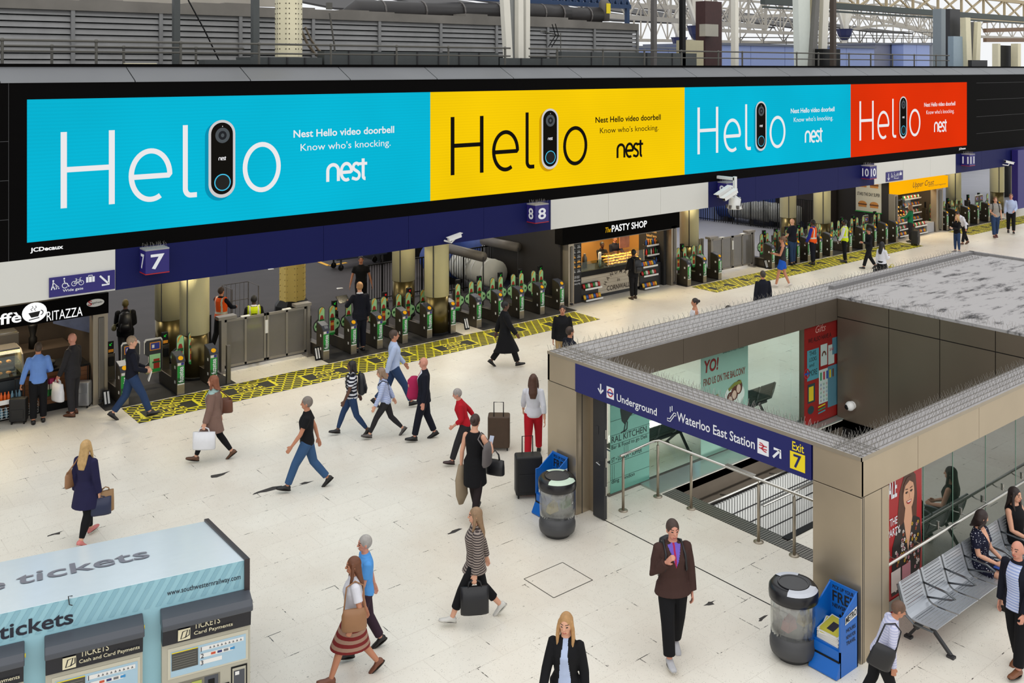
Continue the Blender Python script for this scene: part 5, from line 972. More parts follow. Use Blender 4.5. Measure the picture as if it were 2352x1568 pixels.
# sign
sg = thing('station_sign', 'long dark blue sign reading Underground, Waterloo East Station and Exit 7', 'sign', (UF, 7.95, ZF)); xs_ = UF - .012
MB().box((xs_, 7.95, ZF - .02), (UF + .05, 12.81, ZT - .045)).build('sign_board', SIGNU, sg); O = lambda px, py: PU(px, py, xs_)
X, Y = Vector((0, -1, 0)), UZ
def stx(s, px0, py0, px1, h, m=WHITEL, th=.012, name='sign_lettering'):
    a, b = Vector(O(px0, py0)), Vector(O(px1, py0)); text_mb(s, a.y - b.y, h, th, a, X, Y, lift=.004).build(name, m, sg)
stx('Underground', 1417, 926, 1509, .165); stx('Waterloo East Station', 1555, 966, 1734, .15); stx('Exit', 1820, 1032, 1847, .125, YELLOWP)
q = MB(); c = Vector(O(1380, 893)); stroke(q, [(0, .09), (0, -.06)], .03, c, X, Y); stroke(q, [(-.065, .0), (0, -.075), (.065, .0)], .03, c, X, Y); c = Vector(O(1784, 1041)); stroke(q, [(-.06, -.07), (.055, .055)], .035, c, X, Y); stroke(q, [(-.05, .06), (.065, .06), (.065, -.055)], .035, c, X, Y)
c = Vector(O(1543, 953)); stroke(q, [(-.09, -.07), (-.04, -.07), (.05, .05), (.09, .05), (.09, .01), (.06, .01), (-.03, -.11), (-.09, -.11)], .014, c, X, Y, closed=True); stroke(q, [(-.03, .04), (-.03, .13)], .016, c, X, Y); stroke(q, [(.01, .07), (.01, .15)], .016, c, X, Y); q.build('pictograms', WHITEL, sg)
q = MB(); c = Vector(O(1402, 902)); rect(q, -.09, -.10, .09, .10, c, X, Y, .004, 0); stroke(q, arc(0, 0, .055, .06, 0, 345, 23), .02, c, X, Y, .006, closed=True, mi=1); rect(q, -.08, -.013, .08, .013, c, X, Y, .008, 2); q.build('roundel_badge', [WHITEL, M('roundel_red', (196, 30, 40), .5), BLUEL], sg)
q = MB(); c = Vector(O(1753, 1027)); rect(q, -.10, -.11, .10, .11, c, X, Y, .004, 0)
for dy in (.022, -.022): stroke(q, [(-.07, dy), (.07, dy)], .016, c, X, Y, .006, mi=1)
stroke(q, [(-.06, .055), (-.02, .05), (.02, .022)], .016, c, X, Y, .007, mi=1); stroke(q, [(.02, .022), (-.03, -.022)], .016, c, X, Y, .007, mi=1); stroke(q, [(.06, -.055), (.02, -.05), (-.03, -.022)], .016, c, X, Y, .007, mi=1); q.build('rail_badge', [WHITEL, M('rail_red', (190, 24, 50), .5)], sg)
q = MB(); c = Vector(O(1832, 1060)); rect(q, -.125, -.125, .125, .125, c, X, Y, .004); q.build('exit_plate', YELLOWP, sg); text_mb('7', .13, .19, .015, c - Y * .095, X, Y, 'C', .008).build('exit_lettering', SIGNU, sg)
# posters on the glass
TEAL = M('poster_teal', (112, 176, 160), .5, var=.05); PRED = M('poster_red', (132, 24, 22), .45, var=.12); INK = M('ink_dark', (24, 44, 42), .6)
def poster(name, u0, u1, v, z0, z1, mat, label, face=-1):
    t = thing(name, label, 'poster', (u0, v, z0)); MB().box((u0, v - .006, z0), (u1, v, z1)).build('poster_sheet', mat, t); return t, Vector((u0, v - .006, z0)), u1 - u0, z1 - z0
t, o, w, h = poster('cafe_poster', 12.90, 13.96, 12.975, .04, ZF - .02, TEAL, 'pale teal poster with a dark bird on the left glass of the entrance')
q = MB(); poly(q, [(.30, 1.9), (.36, 1.96), (.42, 1.9), (.50, 1.7), (.55, 1.45), (.60, 1.38), (.52, 1.34), (.44, 1.26), (.38, 1.22), (.30, 1.30), (.26, 1.5), (.27, 1.75)], o, UX, UZ, .004); stroke(q, [(.40, 1.24), (.36, 1.10), (.28, 1.08)], .03, o, UX, UZ, .004); stroke(q, [(.45, 1.26), (.44, 1.12), (.36, 1.09)], .03, o, UX, UZ, .004)
for z in (.25, .55, .90, 1.08, 1.35, 1.65): stroke(q, [(0, z), (w, z)], .006, o, UX, UZ, .003)
for k in range(9): x = (k * .37) % w; z = (.25, .55, 1.35)[k % 3]; stroke(q, [(x, z), (x, z + .28)], .005, o, UX, UZ, .003)
q.build('bird_picture', INK, t)
for s, z, hh, w_ in (('RAL KITCHEN', .94, .12, .95), ('Bar & Food to go Deli', .80, .09, .96), ('ST • LUNCH • SUPPER', .58, .085, .82), ('ding  london', .16, .09, .62)): text_mb(s, w_, hh, .0, o + UX * .03 + UZ * z, lift=.004).build('poster_lettering', INK, t)
t, o, w, h = poster('sushi_poster', 15.49, 17.03, 12.975, .04, ZF - .02, M('poster_mint', (134, 176, 160), .5, var=.06), 'mint green food poster with the words FIND US ON THE BALCONY')
text_mb('YO!', .46, .26, .03, o + UX * .10 + UZ * 1.72, lift=.004, shear=.15).build('poster_lettering', M('yo_red', (120, 24, 20), .6), t); text_mb('FIND US ON THE BALCONY', 1.36, .15, .01, o + UX * .08 + UZ * 1.46, lift=.004).build('poster_lettering', M('poster_brown', (112, 50, 36), .6), t); text_mb('BRIDGE STREET FOOD', .7, .06, 0, o + UX * .70 + UZ * 2.02, lift=.004).build('poster_lettering', INK, t)
q = MB()
for cx_, cz, a_ in ((.33, .98, 0), (1.08, 1.12, .6), (.95, .55, .2)):
    disc(q, (cx_, cz - .05), .34, .24, o, UX, UZ, .003, 0)
    for k in range(3): disc(q, (cx_ - .14 + .14 * k, cz + (k - 1) * .1 * (1 if a_ else .2)), .12, .15, o, UX, UZ, .004 + k * .001, 1); disc(q, (cx_ - .15 + .14 * k, cz + (k - 1) * .1 * (1 if a_ else .2) - .03), .07, .09, o, UX, UZ, .0065 + k * .001, 2)
    stroke(q, [(cx_ - .2, cz + .1), (cx_, cz + .19), (cx_ + .22, cz + .2)], .07, o, UX, UZ, .009, mi=3)
q.build('food_picture', [M('plate_pale', (196, 214, 204), .5), M('roll_brown', (80, 42, 28), .6, var=.4, scale=25), M('roll_rice', (190, 170, 150), .6, var=.2, scale=30), M('roll_green', (110, 120, 44), .6, var=.3, scale=30)], t)
t, o, w, h = poster('red_gift_poster', 18.62, 19.0 + 1.0, 12.66, .04, ZF, PRED, 'dark red poster with gift cards and posters, by the back wall of the entrance')
q = MB()
for x0, z0, x1, z1, mi in ((.10, 1.0, .55, 1.68, 0), (.62, 1.24, .88, 1.72, 1), (.92, 1.22, 1.16, 1.66, 1), (1.08, 1.42, 1.30, 1.80, 2), (.55, .40, .95, 1.16, 1), (.90, .25, 1.30, 1.18, 2), (.12, .50, .40, .92, 3), (.16, .54, .34, .86, 4)): rect(q, x0, z0, x1, z1, o, UX, UZ, .003 + .001 * (mi == 4) + .0005 * mi, mi)
for k in range(5): rect(q, .60 + .12 * k, .92, .66 + .12 * k, 1.10, o, UX, UZ, .007, (5, 6, 7, 4, 8)[k])
for r_ in range(5):
    for c_ in range(3): stroke(q, arc(.63 + c_ * .11, .46 + r_ * .09, .02, .022, 0, 330, 10), .008, o, UX, UZ, .007, closed=True, mi=(6, 7, 5)[(r_ + c_) % 3])
stroke(q, arc(.08, 1.18, .09, .10, 0, 350, 20), .035, o, UX, UZ, .006, closed=True, mi=6); rect(q, -.0, 1.155, .18, 1.20, o, UX, UZ, .008, 7); stroke(q, arc(.75, 1.46, .07, .09, 0, 180, 8), .04, o, UX, UZ, .007, mi=8)
for k in range(3): stroke(q, [(.52, .34 - .07 * k), (.80, .36 - .07 * k)], .03, o, UX, UZ, .006, mi=(4, 5, 0)[k])
disc(q, (.24, .34), .12, .09, o, UX, UZ, .006, 3)
q.build('gift_picture', [M('g_teal', (70, 138, 150), .5), M('g_cream', (178, 196, 190), .5), M('g_blue', (74, 120, 136), .5), M('g_dark', (30, 56, 60), .5), M('g_yellow', (200, 180, 30), .5), M('g_green', (40, 130, 80), .5), M('g_red', (160, 36, 50), .5), M('g_navy', (40, 70, 150), .5), M('g_brown', (90, 54, 36), .5)], t)
text_mb('Gifts', .40, .16, 0, o + UX * .42 + UZ * 2.02, lift=.004, shear=.4).build('poster_lettering', M('g_pale', (190, 140, 130), .5), t); text_mb('WE ALSO HAVE A', .9, .10, 0, o + UX * .14 + UZ * 1.84, lift=.004).build('poster_lettering', BLACKL, t)
for s, z, w_, hh in (('THIS', 1.55, .26, .10), ('LOOKS', 1.42, .28, .09), ('and', 1.30, .18, .08), ('MORE', 1.1, .30, .13)): text_mb(s, w_, hh, 0, o + UX * .18 + UZ * z, lift=.006).build('poster_lettering', INK, t)
text_mb('SAVE', .16, .07, .01, o + UX * .97 + UZ * 1.52, lift=.006).build('poster_lettering', _mats['g_red'], t)
# red fashion poster on the side glass
t, o, w, h = poster('portrait_poster', 12.62, 14.02, 7.49, .04, ZF - .02, M('poster_bright_red', (170, 20, 28), .4, var=.1), 'red poster of a smiling person with long brown hair and a flowered dress')
SKIN_P = M('printed_skin', (216, 164, 132), .5, var=.04); HAIR_P = M('printed_hair', (84, 50, 34), .5, var=.3, scale=12); q = MB(); cx_ = 1.02; cz = 1.66
poly(q, [(cx_ - .30, .9), (cx_ - .33, 1.3), (cx_ - .26, 1.75), (cx_ - .12, 1.98), (cx_ + .06, 2.02), (cx_ + .20, 1.9), (cx_ + .24, 1.6), (cx_ + .22, 1.2), (cx_ + .16, 1.0)], o, UX, UZ, .003, 0)
poly(q, [(cx_ - .48, .30), (cx_ - .46, 1.0), (cx_ - .34, 1.22), (cx_ - .1, 1.30), (cx_ + .16, 1.30), (cx_ + .32, 1.22), (cx_ + .36, .9), (cx_ + .30, .30)], o, UX, UZ, .004, 2)
poly(q, [(cx_ - .14, 1.30), (cx_ - .02, .82), (cx_ + .10, 1.30), (cx_ + .07, 1.48), (cx_ - .10, 1.48)], o, UX, UZ, .005, 1)
poly(q, arc(cx_, cz, .155, .235, 0, 350, 30), o, UX, UZ, .006, 1); poly(q, [(cx_ - .17, cz + .02), (cx_ - .15, cz + .17), (cx_ - .05, cz + .26), (cx_ + .06, cz + .26), (cx_ + .15, cz + .18), (cx_ + .17, cz + .04), (cx_ + .13, cz + .14), (cx_ + .02, cz + .2), (cx_ - .1, cz + .15)], o, UX, UZ, .007, 0)
for s in (-1, 1): stroke(q, arc(cx_ + s * .065, cz + .03, .04, .02, 20, 160, 6), .014, o, UX, UZ, .008, mi=3); disc(q, (cx_ + s * .065, cz + .035), .018, .013, o, UX, UZ, .008, 3); stroke(q, [(cx_ + s * .03, cz + .085), (cx_ + s * .10, cz + .095)], .014, o, UX, UZ, .008, mi=0)
stroke(q, [(cx_, cz + .03), (cx_ + .018, cz - .05), (cx_ - .01, cz - .055)], .007, o, UX, UZ, .008, mi=4); poly(q, arc(cx_, cz - .085, .075, .055, 180, 360, 10), o, UX, UZ, .008, 5); poly(q, arc(cx_, cz - .09, .06, .025, 180, 360, 8), o, UX, UZ, .010, 6)
for k in range(70):
    x, z = cx_ + rnd.uniform(-.42, .28), rnd.uniform(.34, 1.2)
    if abs(x - cx_ + .02) < (z - .82) * .28: continue
    for j in range(5): disc(q, (x + .018 * math.cos(j * 1.26), z + .018 * math.sin(j * 1.26)), .012, .012, o, UX, UZ, .007, (6, 7, 6, 8, 9)[k % 5], 6)
rect(q, .52, .36, .78, .66, o, UX, UZ, .0095, 6); rect(q, .82, .36, 1.06, .66, o, UX, UZ, .0095, 8); rect(q, 0, .10, w, .26, o, UX, UZ, .0095, 10)
q.build('portrait_picture', [HAIR_P, SKIN_P, M('printed_dress', (34, 28, 26), .5, var=.3, scale=15), M('printed_eye', (40, 26, 22), .5), M('printed_shade', (178, 120, 92), .5), M('printed_lip', (160, 30, 36), .5), M('printed_white', (226, 214, 208), .5), M('printed_yellow', (200, 160, 50), .5), M('printed_pink', (196, 130, 140), .5), M('printed_rust', (150, 70, 40), .5), M('printed_grey', (150, 148, 140), .5)], t)
text_mb('THE\nPARTY', .34, .26, .01, o + UX * .42 + UZ * 1.18, lift=.01).build('poster_lettering', WHITEL, t); text_mb('SALE', .3, .3, .02, o + UX * .38 + UZ * 1.72, lift=.01).build('poster_lettering', WHITEL, t)
# dome camera
c = Vector(PU(1958, 930, UBK)); t = thing('dome_camera', 'white ball camera on the dark back wall of the entrance', 'camera', c); MB().ell(c + Vector((-.10, 0, 0)), (.105, .105, .105), 18, 12).build('camera_ball', WHITE, t, True); MB().ell(c + Vector((-.16, .03, -.015)), (.062, .062, .062), 14, 10).build('camera_lens', BLACK, t, True); MB().tube([c + Vector((-.03, 0, 0)), c], .09, 16).build('camera_mount', WHITE, t)
# stairwell
WELLM = M('well_panel', (122, 112, 100), .35, .6, var=.12); SLATW = M('slat_white', (206, 208, 206), .5, var=.05)
w_ = MB(); w_.box((HOLE[0], HOLE[3], -3.4), (HOLE[2], HOLE[3] + .1, -.01)); structure(w_.build('wall_well_left', WELLM)); w_ = MB(); w_.box((HOLE[0], HOLE[1] - .1, -3.4), (HOLE[2], HOLE[1], -.15)); w_.box((HOLE[0] - .1, HOLE[1] - .1, -3.4), (HOLE[0], HOLE[3] + .1, -.15)); w_.box((HOLE[2], HOLE[1] - .1, -3.4), (HOLE[2] + .05, HOLE[3] + .1, 0)); structure(w_.build('wall_well', BLACK))
w_ = MB(); w_.box((HOLE[0] - .1, HOLE[1] - .1, -3.5), (HOLE[2] + .1, HOLE[3] + .1, -3.4)); structure(w_.build('floor_well', DARK))
sl = thing('slatted_wall_panel', 'white vertically slatted wall panel down in the stairwell', 'wall panel', (15, 12.4, -2)); m = MB(); u = 14.2
while u < 19.7: m.box((u, 12.36, -3.0), (u + .055, 12.40, -.62)); u += .085
m.build('slats', SLATW, sl); MB().box((14.15, 12.40, -3.0), (19.75, 12.44, -.60)).build('slat_backing', BLACK, sl); m = MB()
for z in (-.95, -1.27, -1.59, -1.91, -2.23): m.box((14.15, 12.352, z), (19.75, 12.36, z + .025))
m.build('slat_joint', DARK, sl)
hr = thing('stair_handrail', 'steel stair handrail fixed along the stairwell wall', 'handrail', (15, 12.3, -1)); m = MB(); m.tube([(14.6, 12.22, -.42), (19.6, 12.22, -.42)], .022, 8); m.tube([(16.6, 12.26, -.98), (19.6, 12.26, -.98)], .022, 8); m.build('rail', CHROME, hr, True)
for u in (15.4, 17.0, 18.6): m = MB(); m.tube([(u, 12.22, -.42), (u, 12.40, -.46)], .016, 6); m.build('bracket', STEELD, hr)
light('stairwell_lamp', 'AREA', (16.8, 10.3, -.35), 70, (1, .98, .94), 4.5, .25, rot=(math.radians(62), 0, 0))
st = MB()
for k in range(12): st.box((14.6 + k * .30, HOLE[1], -3.4), (14.9 + k * .30, 12.3, -.6 - k * .17 - .4))
structure(st.build('floor_stair', DARK))
DIAM = M('tread_plate', (112, 108, 100), .4, .7, var=.1); nt, b = nodes_of(DIAM); tc = nt.nodes.new('ShaderNodeTexCoord'); ck = nt.nodes.new('ShaderNodeTexChecker'); ck.inputs['Scale'].default_value = 26; mp = nt.nodes.new('ShaderNodeMapping'); mp.inputs['Rotation'].default_value = (0, 0, .785); nt.links.new(tc.outputs['Object'], mp.inputs[0]); nt.links.new(mp.outputs[0], ck.inputs[0]); ck.inputs[1].default_value = rgbl(150, 146, 138); ck.inputs[2].default_value = rgbl(64, 60, 56); nt.links.new(ck.outputs[0], b.inputs['Base Color'])
o = MB().box((13.72, 8.0, 0), (14.08, 12.42, .006)).build('floor_tread_plate', DIAM); structure(o); o = MB().box((12.13, 8.0, 0), (12.15, 12.35, .003)).build('trim_floor_joint', BLACK); structure(o)
o = MB().box((13.7, 12.46, 0), (19.9, 12.97, .03)).build('trim_ledge', M('ledge_metal', (176, 190, 184), .25, .6, var=.06)); structure(o)
o = MB().box((14.02, 9.85, -.05), (19.8, 9.97, .02)).build('trim_well_kerb', BLACK); structure(o)
# landing railing
lr = thing('landing_railing', 'polished steel railing with four posts along the stair opening', 'railing', (13.6, 10, 0)); m = MB(); m.tube([(12.55, 12.36, 1.03), (13.45, 12.42, 1.05), (13.60, 12.38, 1.05), (13.64, 8.02, 1.05)], .023, 10); m.build('handrail', CHROME, lr, True)
for u, v in ((12.66, 12.40), (13.58, 12.40), (13.68, 11.68), (13.60, 10.14), (13.68, 9.49)):
    m = MB(); m.tube([(u, v, 0), (u, v, .96)], .026, 12); m.tube([(u, v, .96), (u, v, 1.03)], .010, 8); m.lathe([(.085, 0), (.085, .012), (.03, .02)], (u, v, 0), 20); m.build('post', STEEL, lr, True)
m = MB(); m.box((13.60, 10.25, 1.07), (13.68, 10.85, 1.085)); m.build('grip_plate', CHROME, lr)
mh = thing('manhole_cover', 'square terrazzo manhole cover with a thin steel rim in the open floor', 'manhole', (10.1, 11.4, 0)); m = MB(); a, b = (9.76, 11.02), (10.57, 11.72)
for p, q in (((a[0], a[1]), (b[0], a[1])), ((b[0], a[1]), (b[0], b[1])), ((b[0], b[1]), (a[0], b[1])), ((a[0], b[1]), (a[0], a[1]))): m.bar((*p, .002), (*q, .002), .014, .003)
m.build('cover_rim', STEELD, mh); MB().box((a[0], a[1], 0), (b[0], b[1], .0015)).build('cover_infill', TERR, mh)

ck = MB(); CR = M('crack_dark', (58, 54, 52), .8, var=.2)
for x_, y_, k in ((603, 1128, .34), (508, 1090, .26), (1040, 1222, .2), (700, 1110, .16), (1630, 1385, .15), (130, 1225, .15), (150, 1120, .12), (1750, 1420, .12)):
    c = G(x_, y_); pts = []
    for i in range(9): a = i * 2 * PI / 9; rr = k * (.25 + .75 * rnd.random() ** 2); pts.append((c[0] + rr * math.cos(a) * 1.3, c[1] + rr * math.sin(a) * .45, .0012))
    ck.add(pts, [tuple(range(9))])
structure(ck.build('floor_cracks', CR))
# ================================================================ ticket machines
TMB = M('ticket_blue', (150, 196, 210), .35, var=.04); TMT = M('ticket_top', (222, 238, 247), .18, var=.03); TMD = M('ticket_dark', (46, 38, 42), .4); HOODM = M('machine_hood', (70, 74, 82), .35, var=.06); BEIGE = M('machine_beige', (176, 172, 156), .45, var=.05); NAVYS = M('machine_sign', (16, 18, 30), .4); INKN = M('ink_navy', (22, 26, 44), .5)
A = Vector(G(560.5, 1285.7, 2.35)); Bp = Vector(G(0, 1409, 2.35)); ux = (A - Bp).normalized(); uyb = Vector((-ux.y, ux.x, 0)); PL0 = Vector((A.x, A.y, 0))
def L(x, y, z): return PL0 + ux * x - uyb * y + UZ * z     # x along the face, y out of the face, z up
tm = thing('ticket_kiosk', 'pale blue ticket machine kiosk with a sloping top lettered tickets', 'kiosk', PL0); X0 = -4.2; D = 2.85; HB = 1.60
m = MB(); m.hexa([L(X0, 0, 0), L(0, 0, 0), L(0, -D, 0), L(X0, -D, 0), L(X0, 0, 2.345), L(0, 0, 2.345), L(0, -D, HB), L(X0, -D, HB)]); m.build('kiosk_body', TMB, tm)
m = MB(); m.hexa([L(X0, 0, 2.345), L(0, 0, 2.345), L(0, -D, HB), L(X0, -D, HB), L(X0, 0, 2.35), L(0, 0, 2.35), L(0, -D, HB + .005), L(X0, -D, HB + .005)]); m.build('kiosk_top', TMT, tm)
m = MB(); m.hexa([L(0, .03, 0), L(.06, .03, 0), L(.06, -D - .02, 0), L(0, -D - .02, 0), L(0, .03, 2.37), L(.06, .03, 2.37), L(.06, -D - .02, HB + .03), L(0, -D - .02, HB + .03)]); m.build('side_panel', TMD, tm)
m = MB()
for k in range(46):
    x = X0 + k * .12
    m.add([L(max(X0, min(0, x)), .004, 2.05), L(max(X0, min(0, x + .05)), .004, 2.05), L(max(X0, min(0, x + .23)), .004, 2.34), L(max(X0, min(0, x + .18)), .004, 2.34)], [(0, 1, 2, 3)])
m.build('stripe_pattern', M('ticket_stripe', (136, 182, 198), .35), tm)
text_mb('www.southwesternrailway.com', .80, .075, .006, L(-.84, 0, 2.125), ux, UZ, lift=.006).build('address_lettering', INKN, tm); text_mb('Buy tickets', 1.16, .20, .02, L(-1.79, 0, 2.03), ux, UZ, 'R', .006).build('ticket_lettering', INKN, tm)
up = (L(0, -D, HB) - L(0, 0, 2.35)).normalized(); nrm = ux.cross(up)
def TOP(px, py):
    dd = Vector(_d(px, py)); o = Vector((0, 0, CAMH)); n = nrm; t = (L(0, 0, 2.355) - o).dot(n) / dd.dot(n); return o + dd * t
a_, b_ = TOP(36, 1345), TOP(352, 1290); text_mb('tickets', (b_ - a_).dot(ux), .62, .012, a_, ux, up, 'L', .006).build('top_lettering', M('top_grey_ink', (120, 122, 134), .4), tm); text_mb('the', .9, .62, .012, TOP(12, 1352), ux, up, 'R', .006).build('top_lettering', _mats['top_grey_ink'], tm)
m = MB(); m.tube([L(-1.80, -.02, 2.36), L(-1.84, .01, 2.38), L(-1.83, .03, 2.30), L(-1.80, .02, 2.28)], .006, 5); m.build('loose_wire', DARK, tm)
for i, (x0, s, lb) in enumerate(((-.905, 'Card Payments', 'ticket machine marked Card Payments at the right end of the kiosk'), (-2.06, 'Cash and Card Payments', 'ticket machine marked Cash and Card Payments in the kiosk'), (-3.22, 'Cash and Card Payments', 'ticket machine cut off by the left edge of the picture'))):
    W_ = .955; t = thing('ticket_machine', lb, 'ticket machine', L(x0, 0, 0), 0, 'ticket machines'); top = 2.02
    m = MB(); m.hexa([L(x0, 0, .1), L(x0 + W_, 0, .1), L(x0 + W_, .10, .1), L(x0, .10, .1), L(x0, 0, top - .08), L(x0 + W_, 0, top - .08), L(x0 + W_, .10, top - .08), L(x0, .10, top - .08)]); m.build('machine_body', BEIGE, t)
    m = MB(); pr = [(0, top), (.16, top - .05), (.22, top - .10), (.22, top - .16), (.17, top - .17), (0, top - .17)]; m.prism([L(x0 - .01, y, z) for y, z in pr], ux * (W_ + .02)); m.build('hood', HOODM, t, bevel=.012)
    m = MB(); m.prism([L(x0, y, z) for y, z in ((.16, top - .16), (.13, top - .36), (.0, top - .36), (0, top - .16))], ux * W_); m.build('sign_band', NAVYS, t)
    so = L(x0, .165, 0); fx = L(x0 + .05, .148, top - .335); upv = (UZ + -uyb * .12).normalized()
    text_mb(s, .60 if len(s) > 14 else .42, .055, .006, L(x0 + (.32 if len(s) > 14 else .33), .146, top - .315), ux, upv, lift=.008).build('sign_lettering', CREAMW, t); text_mb('TICKETS', .28, .075, .006, L(x0 + .33, .152, top - .235), ux, upv, lift=.008).build('sign_lettering', CREAMW, t)
    q = MB(); o = L(x0 + .16, .146, top - .33); rect(q, 0, 0, .13, .13, o, ux, upv, .008, 0); stroke(q, [(.03, .02), (.08, .03), (.10, .11), (.05, .10)], .012, o, ux, upv, .010, closed=True, mi=1); stroke(q, [(.07, .025), (.12, .05), (.12, .11)], .01, o, ux, upv, .010, mi=1); q.build('ticket_symbol', [CREAMW, NAVYS], t)
    o = L(x0, .10, 0); q = MB(); z = top - .38
    rect(q, .06, z - .38, .93, z - .04, o, ux, UZ, .004, 0); rect(q, .09, z - .36, .905, z - .08, o, ux, UZ, .006, 1); rect(q, .10, z - .29, .38, z - .10, o, ux, UZ, .010, 2); rect(q, .10, z - .10, .38, z - .09, o, ux, UZ, .011, 3)
    for k in range(3): rect(q, .40, z - .15 - .075 * k, .88 - .12 * k, z - .105 - .075 * k, o, ux, UZ, .008, 4)
    for k in range(9): poly(q, [(.50 + k * .042, z - .14), (.525 + k * .042, z - .14), (.512 + k * .042, z - .115)], o, ux, UZ, .010, 5)
    for k, mi in enumerate((6, 7, 5, 8)): rect(q, .52 + k * .07, z - .215, .57 + k * .07, z - .19, o, ux, UZ, .010, mi)
    for k in range(6): stroke(q, [(.11, z - .13 - k * .026), (.36, z - .13 - k * .026)], .006, o, ux, UZ, .012, mi=9)
    q.build('instruction_panel', [M('panel_cream', (198, 194, 176), .4), M('panel_blue', (166, 196, 214), .4), M('panel_display', (70, 70, 66), .4), YELLOWP, WHITE, M('panel_grey', (110, 112, 116), .5), M('panel_red', (200, 80, 50), .5), M('panel_navy', (40, 50, 110), .5), M('panel_cyan', (50, 140, 200), .5), M('panel_text', (120, 118, 110), .5)], t)
    for k in range(3): text_mb(str(k + 1), None, .05, .004, o + ux * .41 + UZ * (z - .155 - .075 * k), ux, UZ, lift=.012).build('step_lettering', INKN, t)
    zs = z - .42; q = MB(); rect(q, .05, zs - .62, .62, zs - .02, o, ux, UZ, .003, 0); q.build('screen_recess', M('recess_grey', (120, 116, 104), .4), t)
    q = MB(); sx = (ux).normalized(); rect(q, .08, zs - .50, .42, zs - .06, o, ux, UZ, .008, 0)
    for r_ in range(6):
        for c_ in range(2): rect(q, .13 + c_ * .15, zs - .18 - r_ * .05, .27 + c_ * .15, zs - .145 - r_ * .05, o, ux, UZ, .011, 1)
    for c_ in range(4): rect(q, .10 + c_ * .08, zs - .125, .165 + c_ * .08, zs - .09, o, ux, UZ, .011, 2)
    rect(q, .31, zs - .09, .42, zs - .045, o, ux, UZ, .013, 3); q.build('touch_screen', [M('ts_back', (44, 52, 44), .3), M('ts_key', (176, 196, 150), .4, emit=.55), M('ts_key2', (70, 84, 78), .4), M('ts_bright', (214, 222, 120), .4, emit=.6)], t)
    q = MB(); rect(q, .45, zs - .22, .60, zs - .03, o, ux, UZ, .004, 0); rect(q, .49, zs - .18, .56, zs - .07, o, ux, UZ, .008, 1); q.build('ticket_slot', [HOODM, BLACK], t)
    q = MB(); c = o + ux * .53 + UZ * (zs - .33); q.tube([c - uyb * 0, c - uyb * .02], .065, 24); q.build('button_ring', BLACK, t, True); q = MB(); q.tube([c - uyb * .02, c - uyb * .035], .045, 24); q.build('yellow_button', YELLOWP, t, True)
    q = MB(); rect(q, .74, zs - .42, .92, zs + .04 - .04, o, ux, UZ, .004, 0); rect(q, .755, zs - .40, .905, zs - .02, o, ux, UZ, .006, 1); rect(q, .77, zs - .22, .89, zs - .05, o, ux, UZ, .009, 2); rect(q, .785, zs - .10, .83, zs - .06, o, ux, UZ, .012, 3); rect(q, .79, zs - .36, .88, zs - .26, o, ux, UZ, .009, 4); q.build('card_terminal', [BLACK, BEIGE, HOODM, WHITE, BLACK], t)
    q = MB(); q.hexa([L(x0 + .63, .10, zs - .24), L(x0 + .72, .10, zs - .24), L(x0 + .72, .13, zs - .24), L(x0 + .63, .13, zs - .24), L(x0 + .63, .10, zs - .16), L(x0 + .72, .10, zs - .16), L(x0 + .72, .13, zs - .17), L(x0 + .63, .13, zs - .17)]); q.build('card_slot', BLACK, t)
    q = MB(); c = L(x0 + W_ + .01, .12, top - .10); q.tube([c, c + ux * .01], .02, 12); q.build('side_lock', YELLOWP if i else DARK, t)

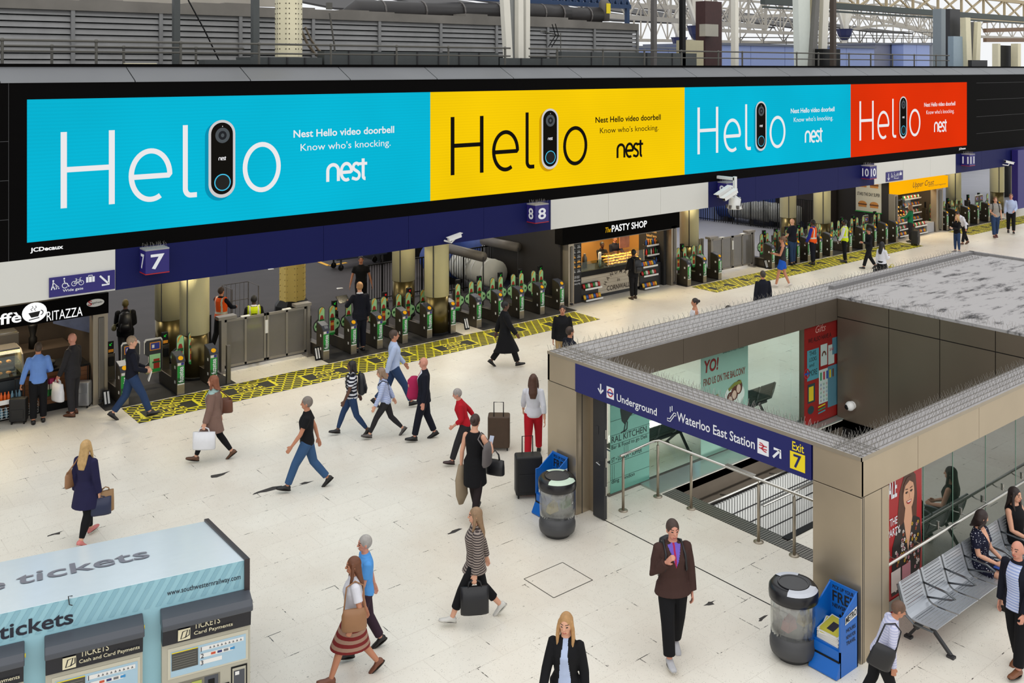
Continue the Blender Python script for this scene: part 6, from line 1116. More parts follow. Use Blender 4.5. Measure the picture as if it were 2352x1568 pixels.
# ================================================================ bins, newspaper stands, suitcase, benches
BINB = M('bin_black', (26, 26, 30), .3, var=.1); BING = M('bin_grey', (66, 66, 68), .45, var=.1); BAG = M('clear_bag', (226, 226, 222), .25, alpha=.28, var=.04, scale=9); BINT = glass_mat('bin_wall', (.9, .9, .9, 1), .05)
def litter_bin(u, v, label, sticker, litter):
    t = thing('litter_bin', label, 'bin', (u, v, 0)); r = .30
    MB().lathe([(.22, 0), (.24, .05), (.30, .08), (.315, .14), (.315, .22), (.30, .24), (.30, .34)], (u, v, 0), 32).build('bin_base', BING, t, True)
    b = MB(); n = 32
    rings = [(r, .34), (r + .005, .5), (r, .8)]
    vs = []
    for rr, z in rings: vs += [(u + rr * math.cos(2 * PI * k / n), v + rr * math.sin(2 * PI * k / n), z) for k in range(n)]
    b.add(vs, [(i * n + k, i * n + (k + 1) % n, (i + 1) * n + (k + 1) % n, (i + 1) * n + k) for i in range(2) for k in range(n)]); o = b.build('clear_wall', BINT, t, True); o.modifiers.new('thickness', 'SOLIDIFY').thickness = .006
    b = MB(); vs = []; zs = [.36, .5, .62, .74, .80]
    for z in zs: vs += [(u + (.285 - .03 * rnd.random() - (.03 if z < .5 else 0)) * math.cos(2 * PI * k / 40), v + (.285 - .03 * rnd.random()) * math.sin(2 * PI * k / 40), z + rnd.uniform(-.01, .01)) for k in range(40)]
    b.add(vs, [(i * 40 + k, i * 40 + (k + 1) % 40, (i + 1) * 40 + (k + 1) % 40, (i + 1) * 40 + k) for i in range(4) for k in range(40)] + [tuple(range(39, -1, -1))]); o = b.build('bin_bag', BAG, t, True); o.modifiers.new('thickness', 'SOLIDIFY').thickness = .004
    MB().lathe([(.30, .79), (.325, .80), (.33, .86), (.325, .94), (.29, .985), (.20, .99), (.19, .98), (.185, .93), (.18, .86)], (u, v, 0), 40).build('bin_lid', BINB, t, True)
    s = MB()
    for a0, a1 in ((200, 300), (20, 90)):
        P = arc(0, 0, 1, 1, a0, a1, 10); s.add([(u + p[0] * .324, v + p[1] * .324, .952) for p in P] + [(u + p[0] * .292, v + p[1] * .292, .991) for p in P] + [(u + p[0] * .215, v + p[1] * .215, .996) for p in P], [(r_ * 11 + i, r_ * 11 + i + 1, r_ * 11 + 12 + i, r_ * 11 + 11 + i) for i in range(10) for r_ in (0, 1)])
    s.build('lid_sticker', sticker, t); MB().lathe([(.205, .992), (.205, 1.0), (.19, 1.0), (.188, .985)], (u, v, 0), 32).build('lid_rim', BING, t)
    for k, (c, lb) in enumerate(litter):
        a = 1.1 + k * 1.9; q = MB(); p = Vector((u + .14 * math.cos(a + 2.2), v + .14 * math.sin(a + 2.2), .42 + .06 * k)); q.hexa([p + Vector(d) for d in ((-.1, -.06, 0), (.08, -.08, .02), (.1, .06, .03), (-.08, .07, 0), (-.06, -.05, .12), (.09, -.04, .14), (.08, .05, .17), (-.05, .06, .11))]); o = q.build('crumpled_paper', c); tag(o, lb, 'litter')
LY = M('litter_yellow', (214, 190, 60), .6, var=.3, scale=20); LG = M('litter_green', (70, 140, 60), .6); LW = M('litter_white', (216, 212, 204), .6); LR = M('litter_red', (196, 90, 90), .6)
litter_bin(11.16, 12.51, 'round clear sided litter bin with a black lid, beside the left pillar of the entrance', M('sticker_pale_green', (206, 226, 206), .5), [(LY, 'yellow crumpled paper in the bin by the left pillar'), (LG, 'green crumpled wrapper in the bin by the left pillar'), (LW, 'white crumpled paper in the bin by the left pillar')])
litter_bin(11.34, 7.88, 'round clear sided litter bin with a white lid sticker, beside the front right pillar', M('sticker_white', (196, 200, 210), .5), [(LR, 'red crumpled wrapper in the bin by the right pillar'), (LY, 'yellow crumpled scrap in the bin by the right pillar')])
NBL = M('stand_blue', (8, 100, 190), .35, var=.05)
def news_stand(u0, v0, label, n):   # open front faces -u
    t = thing('newspaper_stand', label, 'newspaper stand', (u0, v0, 0), 0, 'blue newspaper stands'); w, d_, h = .42, .44, 1.0
    m = MB(); m.box((u0 + d_ - .02, v0, 0), (u0 + d_, v0 + w, h)); m.build('back_panel', NBL, t)
    for vv in (v0, v0 + w - .02): m = MB(); m.prism([(u0 + .02, vv, .0), (u0 + d_, vv, .0), (u0 + d_, vv, h), (u0 + .10, vv, h - .22), (u0 + .02, vv, .78)], (0, .02, 0)); m.build('side_panel', NBL, t)
    m = MB(); m.box((u0 + .02, v0, .0), (u0 + .04, v0 + w, .34)); m.build('front_panel', NBL, t); m = MB(); m.prism([(u0 + .02, v0, .20), (u0 - .07, v0, .03), (u0 - .07, v0, .01), (u0 + .02, v0, .01)], (0, w, 0)); m.build('kick_panel', NBL, t); MB().box((u0 + .012, v0 + .01, .19), (u0 + .02, v0 + w - .01, .215)).build('shadow_gap', BLACK, t)
    MB().box((u0 + .04, v0 + .02, .34), (u0 + d_ - .02, v0 + w - .02, .36)).build('paper_shelf', NBL, t)
    o = Vector((u0 + d_ - .02, v0 + w, 0)); xx = Vector((0, -1, 0))
    for s, z, w_, hh in (('PICK UP YOUR', .91, .32, .05), ('FREE', .74, .34, .145), ('NEWSPAPER', .66, .34, .055)): text_mb(s, w_, hh, .02, o + xx * .05 + UZ * z, xx, UZ, lift=.004).build('stand_lettering', BLACKL, t)
    q = MB(); stroke(q, [(.21, .64), (.21, .55)], .03, o, xx, UZ); stroke(q, [(.16, .59), (.21, .53), (.26, .59)], .03, o, xx, UZ); q.build('arrow', BLACKL, t)
    o = Vector((u0 + .10, v0, 0)); q = MB(); poly(q, [(.03, .66), (.31, .70), (.31, .82), (.03, .76)], o, UX, UZ, .004); q.build('name_plate', WHITE, t); text_mb('METRO', .26, .085, .02, o + UX * .04 + UZ * .675, (.98, 0, .17), UZ, lift=.008).build('stand_lettering', BLACKL, t)
    for s, z in (('HOURS', .55), ('NEWS FOR', .46), ('TRAVEL', .38)): text_mb(s, .22, .05, .015, o + UX * .06 + UZ * z, lift=.004).build('stand_lettering', BLACKL, t)
    NP = [M('news_white', (220, 218, 212), .7), M('news_yellow', (198, 188, 60), .6, var=.06), M('news_picture', (40, 36, 44), .6, var=.6, scale=40)]
    for k in range(n):
        m = MB(); tilt = .02 * (k % 3); z = .365 + k * .018; rz = rnd.uniform(-.06, .06) if k < n - 2 else (.25, -.12)[k - n + 2]
        m.box((-.16, -.165, 0), (.16, .165, .016), 0); m.box((-.145, -.15, .016), (.145, .15, .0165), 1); m.box((-.09, -.05, .0165), (.06, .06, .017), 2)
        o = m.build('newspaper', NP); o.location = (u0 + .22, v0 + w / 2, z); o.rotation_euler = (0, -.02 if k < n - 2 else -.30, rz); tag(o, ('yellow newspaper in the blue stand at the %s, ' % ('left pillar' if v0 > 10 else 'right pillar')) + ('topmost and tilted' if k == n - 1 else 'just under the topmost' if k == n - 2 else 'lying flat in the pile'), 'newspaper', 'newspapers in the stand by the %s pillar' % ('left' if v0 > 10 else 'right'))
news_stand(11.38, 12.93 + .02, 'blue newspaper stand half hidden behind the bin by the left pillar', 9); news_stand(11.36, 7.19, 'blue newspaper stand lettered FREE, standing by the front right pillar', 9)
def suitcase(name, u, v, rz, label, col, w=.46, h=.68, d_=.26, handle=1.0, wheels=True):
    t = thing(name, label, 'suitcase', (0, 0, 0)); m = MB(); m.box((-w / 2, -d_ / 2, .06), (w / 2, d_ / 2, .06 + h)); m.build('case_shell', col, t, bevel=.035, seg=3)
    m = MB(); m.tube([(-.1, d_ / 2 - .03, .06 + h), (-.1, d_ / 2 - .03, handle), (.1, d_ / 2 - .03, handle), (.1, d_ / 2 - .03, .06 + h)], .011, 6); m.build('pull_handle', BLACK, t); m = MB(); m.box((-w / 2 + .05, -d_ / 2 - .012, .14), (w / 2 - .05, -d_ / 2, .06 + h * .55)); m.build('front_pocket', col, t, bevel=.01)
    for sx in (-1, 1):
        for q_ in (-1, 1): m = MB(); m.tube([(sx * (w / 2 - .05) - .012, q_ * (d_ / 2 - .05), .035), (sx * (w / 2 - .05) + .012, q_ * (d_ / 2 - .05), .035)], .035, 12); m.build('wheel', BLACK, t)
    put(t, (u, v, 0), rz); return t
CASEB = M('case_black', (22, 21, 22), .55, var=.15); CASEBR = M('case_brown', (74, 56, 42), .6, var=.2); CASES = M('case_silver', (168, 170, 174), .3, .6)
suitcase('suitcase', 11.72, 13.95, -.55, 'black upright suitcase with raised handle left of the entrance pillar', CASEB, .50, .72, .28, 1.08)
# benches
SEATS = M('bench_silver', (186, 191, 198), .34, .6, var=.06); SEATD = M('bench_dark', (52, 62, 60), .4, .5, var=.1); ARMC = M('bench_arm', (110, 114, 118), .25, .85)
def bench(n, mat, pitch=.56):
    t = thing('bench', 'x', 'bench'); prof = [(0, .43), (-.02, .445)]
    import itertools
    pf = []   # seat profile: front edge, seat, curve, back (y grows to the back)
    for y, z in ((0, .445), (.10, .435), (.20, .428), (.30, .425), (.37, .432), (.42, .46), (.455, .52), (.48, .60), (.505, .68), (.53, .76), (.55, .83), (.56, .86)): pf.append(Vector((0, y, z)))
    for k in range(n):
        m = MB(); x0, x1 = k * pitch + .02, (k + 1) * pitch - .02; N = len(pf)
        for i in range(N - 1):
            a, b = pf[i], pf[i + 1]; dd = (b - a).normalized(); nn = Vector((0, -dd.z, dd.y)); slot = i not in (4, 5)
            if slot:
                g = (b - a).length; sub = 2
                for s_ in range(sub):
                    p, q = a + dd * (g * s_ / sub + .004), a + dd * (g * (s_ + 1) / sub - .004); m.hexa([Vector((x0 + .05, p.y, p.z)) - nn * .006, Vector((x1 - .05, p.y, p.z)) - nn * .006, Vector((x1 - .05, q.y, q.z)) - nn * .006, Vector((x0 + .05, q.y, q.z)) - nn * .006] + [Vector((x0 + .05, p.y, p.z)) + nn * .006, Vector((x1 - .05, p.y, p.z)) + nn * .006, Vector((x1 - .05, q.y, q.z)) + nn * .006, Vector((x0 + .05, q.y, q.z)) + nn * .006])
                for e0, e1 in ((x0, x0 + .05), (x1 - .05, x1)): m.hexa([Vector((e, p.y, p.z)) + nn * s2 for s2 in (-.006, .006) for e, p in ((e0, a), (e1, a), (e1, b), (e0, b))])
            else: m.hexa([Vector((e, p.y, p.z)) + nn * s2 for s2 in (-.006, .006) for e, p in ((x0, a), (x1, a), (x1, b), (x0, b))])
        m.build('seat_shell', mat, t)
    m = MB(); m.tube([(.02, .30, .36), (n * pitch - .02, .30, .36)], .045, 14); m.build('seat_beam', DARK, t, True)
    for k in range(n + 1):
        x = k * pitch; m = MB(); m.tube([(x, .05, .40), (x, .32, .39), (x, .44, .46), (x, .50, .62), (x, .56, .84)], .014, 6); m.build('seat_bracket', ARMC, t)
        if 0 < k < n:
            m = MB(); m.tube([(x, .46, .50), (x, .10, .60), (x, .04, .63), (x, .16, .68), (x, .50, .69)], [.014, .014, .016, .016, .014], 8); m.build('armrest', ARMC, t, True)
    for x in (.28, n * pitch - .28):
        for y0, y1 in ((.28, -.06), (.32, .55)): m = MB(); m.bar((x, y0, .35), (x, y1, .03), .05, .035); m.box((x - .04, y1 - .05, 0), (x + .04, y1 + .05, .03)); m.build('leg', DARK, t)
    return t
b1 = bench(6, SEATS, .60); put(b1, (12.68, 6.56, 0), 0); b1['label'] = 'silver slatted metal bench outside the right glass of the entrance'
b2 = bench(4, SEATD); put(b2, (15.95, 14.0, 0), PI); b2['label'] = 'dark slatted bench seen through the left glass, nearer the teal bird poster'; b2['group'] = 'dark benches behind the glass'
copy_tree(b2, (18.66, 14.0, 0), PI, 'dark slatted bench seen through the left glass, next to the red gift poster', 'dark benches behind the glass')
# ================================================================ people
SKINS = {'fair': (214, 160, 132), 'tan': (188, 128, 98), 'dark': (92, 60, 46), 'olive': (176, 124, 92), 'red': (204, 142, 120)}
def skin_mats(k):
    c = SKINS[k]; return [M('skin_' + k, c, .5, var=.06, scale=12), M('eye_dark', (34, 26, 22), .3), M('lips_' + k, tuple(int(a * b) for a, b in zip(c, (.82, .58, .58))), .5), M('brow_dark', (52, 38, 30), .7)]
def cloth(name, rgb, rough=.8, var=.14): return M('cloth_' + name, rgb, rough, var=var, scale=7, spec=.2)
REM = []
def remesh(mb, name, mats, parent, voxel, post=None, smooth=4, fac=.5):
    o = mb.build(name, mats, parent); o.matrix_parent_inverse = Matrix.Identity(4); r = o.modifiers.new('skin', 'REMESH'); r.mode = 'VOXEL'; r.voxel_size = voxel; r.use_smooth_shade = True
    s = o.modifiers.new('soft', 'SMOOTH'); s.iterations = smooth; s.factor = fac
    REM.append((o, post)); return o
V3 = Vector
def ik(a, b, l1, l2, pole):
    d = b - a; L_ = min(d.length, (l1 + l2) * .995); d = d.normalized(); b = a + d * L_
    k = (l1 * l1 - l2 * l2 + L_ * L_) / (2 * L_); h = math.sqrt(max(0, l1 * l1 - k * k)); pole = V3(pole); pole = pole - d * pole.dot(d)
    pole = pole.normalized() if pole.length > 1e-5 else V3((0, -1, 0)); return a + d * k + pole * h, b
ARMS = {'hang': (.25, .03, .80), 'fwd': (.23, .26, .93), 'back': (.25, -.20, .86), 'phone': (.07, .30, 1.16), 'hold': (.12, .28, 1.02), 'fold': (-.10, .20, 1.16), 'chest': (.10, .20, 1.28), 'side': (.34, .04, .84), 'strap': (.13, .15, 1.30), 'low': (.20, .20, .84), 'reach': (.14, .42, 1.12), 'ear': (.12, .08, 1.60), 'lap': (.10, .30, 1.05), 'pull': (.26, -.28, .84)}
def person(label, px, foot_y, head_y, face, pose='walk', lead='R', amp=1.0, la='hang', ra='hang', lean=0.0, skin='fair', hair='short', hairc=(60, 44, 34), top='shirt', topc='x', sleeve=1.0, hem=.88, bottom='trousers', botc='y', bothem=None, shoec=(24, 22, 22), h=1.74, female=False, zone=None, topmats=None, fit=.018, head_yaw=0.0, head_tilt=0.0, pos=None, skirtmats=None, vest=None, vestmats=None, vestzone=None, collar=True, loose=.0):
    if pos is not None: bx, by = pos
    elif foot_y is None: bx, by, _ = G(px, head_y, h)
    else:
        bx, by, _ = G(px, foot_y); t_ = depth(bx, by); h = max(1.45, min(1.98, (foot_y - head_y) * t_ / F * (1.015 if pose == 'walk' else 1.0)))
    S = h / 1.75; dep = depth(bx, by); vox = (.0075 if dep < 15.5 else .009 if dep < 21 else .011 if dep < 30 else .015)
    rz = -(YAW + math.radians(face)); root = thing('person', label, 'person', (bx, by, 0), rz)
    # --- skeleton in a 1.75 m frame: x to the right, y forward, z up
    hipz = .92; legs = {}
    for s, sd in (('L', -1), ('R', 1)):
        if pose == 'walk':
            al, be, pt = (24 * amp, 7 * amp, -8 * amp) if s == lead else (-13 * amp, 20 * amp, 34 * amp)
        elif pose == 'sit': al, be, pt = 82, 86, 0
        else: al, be, pt = (2.5 if s == lead else -2), 3, 0
        al, be = math.radians(al), math.radians(be); hp = V3((sd * .088, 0, 0)); kn = hp + V3((sd * .01, math.sin(al) * .43, -math.cos(al) * .43)); an = kn + V3((0, math.sin(al - be) * .41, -math.cos(al - be) * .41)); legs[s] = [hp, kn, an, math.radians(pt)]
    low = min(l[2].z - .08 - (max(0, math.sin(l[3])) * .13) for l in legs.values()); hipz = -low
    for l in legs.values():
        for i in range(3): l[i] = l[i] + V3((0, 0, hipz))
    TM = Matrix.Translation((0, 0, hipz - .92)) @ Matrix.Translation((0, 0, .92)) @ Matrix.Rotation(-math.radians(lean), 4, 'X') @ Matrix.Translation((0, 0, -.92))
    HM = TM @ Matrix.Translation((0, 0, 1.52)) @ Matrix.Rotation(math.radians(-head_yaw), 4, 'Z') @ Matrix.Rotation(-math.radians(head_tilt), 4, 'X') @ Matrix.Translation((0, 0, -1.52))
    R3 = TM.to_3x3(); ux_, uy_ = R3 @ V3((1, 0, 0)), R3 @ V3((0, 1, 0))
    sw = .160 if female else .180
    arms = {}
    for s, sd, a in (('L', -1, la), ('R', 1, ra)):
        tg = ARMS[a] if isinstance(a, str) else a; sh = TM @ V3((sd * sw, -.01, 1.395)); tgt = TM @ V3((sd * tg[0], tg[1], tg[2])); el, wr = ik(sh, tgt, .29, .255, (sd * .5, -.8, -.35)); arms[s] = (sh, el, wr, sd)
    def torso(mb, f, z0, z1, extra=0.0):   # sections of the trunk, inflated by f, between two heights
        prof = [(.84, .125, .10, 0), (.92, .168, .118, -.005), (1.0, .160, .112, 0), (1.08, .142 if not female else .122, .102, .004), (1.20, .155 if not female else .138, .112, .01), (1.30, .172 if not female else .152, .122 if not female else .126, .012), (1.37, .174 if not female else .152, .108, 0), (1.415, .140 if not female else .122, .086, -.008), (1.455, .088, .068, -.01), (1.50, .062, .060, -.005)]
        zs = [p[0] for p in prof]
        def at(z):
            for a, b in zip(prof, prof[1:]):
                if a[0] <= z <= b[0]: k = (z - a[0]) / (b[0] - a[0]); return [a[i] + (b[i] - a[i]) * k for i in range(4)]
            return list(prof[0] if z < prof[0][0] else prof[-1])
        Z = [z0] + [z for z in zs if z0 < z < z1] + [z1]; rings = []
        for z in Z: _, rx, ry, oy = at(z); rings.append((TM @ V3((0, oy, z)), ux_, uy_, rx + f, ry + f))
        mb.loft(rings, 20)
    def leg_y(z):
        ys = []
        for l in legs.values():
            for a, b in ((l[0], l[1]), (l[1], l[2])):
                if min(a.z, b.z) - .01 <= z <= max(a.z, b.z) + .01 and abs(a.z - b.z) > .02: k = (a.z - z) / (a.z - b.z); ys.append(a.y + (b.y - a.y) * k); break
        return ys or [0]
    # --- body: one continuous skin
    b = MB(); torso(b, 0, .84, 1.50); b.tube([TM @ V3((0, -.012, 1.44)), HM @ V3((0, .0, 1.53)), HM @ V3((0, .01, 1.60))], [.064, .055, .055], 12)
    hx = R3 @ V3((1, 0, 0)); HR = HM.to_4x4()
    b.ell(HM @ V3((0, .008, 1.645)), (.074, .094, .106), 18, 14, rot=HM); b.ell(HM @ V3((0, .036, 1.578)), (.054, .058, .052), 14, 10, rot=HM)
    b.tube([HM @ V3((0, .088, 1.655)), HM @ V3((0, .112, 1.612)), HM @ V3((0, .100, 1.603))], [.008, .0145, .011], 8); b.ell(HM @ V3((0, .088, 1.572)), (.022, .011, .010), 10, 6, rot=HM)
    for sd in (-1, 1): b.ell(HM @ V3((sd * .076, .0, 1.63)), (.011, .02, .031), 8, 6, rot=HM)
    for s, (sh, el, wr, sd) in arms.items():
        b.ell(sh, (.050, .050, .052), 10, 8); b.tube([sh, sh.lerp(el, .4), el, el.lerp(wr, .3), wr], [.050, .046, .039, .038, .026], 10)
        d = (wr - el).normalized(); side = d.cross(V3((sd, 0, 0)) if abs(d.x) < .8 else V3((0, 0, 1))).normalized(); nrm_ = d.cross(side).normalized()
        pc = wr + d * .045; b.loft([(wr - d * .01, side, nrm_, .024, .020), (wr + d * .03, side, nrm_, .036, .016), (wr + d * .085, side, nrm_, .040, .014)], 10)
        grip = -nrm_ * (1 if nrm_.dot(V3((sd, 0, 0))) > 0 else -1)   # fingers curl towards the body side
        for k in range(4):
            o = wr + d * .08 + side * (-.029 + .0195 * k); ln = (.030, .034, .032, .025)[k]
            c = .55 if (la if sd < 0 else ra) in ('hang', 'fwd', 'back', 'side') else 1.0
            p1 = o + d * ln * 1.1; p2 = p1 + (d * math.cos(c) + grip * math.sin(c)) * ln; p3 = p2 + (d * math.cos(2 * c) + grip * math.sin(2 * c)) * ln * .8; b.tube([o - d * .012, p1, p2, p3], [.0105, .010, .0095, .008], 7)
        th = side if side.dot(V3((0, 1, 0))) > 0 else -side; b.tube([wr + d * .015 + th * .026, wr + d * .05 + th * .05 + grip * .012, wr + d * .08 + th * .052 + grip * .026], [.013, .0115, .009], 7)
    for l in legs.values():
        hp, kn, an, pt = l; b.tube([hp, hp.lerp(kn, .35), kn, kn.lerp(an, .3), an], [.088, .080, .055, .055, .037], 12)
        fd = V3((0, math.cos(pt), -math.sin(pt))); fu = V3((0, math.sin(pt), math.cos(pt))); b.loft([(an - fd * .05 - fu * .04, V3((1, 0, 0)), fu, .03, .035), (an + fd * .03 - fu * .035, V3((1, 0, 0)), fu, .036, .042), (an + fd * .12 - fu * .06, V3((1, 0, 0)), fu, .04, .02), (an + fd * .17 - fu * .065, V3((1, 0, 0)), fu, .03, .014)], 10)
    b.tf(Matrix.Scale(S, 4)); inv = (Matrix.Scale(S, 4) @ HM).inverted()
    def face_zone(me):
        for p in me.polygons:
            c = inv @ p.center
            if c.z < 1.54 or c.z > 1.70 or c.y < .05: continue
            ax = abs(c.x)
            if (ax - .032) ** 2 + ((c.z - 1.645) * 1.6) ** 2 < .0125 ** 2: p.material_index = 1
            elif .014 < ax < .052 and 1.664 < c.z < 1.676: p.material_index = 3
            elif ax < .024 and 1.564 < c.z < 1.580: p.material_index = 2
    remesh(b, 'body', skin_mats(skin), root, vox * S, face_zone, 2, .4)
    # --- hair
    if hair != 'bald':
        hm = MB(); hcol = M('hair_%d_%d_%d' % hairc, hairc, .55, var=.35, scale=22); hm.ell(HM @ V3((0, -.010, 1.662)), (.0845, .1045, .108), 18, 12, rot=HM)
        HX, HY = HM.to_3x3() @ V3((1, 0, 0)), HM.to_3x3() @ V3((0, 1, 0))
        if hair in ('long', 'bob'):
            zb = 1.28 if hair == 'long' else 1.47
            hm.loft([(HM @ V3((0, -.03, 1.70)), HX, HY, .080, .075), (HM @ V3((0, -.045, 1.60)), HX, HY, .088, .070), (TM @ V3((0, -.075, 1.50)), HX, HY, .092, .052), (TM @ V3((0, -.115, (1.5 + zb) / 2)), ux_, uy_, .095 if hair == 'long' else .085, .036), (TM @ V3((0, -.125, zb)), ux_, uy_, .06, .02)], 14)
            for sd in (-1, 1): hm.tube([HM @ V3((sd * .07, .02, 1.69)), HM @ V3((sd * .086, .02, 1.60)), TM @ V3((sd * .095, .03, 1.50)), TM @ V3((sd * .09, .06 if hair == 'long' else .03, 1.40 if hair == 'long' else 1.48))], [.02, .026, .026, .014], 8)
        if hair == 'bun': hm.ell(HM @ V3((0, -.125, 1.67)), (.045, .04, .045), 10, 8)
        if hair == 'cap': hm.loft([(HM @ V3((0, .07, 1.70)), HX, HM.to_3x3() @ V3((0, 0, 1)), .06, .012), (HM @ V3((0, .15, 1.685)), HX, HM.to_3x3() @ V3((0, 0, 1)), .05, .006)], 12)
        hm.tf(Matrix.Scale(S, 4)); remesh(hm, 'hair' if hair != 'cap' else 'cap', hcol, root, vox * S * 1.15, None, 3, .5)
    tinv = (Matrix.Scale(S, 4) @ TM).inverted()
    def zoned(fn):
        def post(me):
            for p in me.polygons:
                c = tinv @ p.center; n = R3.inverted() @ p.normal; p.material_index = fn(c, n)
        return post if fn else None
    # --- clothes
    if top:
        m = MB(); f = fit; torso(m, f, max(hem, .86), 1.475 if top not in ('strap', 'wide') else 1.42)
        if collar: m.tube([TM @ V3((0, -.012, 1.45)), TM @ V3((0, -.004, 1.505))], [.082, .070], 14)
        if hem < .86:
            rings = []; n = 6
            for i in range(n + 1):
                z = .98 + (hem - .98) * i / n; zl = z + hipz - .92; ys = leg_y(zl); w = .178 + f + (loose * i / n); c = (sum(ys) / len(ys)) if i else 0; ry = (max(ys) - min(ys)) / 2 + .125 + f * .6 + loose * .5 * i / n; rings.append((V3((0, c, zl)) if i else TM @ V3((0, 0, z)), V3((1, 0, 0)), V3((0, 1, 0)), w, ry))
            m.loft(rings, 24)
        if sleeve > 0:
            for s, (sh, el, wr, sd) in arms.items():
                g = f - .002; m.ell(sh, (.048 + g, .050 + g, .050 + g), 10, 8)
                if sleeve >= .6: e2 = el.lerp(wr, min(1, (sleeve - .5) * 2) - .02); m.tube([TM @ V3((sd * .09, 0, 1.385)), sh, sh.lerp(el, .5), el, el.lerp(e2, .5), e2], [.06, .054 + g, .048 + g, .044 + g, .040 + g, .034 + g], 12)
                else: m.tube([TM @ V3((sd * .10, 0, 1.40)), sh, sh.lerp(el, sleeve * 1.3)], [.06, .054 + g, .052 + g], 12)
        m.tf(Matrix.Scale(S, 4)); nm = {'dress': 'dress', 'coat': 'coat', 'jacket': 'jacket', 'jumper': 'jumper', 'tee': 't_shirt'}.get(top, 'shirt')
        remesh(m, nm, topmats or [topc], root, vox * S * 1.15, zoned(zone), 3, .5)
    if vest:
        m = MB(); torso(m, fit + .016, .84, 1.465)
        for s, (sh, el, wr, sd) in arms.items(): m.tube([TM @ V3((sd * .09, 0, 1.40)), TM @ V3((sd * (sw - .01), -.005, 1.425))], [.075, .080], 12)
        m.tf(Matrix.Scale(S, 4)); remesh(m, 'high_visibility_vest', vestmats, root, vox * S * 1.15, zoned(vestzone), 3, .5)
    if bottom in ('trousers', 'shorts', 'leggings'):
        m = MB(); f = {'trousers': .020, 'leggings': .010, 'shorts': .024}[bottom] + loose * .2; torso(m, .012, .845, 1.02); end = bothem if bothem is not None else (.12 if bottom != 'shorts' else .60)
        for l in legs.values():
            hp, kn, an, pt = l; total = .84; want = (1 - (end - .08) / .84) * total
            if want <= .43: q = hp.lerp(kn, want / .43); m.tube([hp + V3((0, 0, .02)), hp.lerp(q, .5), q], [.088 + f, .084 + f, .078 + f * 1.3], 14)
            else: q = kn.lerp(an, min(1.06, (want - .43) / .41)); m.tube([hp + V3((0, 0, .02)), hp.lerp(kn, .35), kn, kn.lerp(q, .4), q], [.088 + f, .082 + f, .060 + f, .056 + f, (.045 + f * 1.2) if bottom == 'trousers' else .045], 14)
        m.tf(Matrix.Scale(S, 4)); remesh(m, {'trousers': 'trousers', 'shorts': 'shorts', 'leggings': 'leggings'}[bottom], [botc], root, vox * S * 1.15, None, 3, .5)
    if bottom == 'skirt':
        m = MB(); rings = []; end = bothem or .55
        for i in range(8):
            z = 1.03 + (end - 1.03) * i / 7; zl = z + hipz - .92; ys = leg_y(zl); rings.append(((TM @ V3((0, 0, z))) if z > .92 else V3((0, sum(ys) / len(ys), zl)), V3((1, 0, 0)), V3((0, 1, 0)), .16 + .05 * min(1, i / 3) + .01 * i * .3, (max(ys) - min(ys)) / 2 + .115 + .02))
        m.loft(rings, 24); m.tf(Matrix.Scale(S, 4)); remesh(m, 'skirt', skirtmats or [botc], root, vox * S * 1.15, None, 3, .5)
    sm = M('shoe_%d_%d_%d' % shoec, shoec, .45, var=.1); so = M('shoe_sole_pale', (200, 196, 188), .6) if sum(shoec) > 250 else M('shoe_sole_dark', (30, 26, 24), .6)
    for l in legs.values():
        hp, kn, an, pt = l; fd = V3((0, math.cos(pt), -math.sin(pt))); fu = V3((0, math.sin(pt), math.cos(pt))); X_ = V3((1, 0, 0)); m = MB()
        m.loft([(an - fd * .068 - fu * .045, X_, fu, .022, .030), (an - fd * .05 - fu * .035, X_, fu, .038, .046), (an + fd * .01 - fu * .028, X_, fu, .044, .054), (an + fd * .08 - fu * .05, X_, fu, .047, .032), (an + fd * .15 - fu * .058, X_, fu, .046, .024), (an + fd * .195 - fu * .063, X_, fu, .030, .016)], 14)
        m.loft([(an - fd * .072 - fu * .078, X_, fd, .001, .001)] * 1 + [(an + fd * .06 - fu * (.083 - .016 * j), X_, fd, .048, .14) for j in (0, 1)], 16, 1, False)
        m.tf(Matrix.Scale(S, 4)); m.build('shoe', [sm, so], root, True).matrix_parent_inverse = Matrix.Identity(4)
    W4 = Matrix.Translation((bx, by, 0)) @ Matrix.Rotation(rz, 4, 'Z') @ Matrix.Scale(S, 4)
    return {'M': W4, 'T': W4 @ TM, 'H': W4 @ HM, 'lh': W4 @ (arms['L'][2] + (arms['L'][2] - arms['L'][1]).normalized() * .07), 'rh': W4 @ (arms['R'][2] + (arms['R'][2] - arms['R'][1]).normalized() * .07), 'S': S, 'rz': rz, 'root': root}
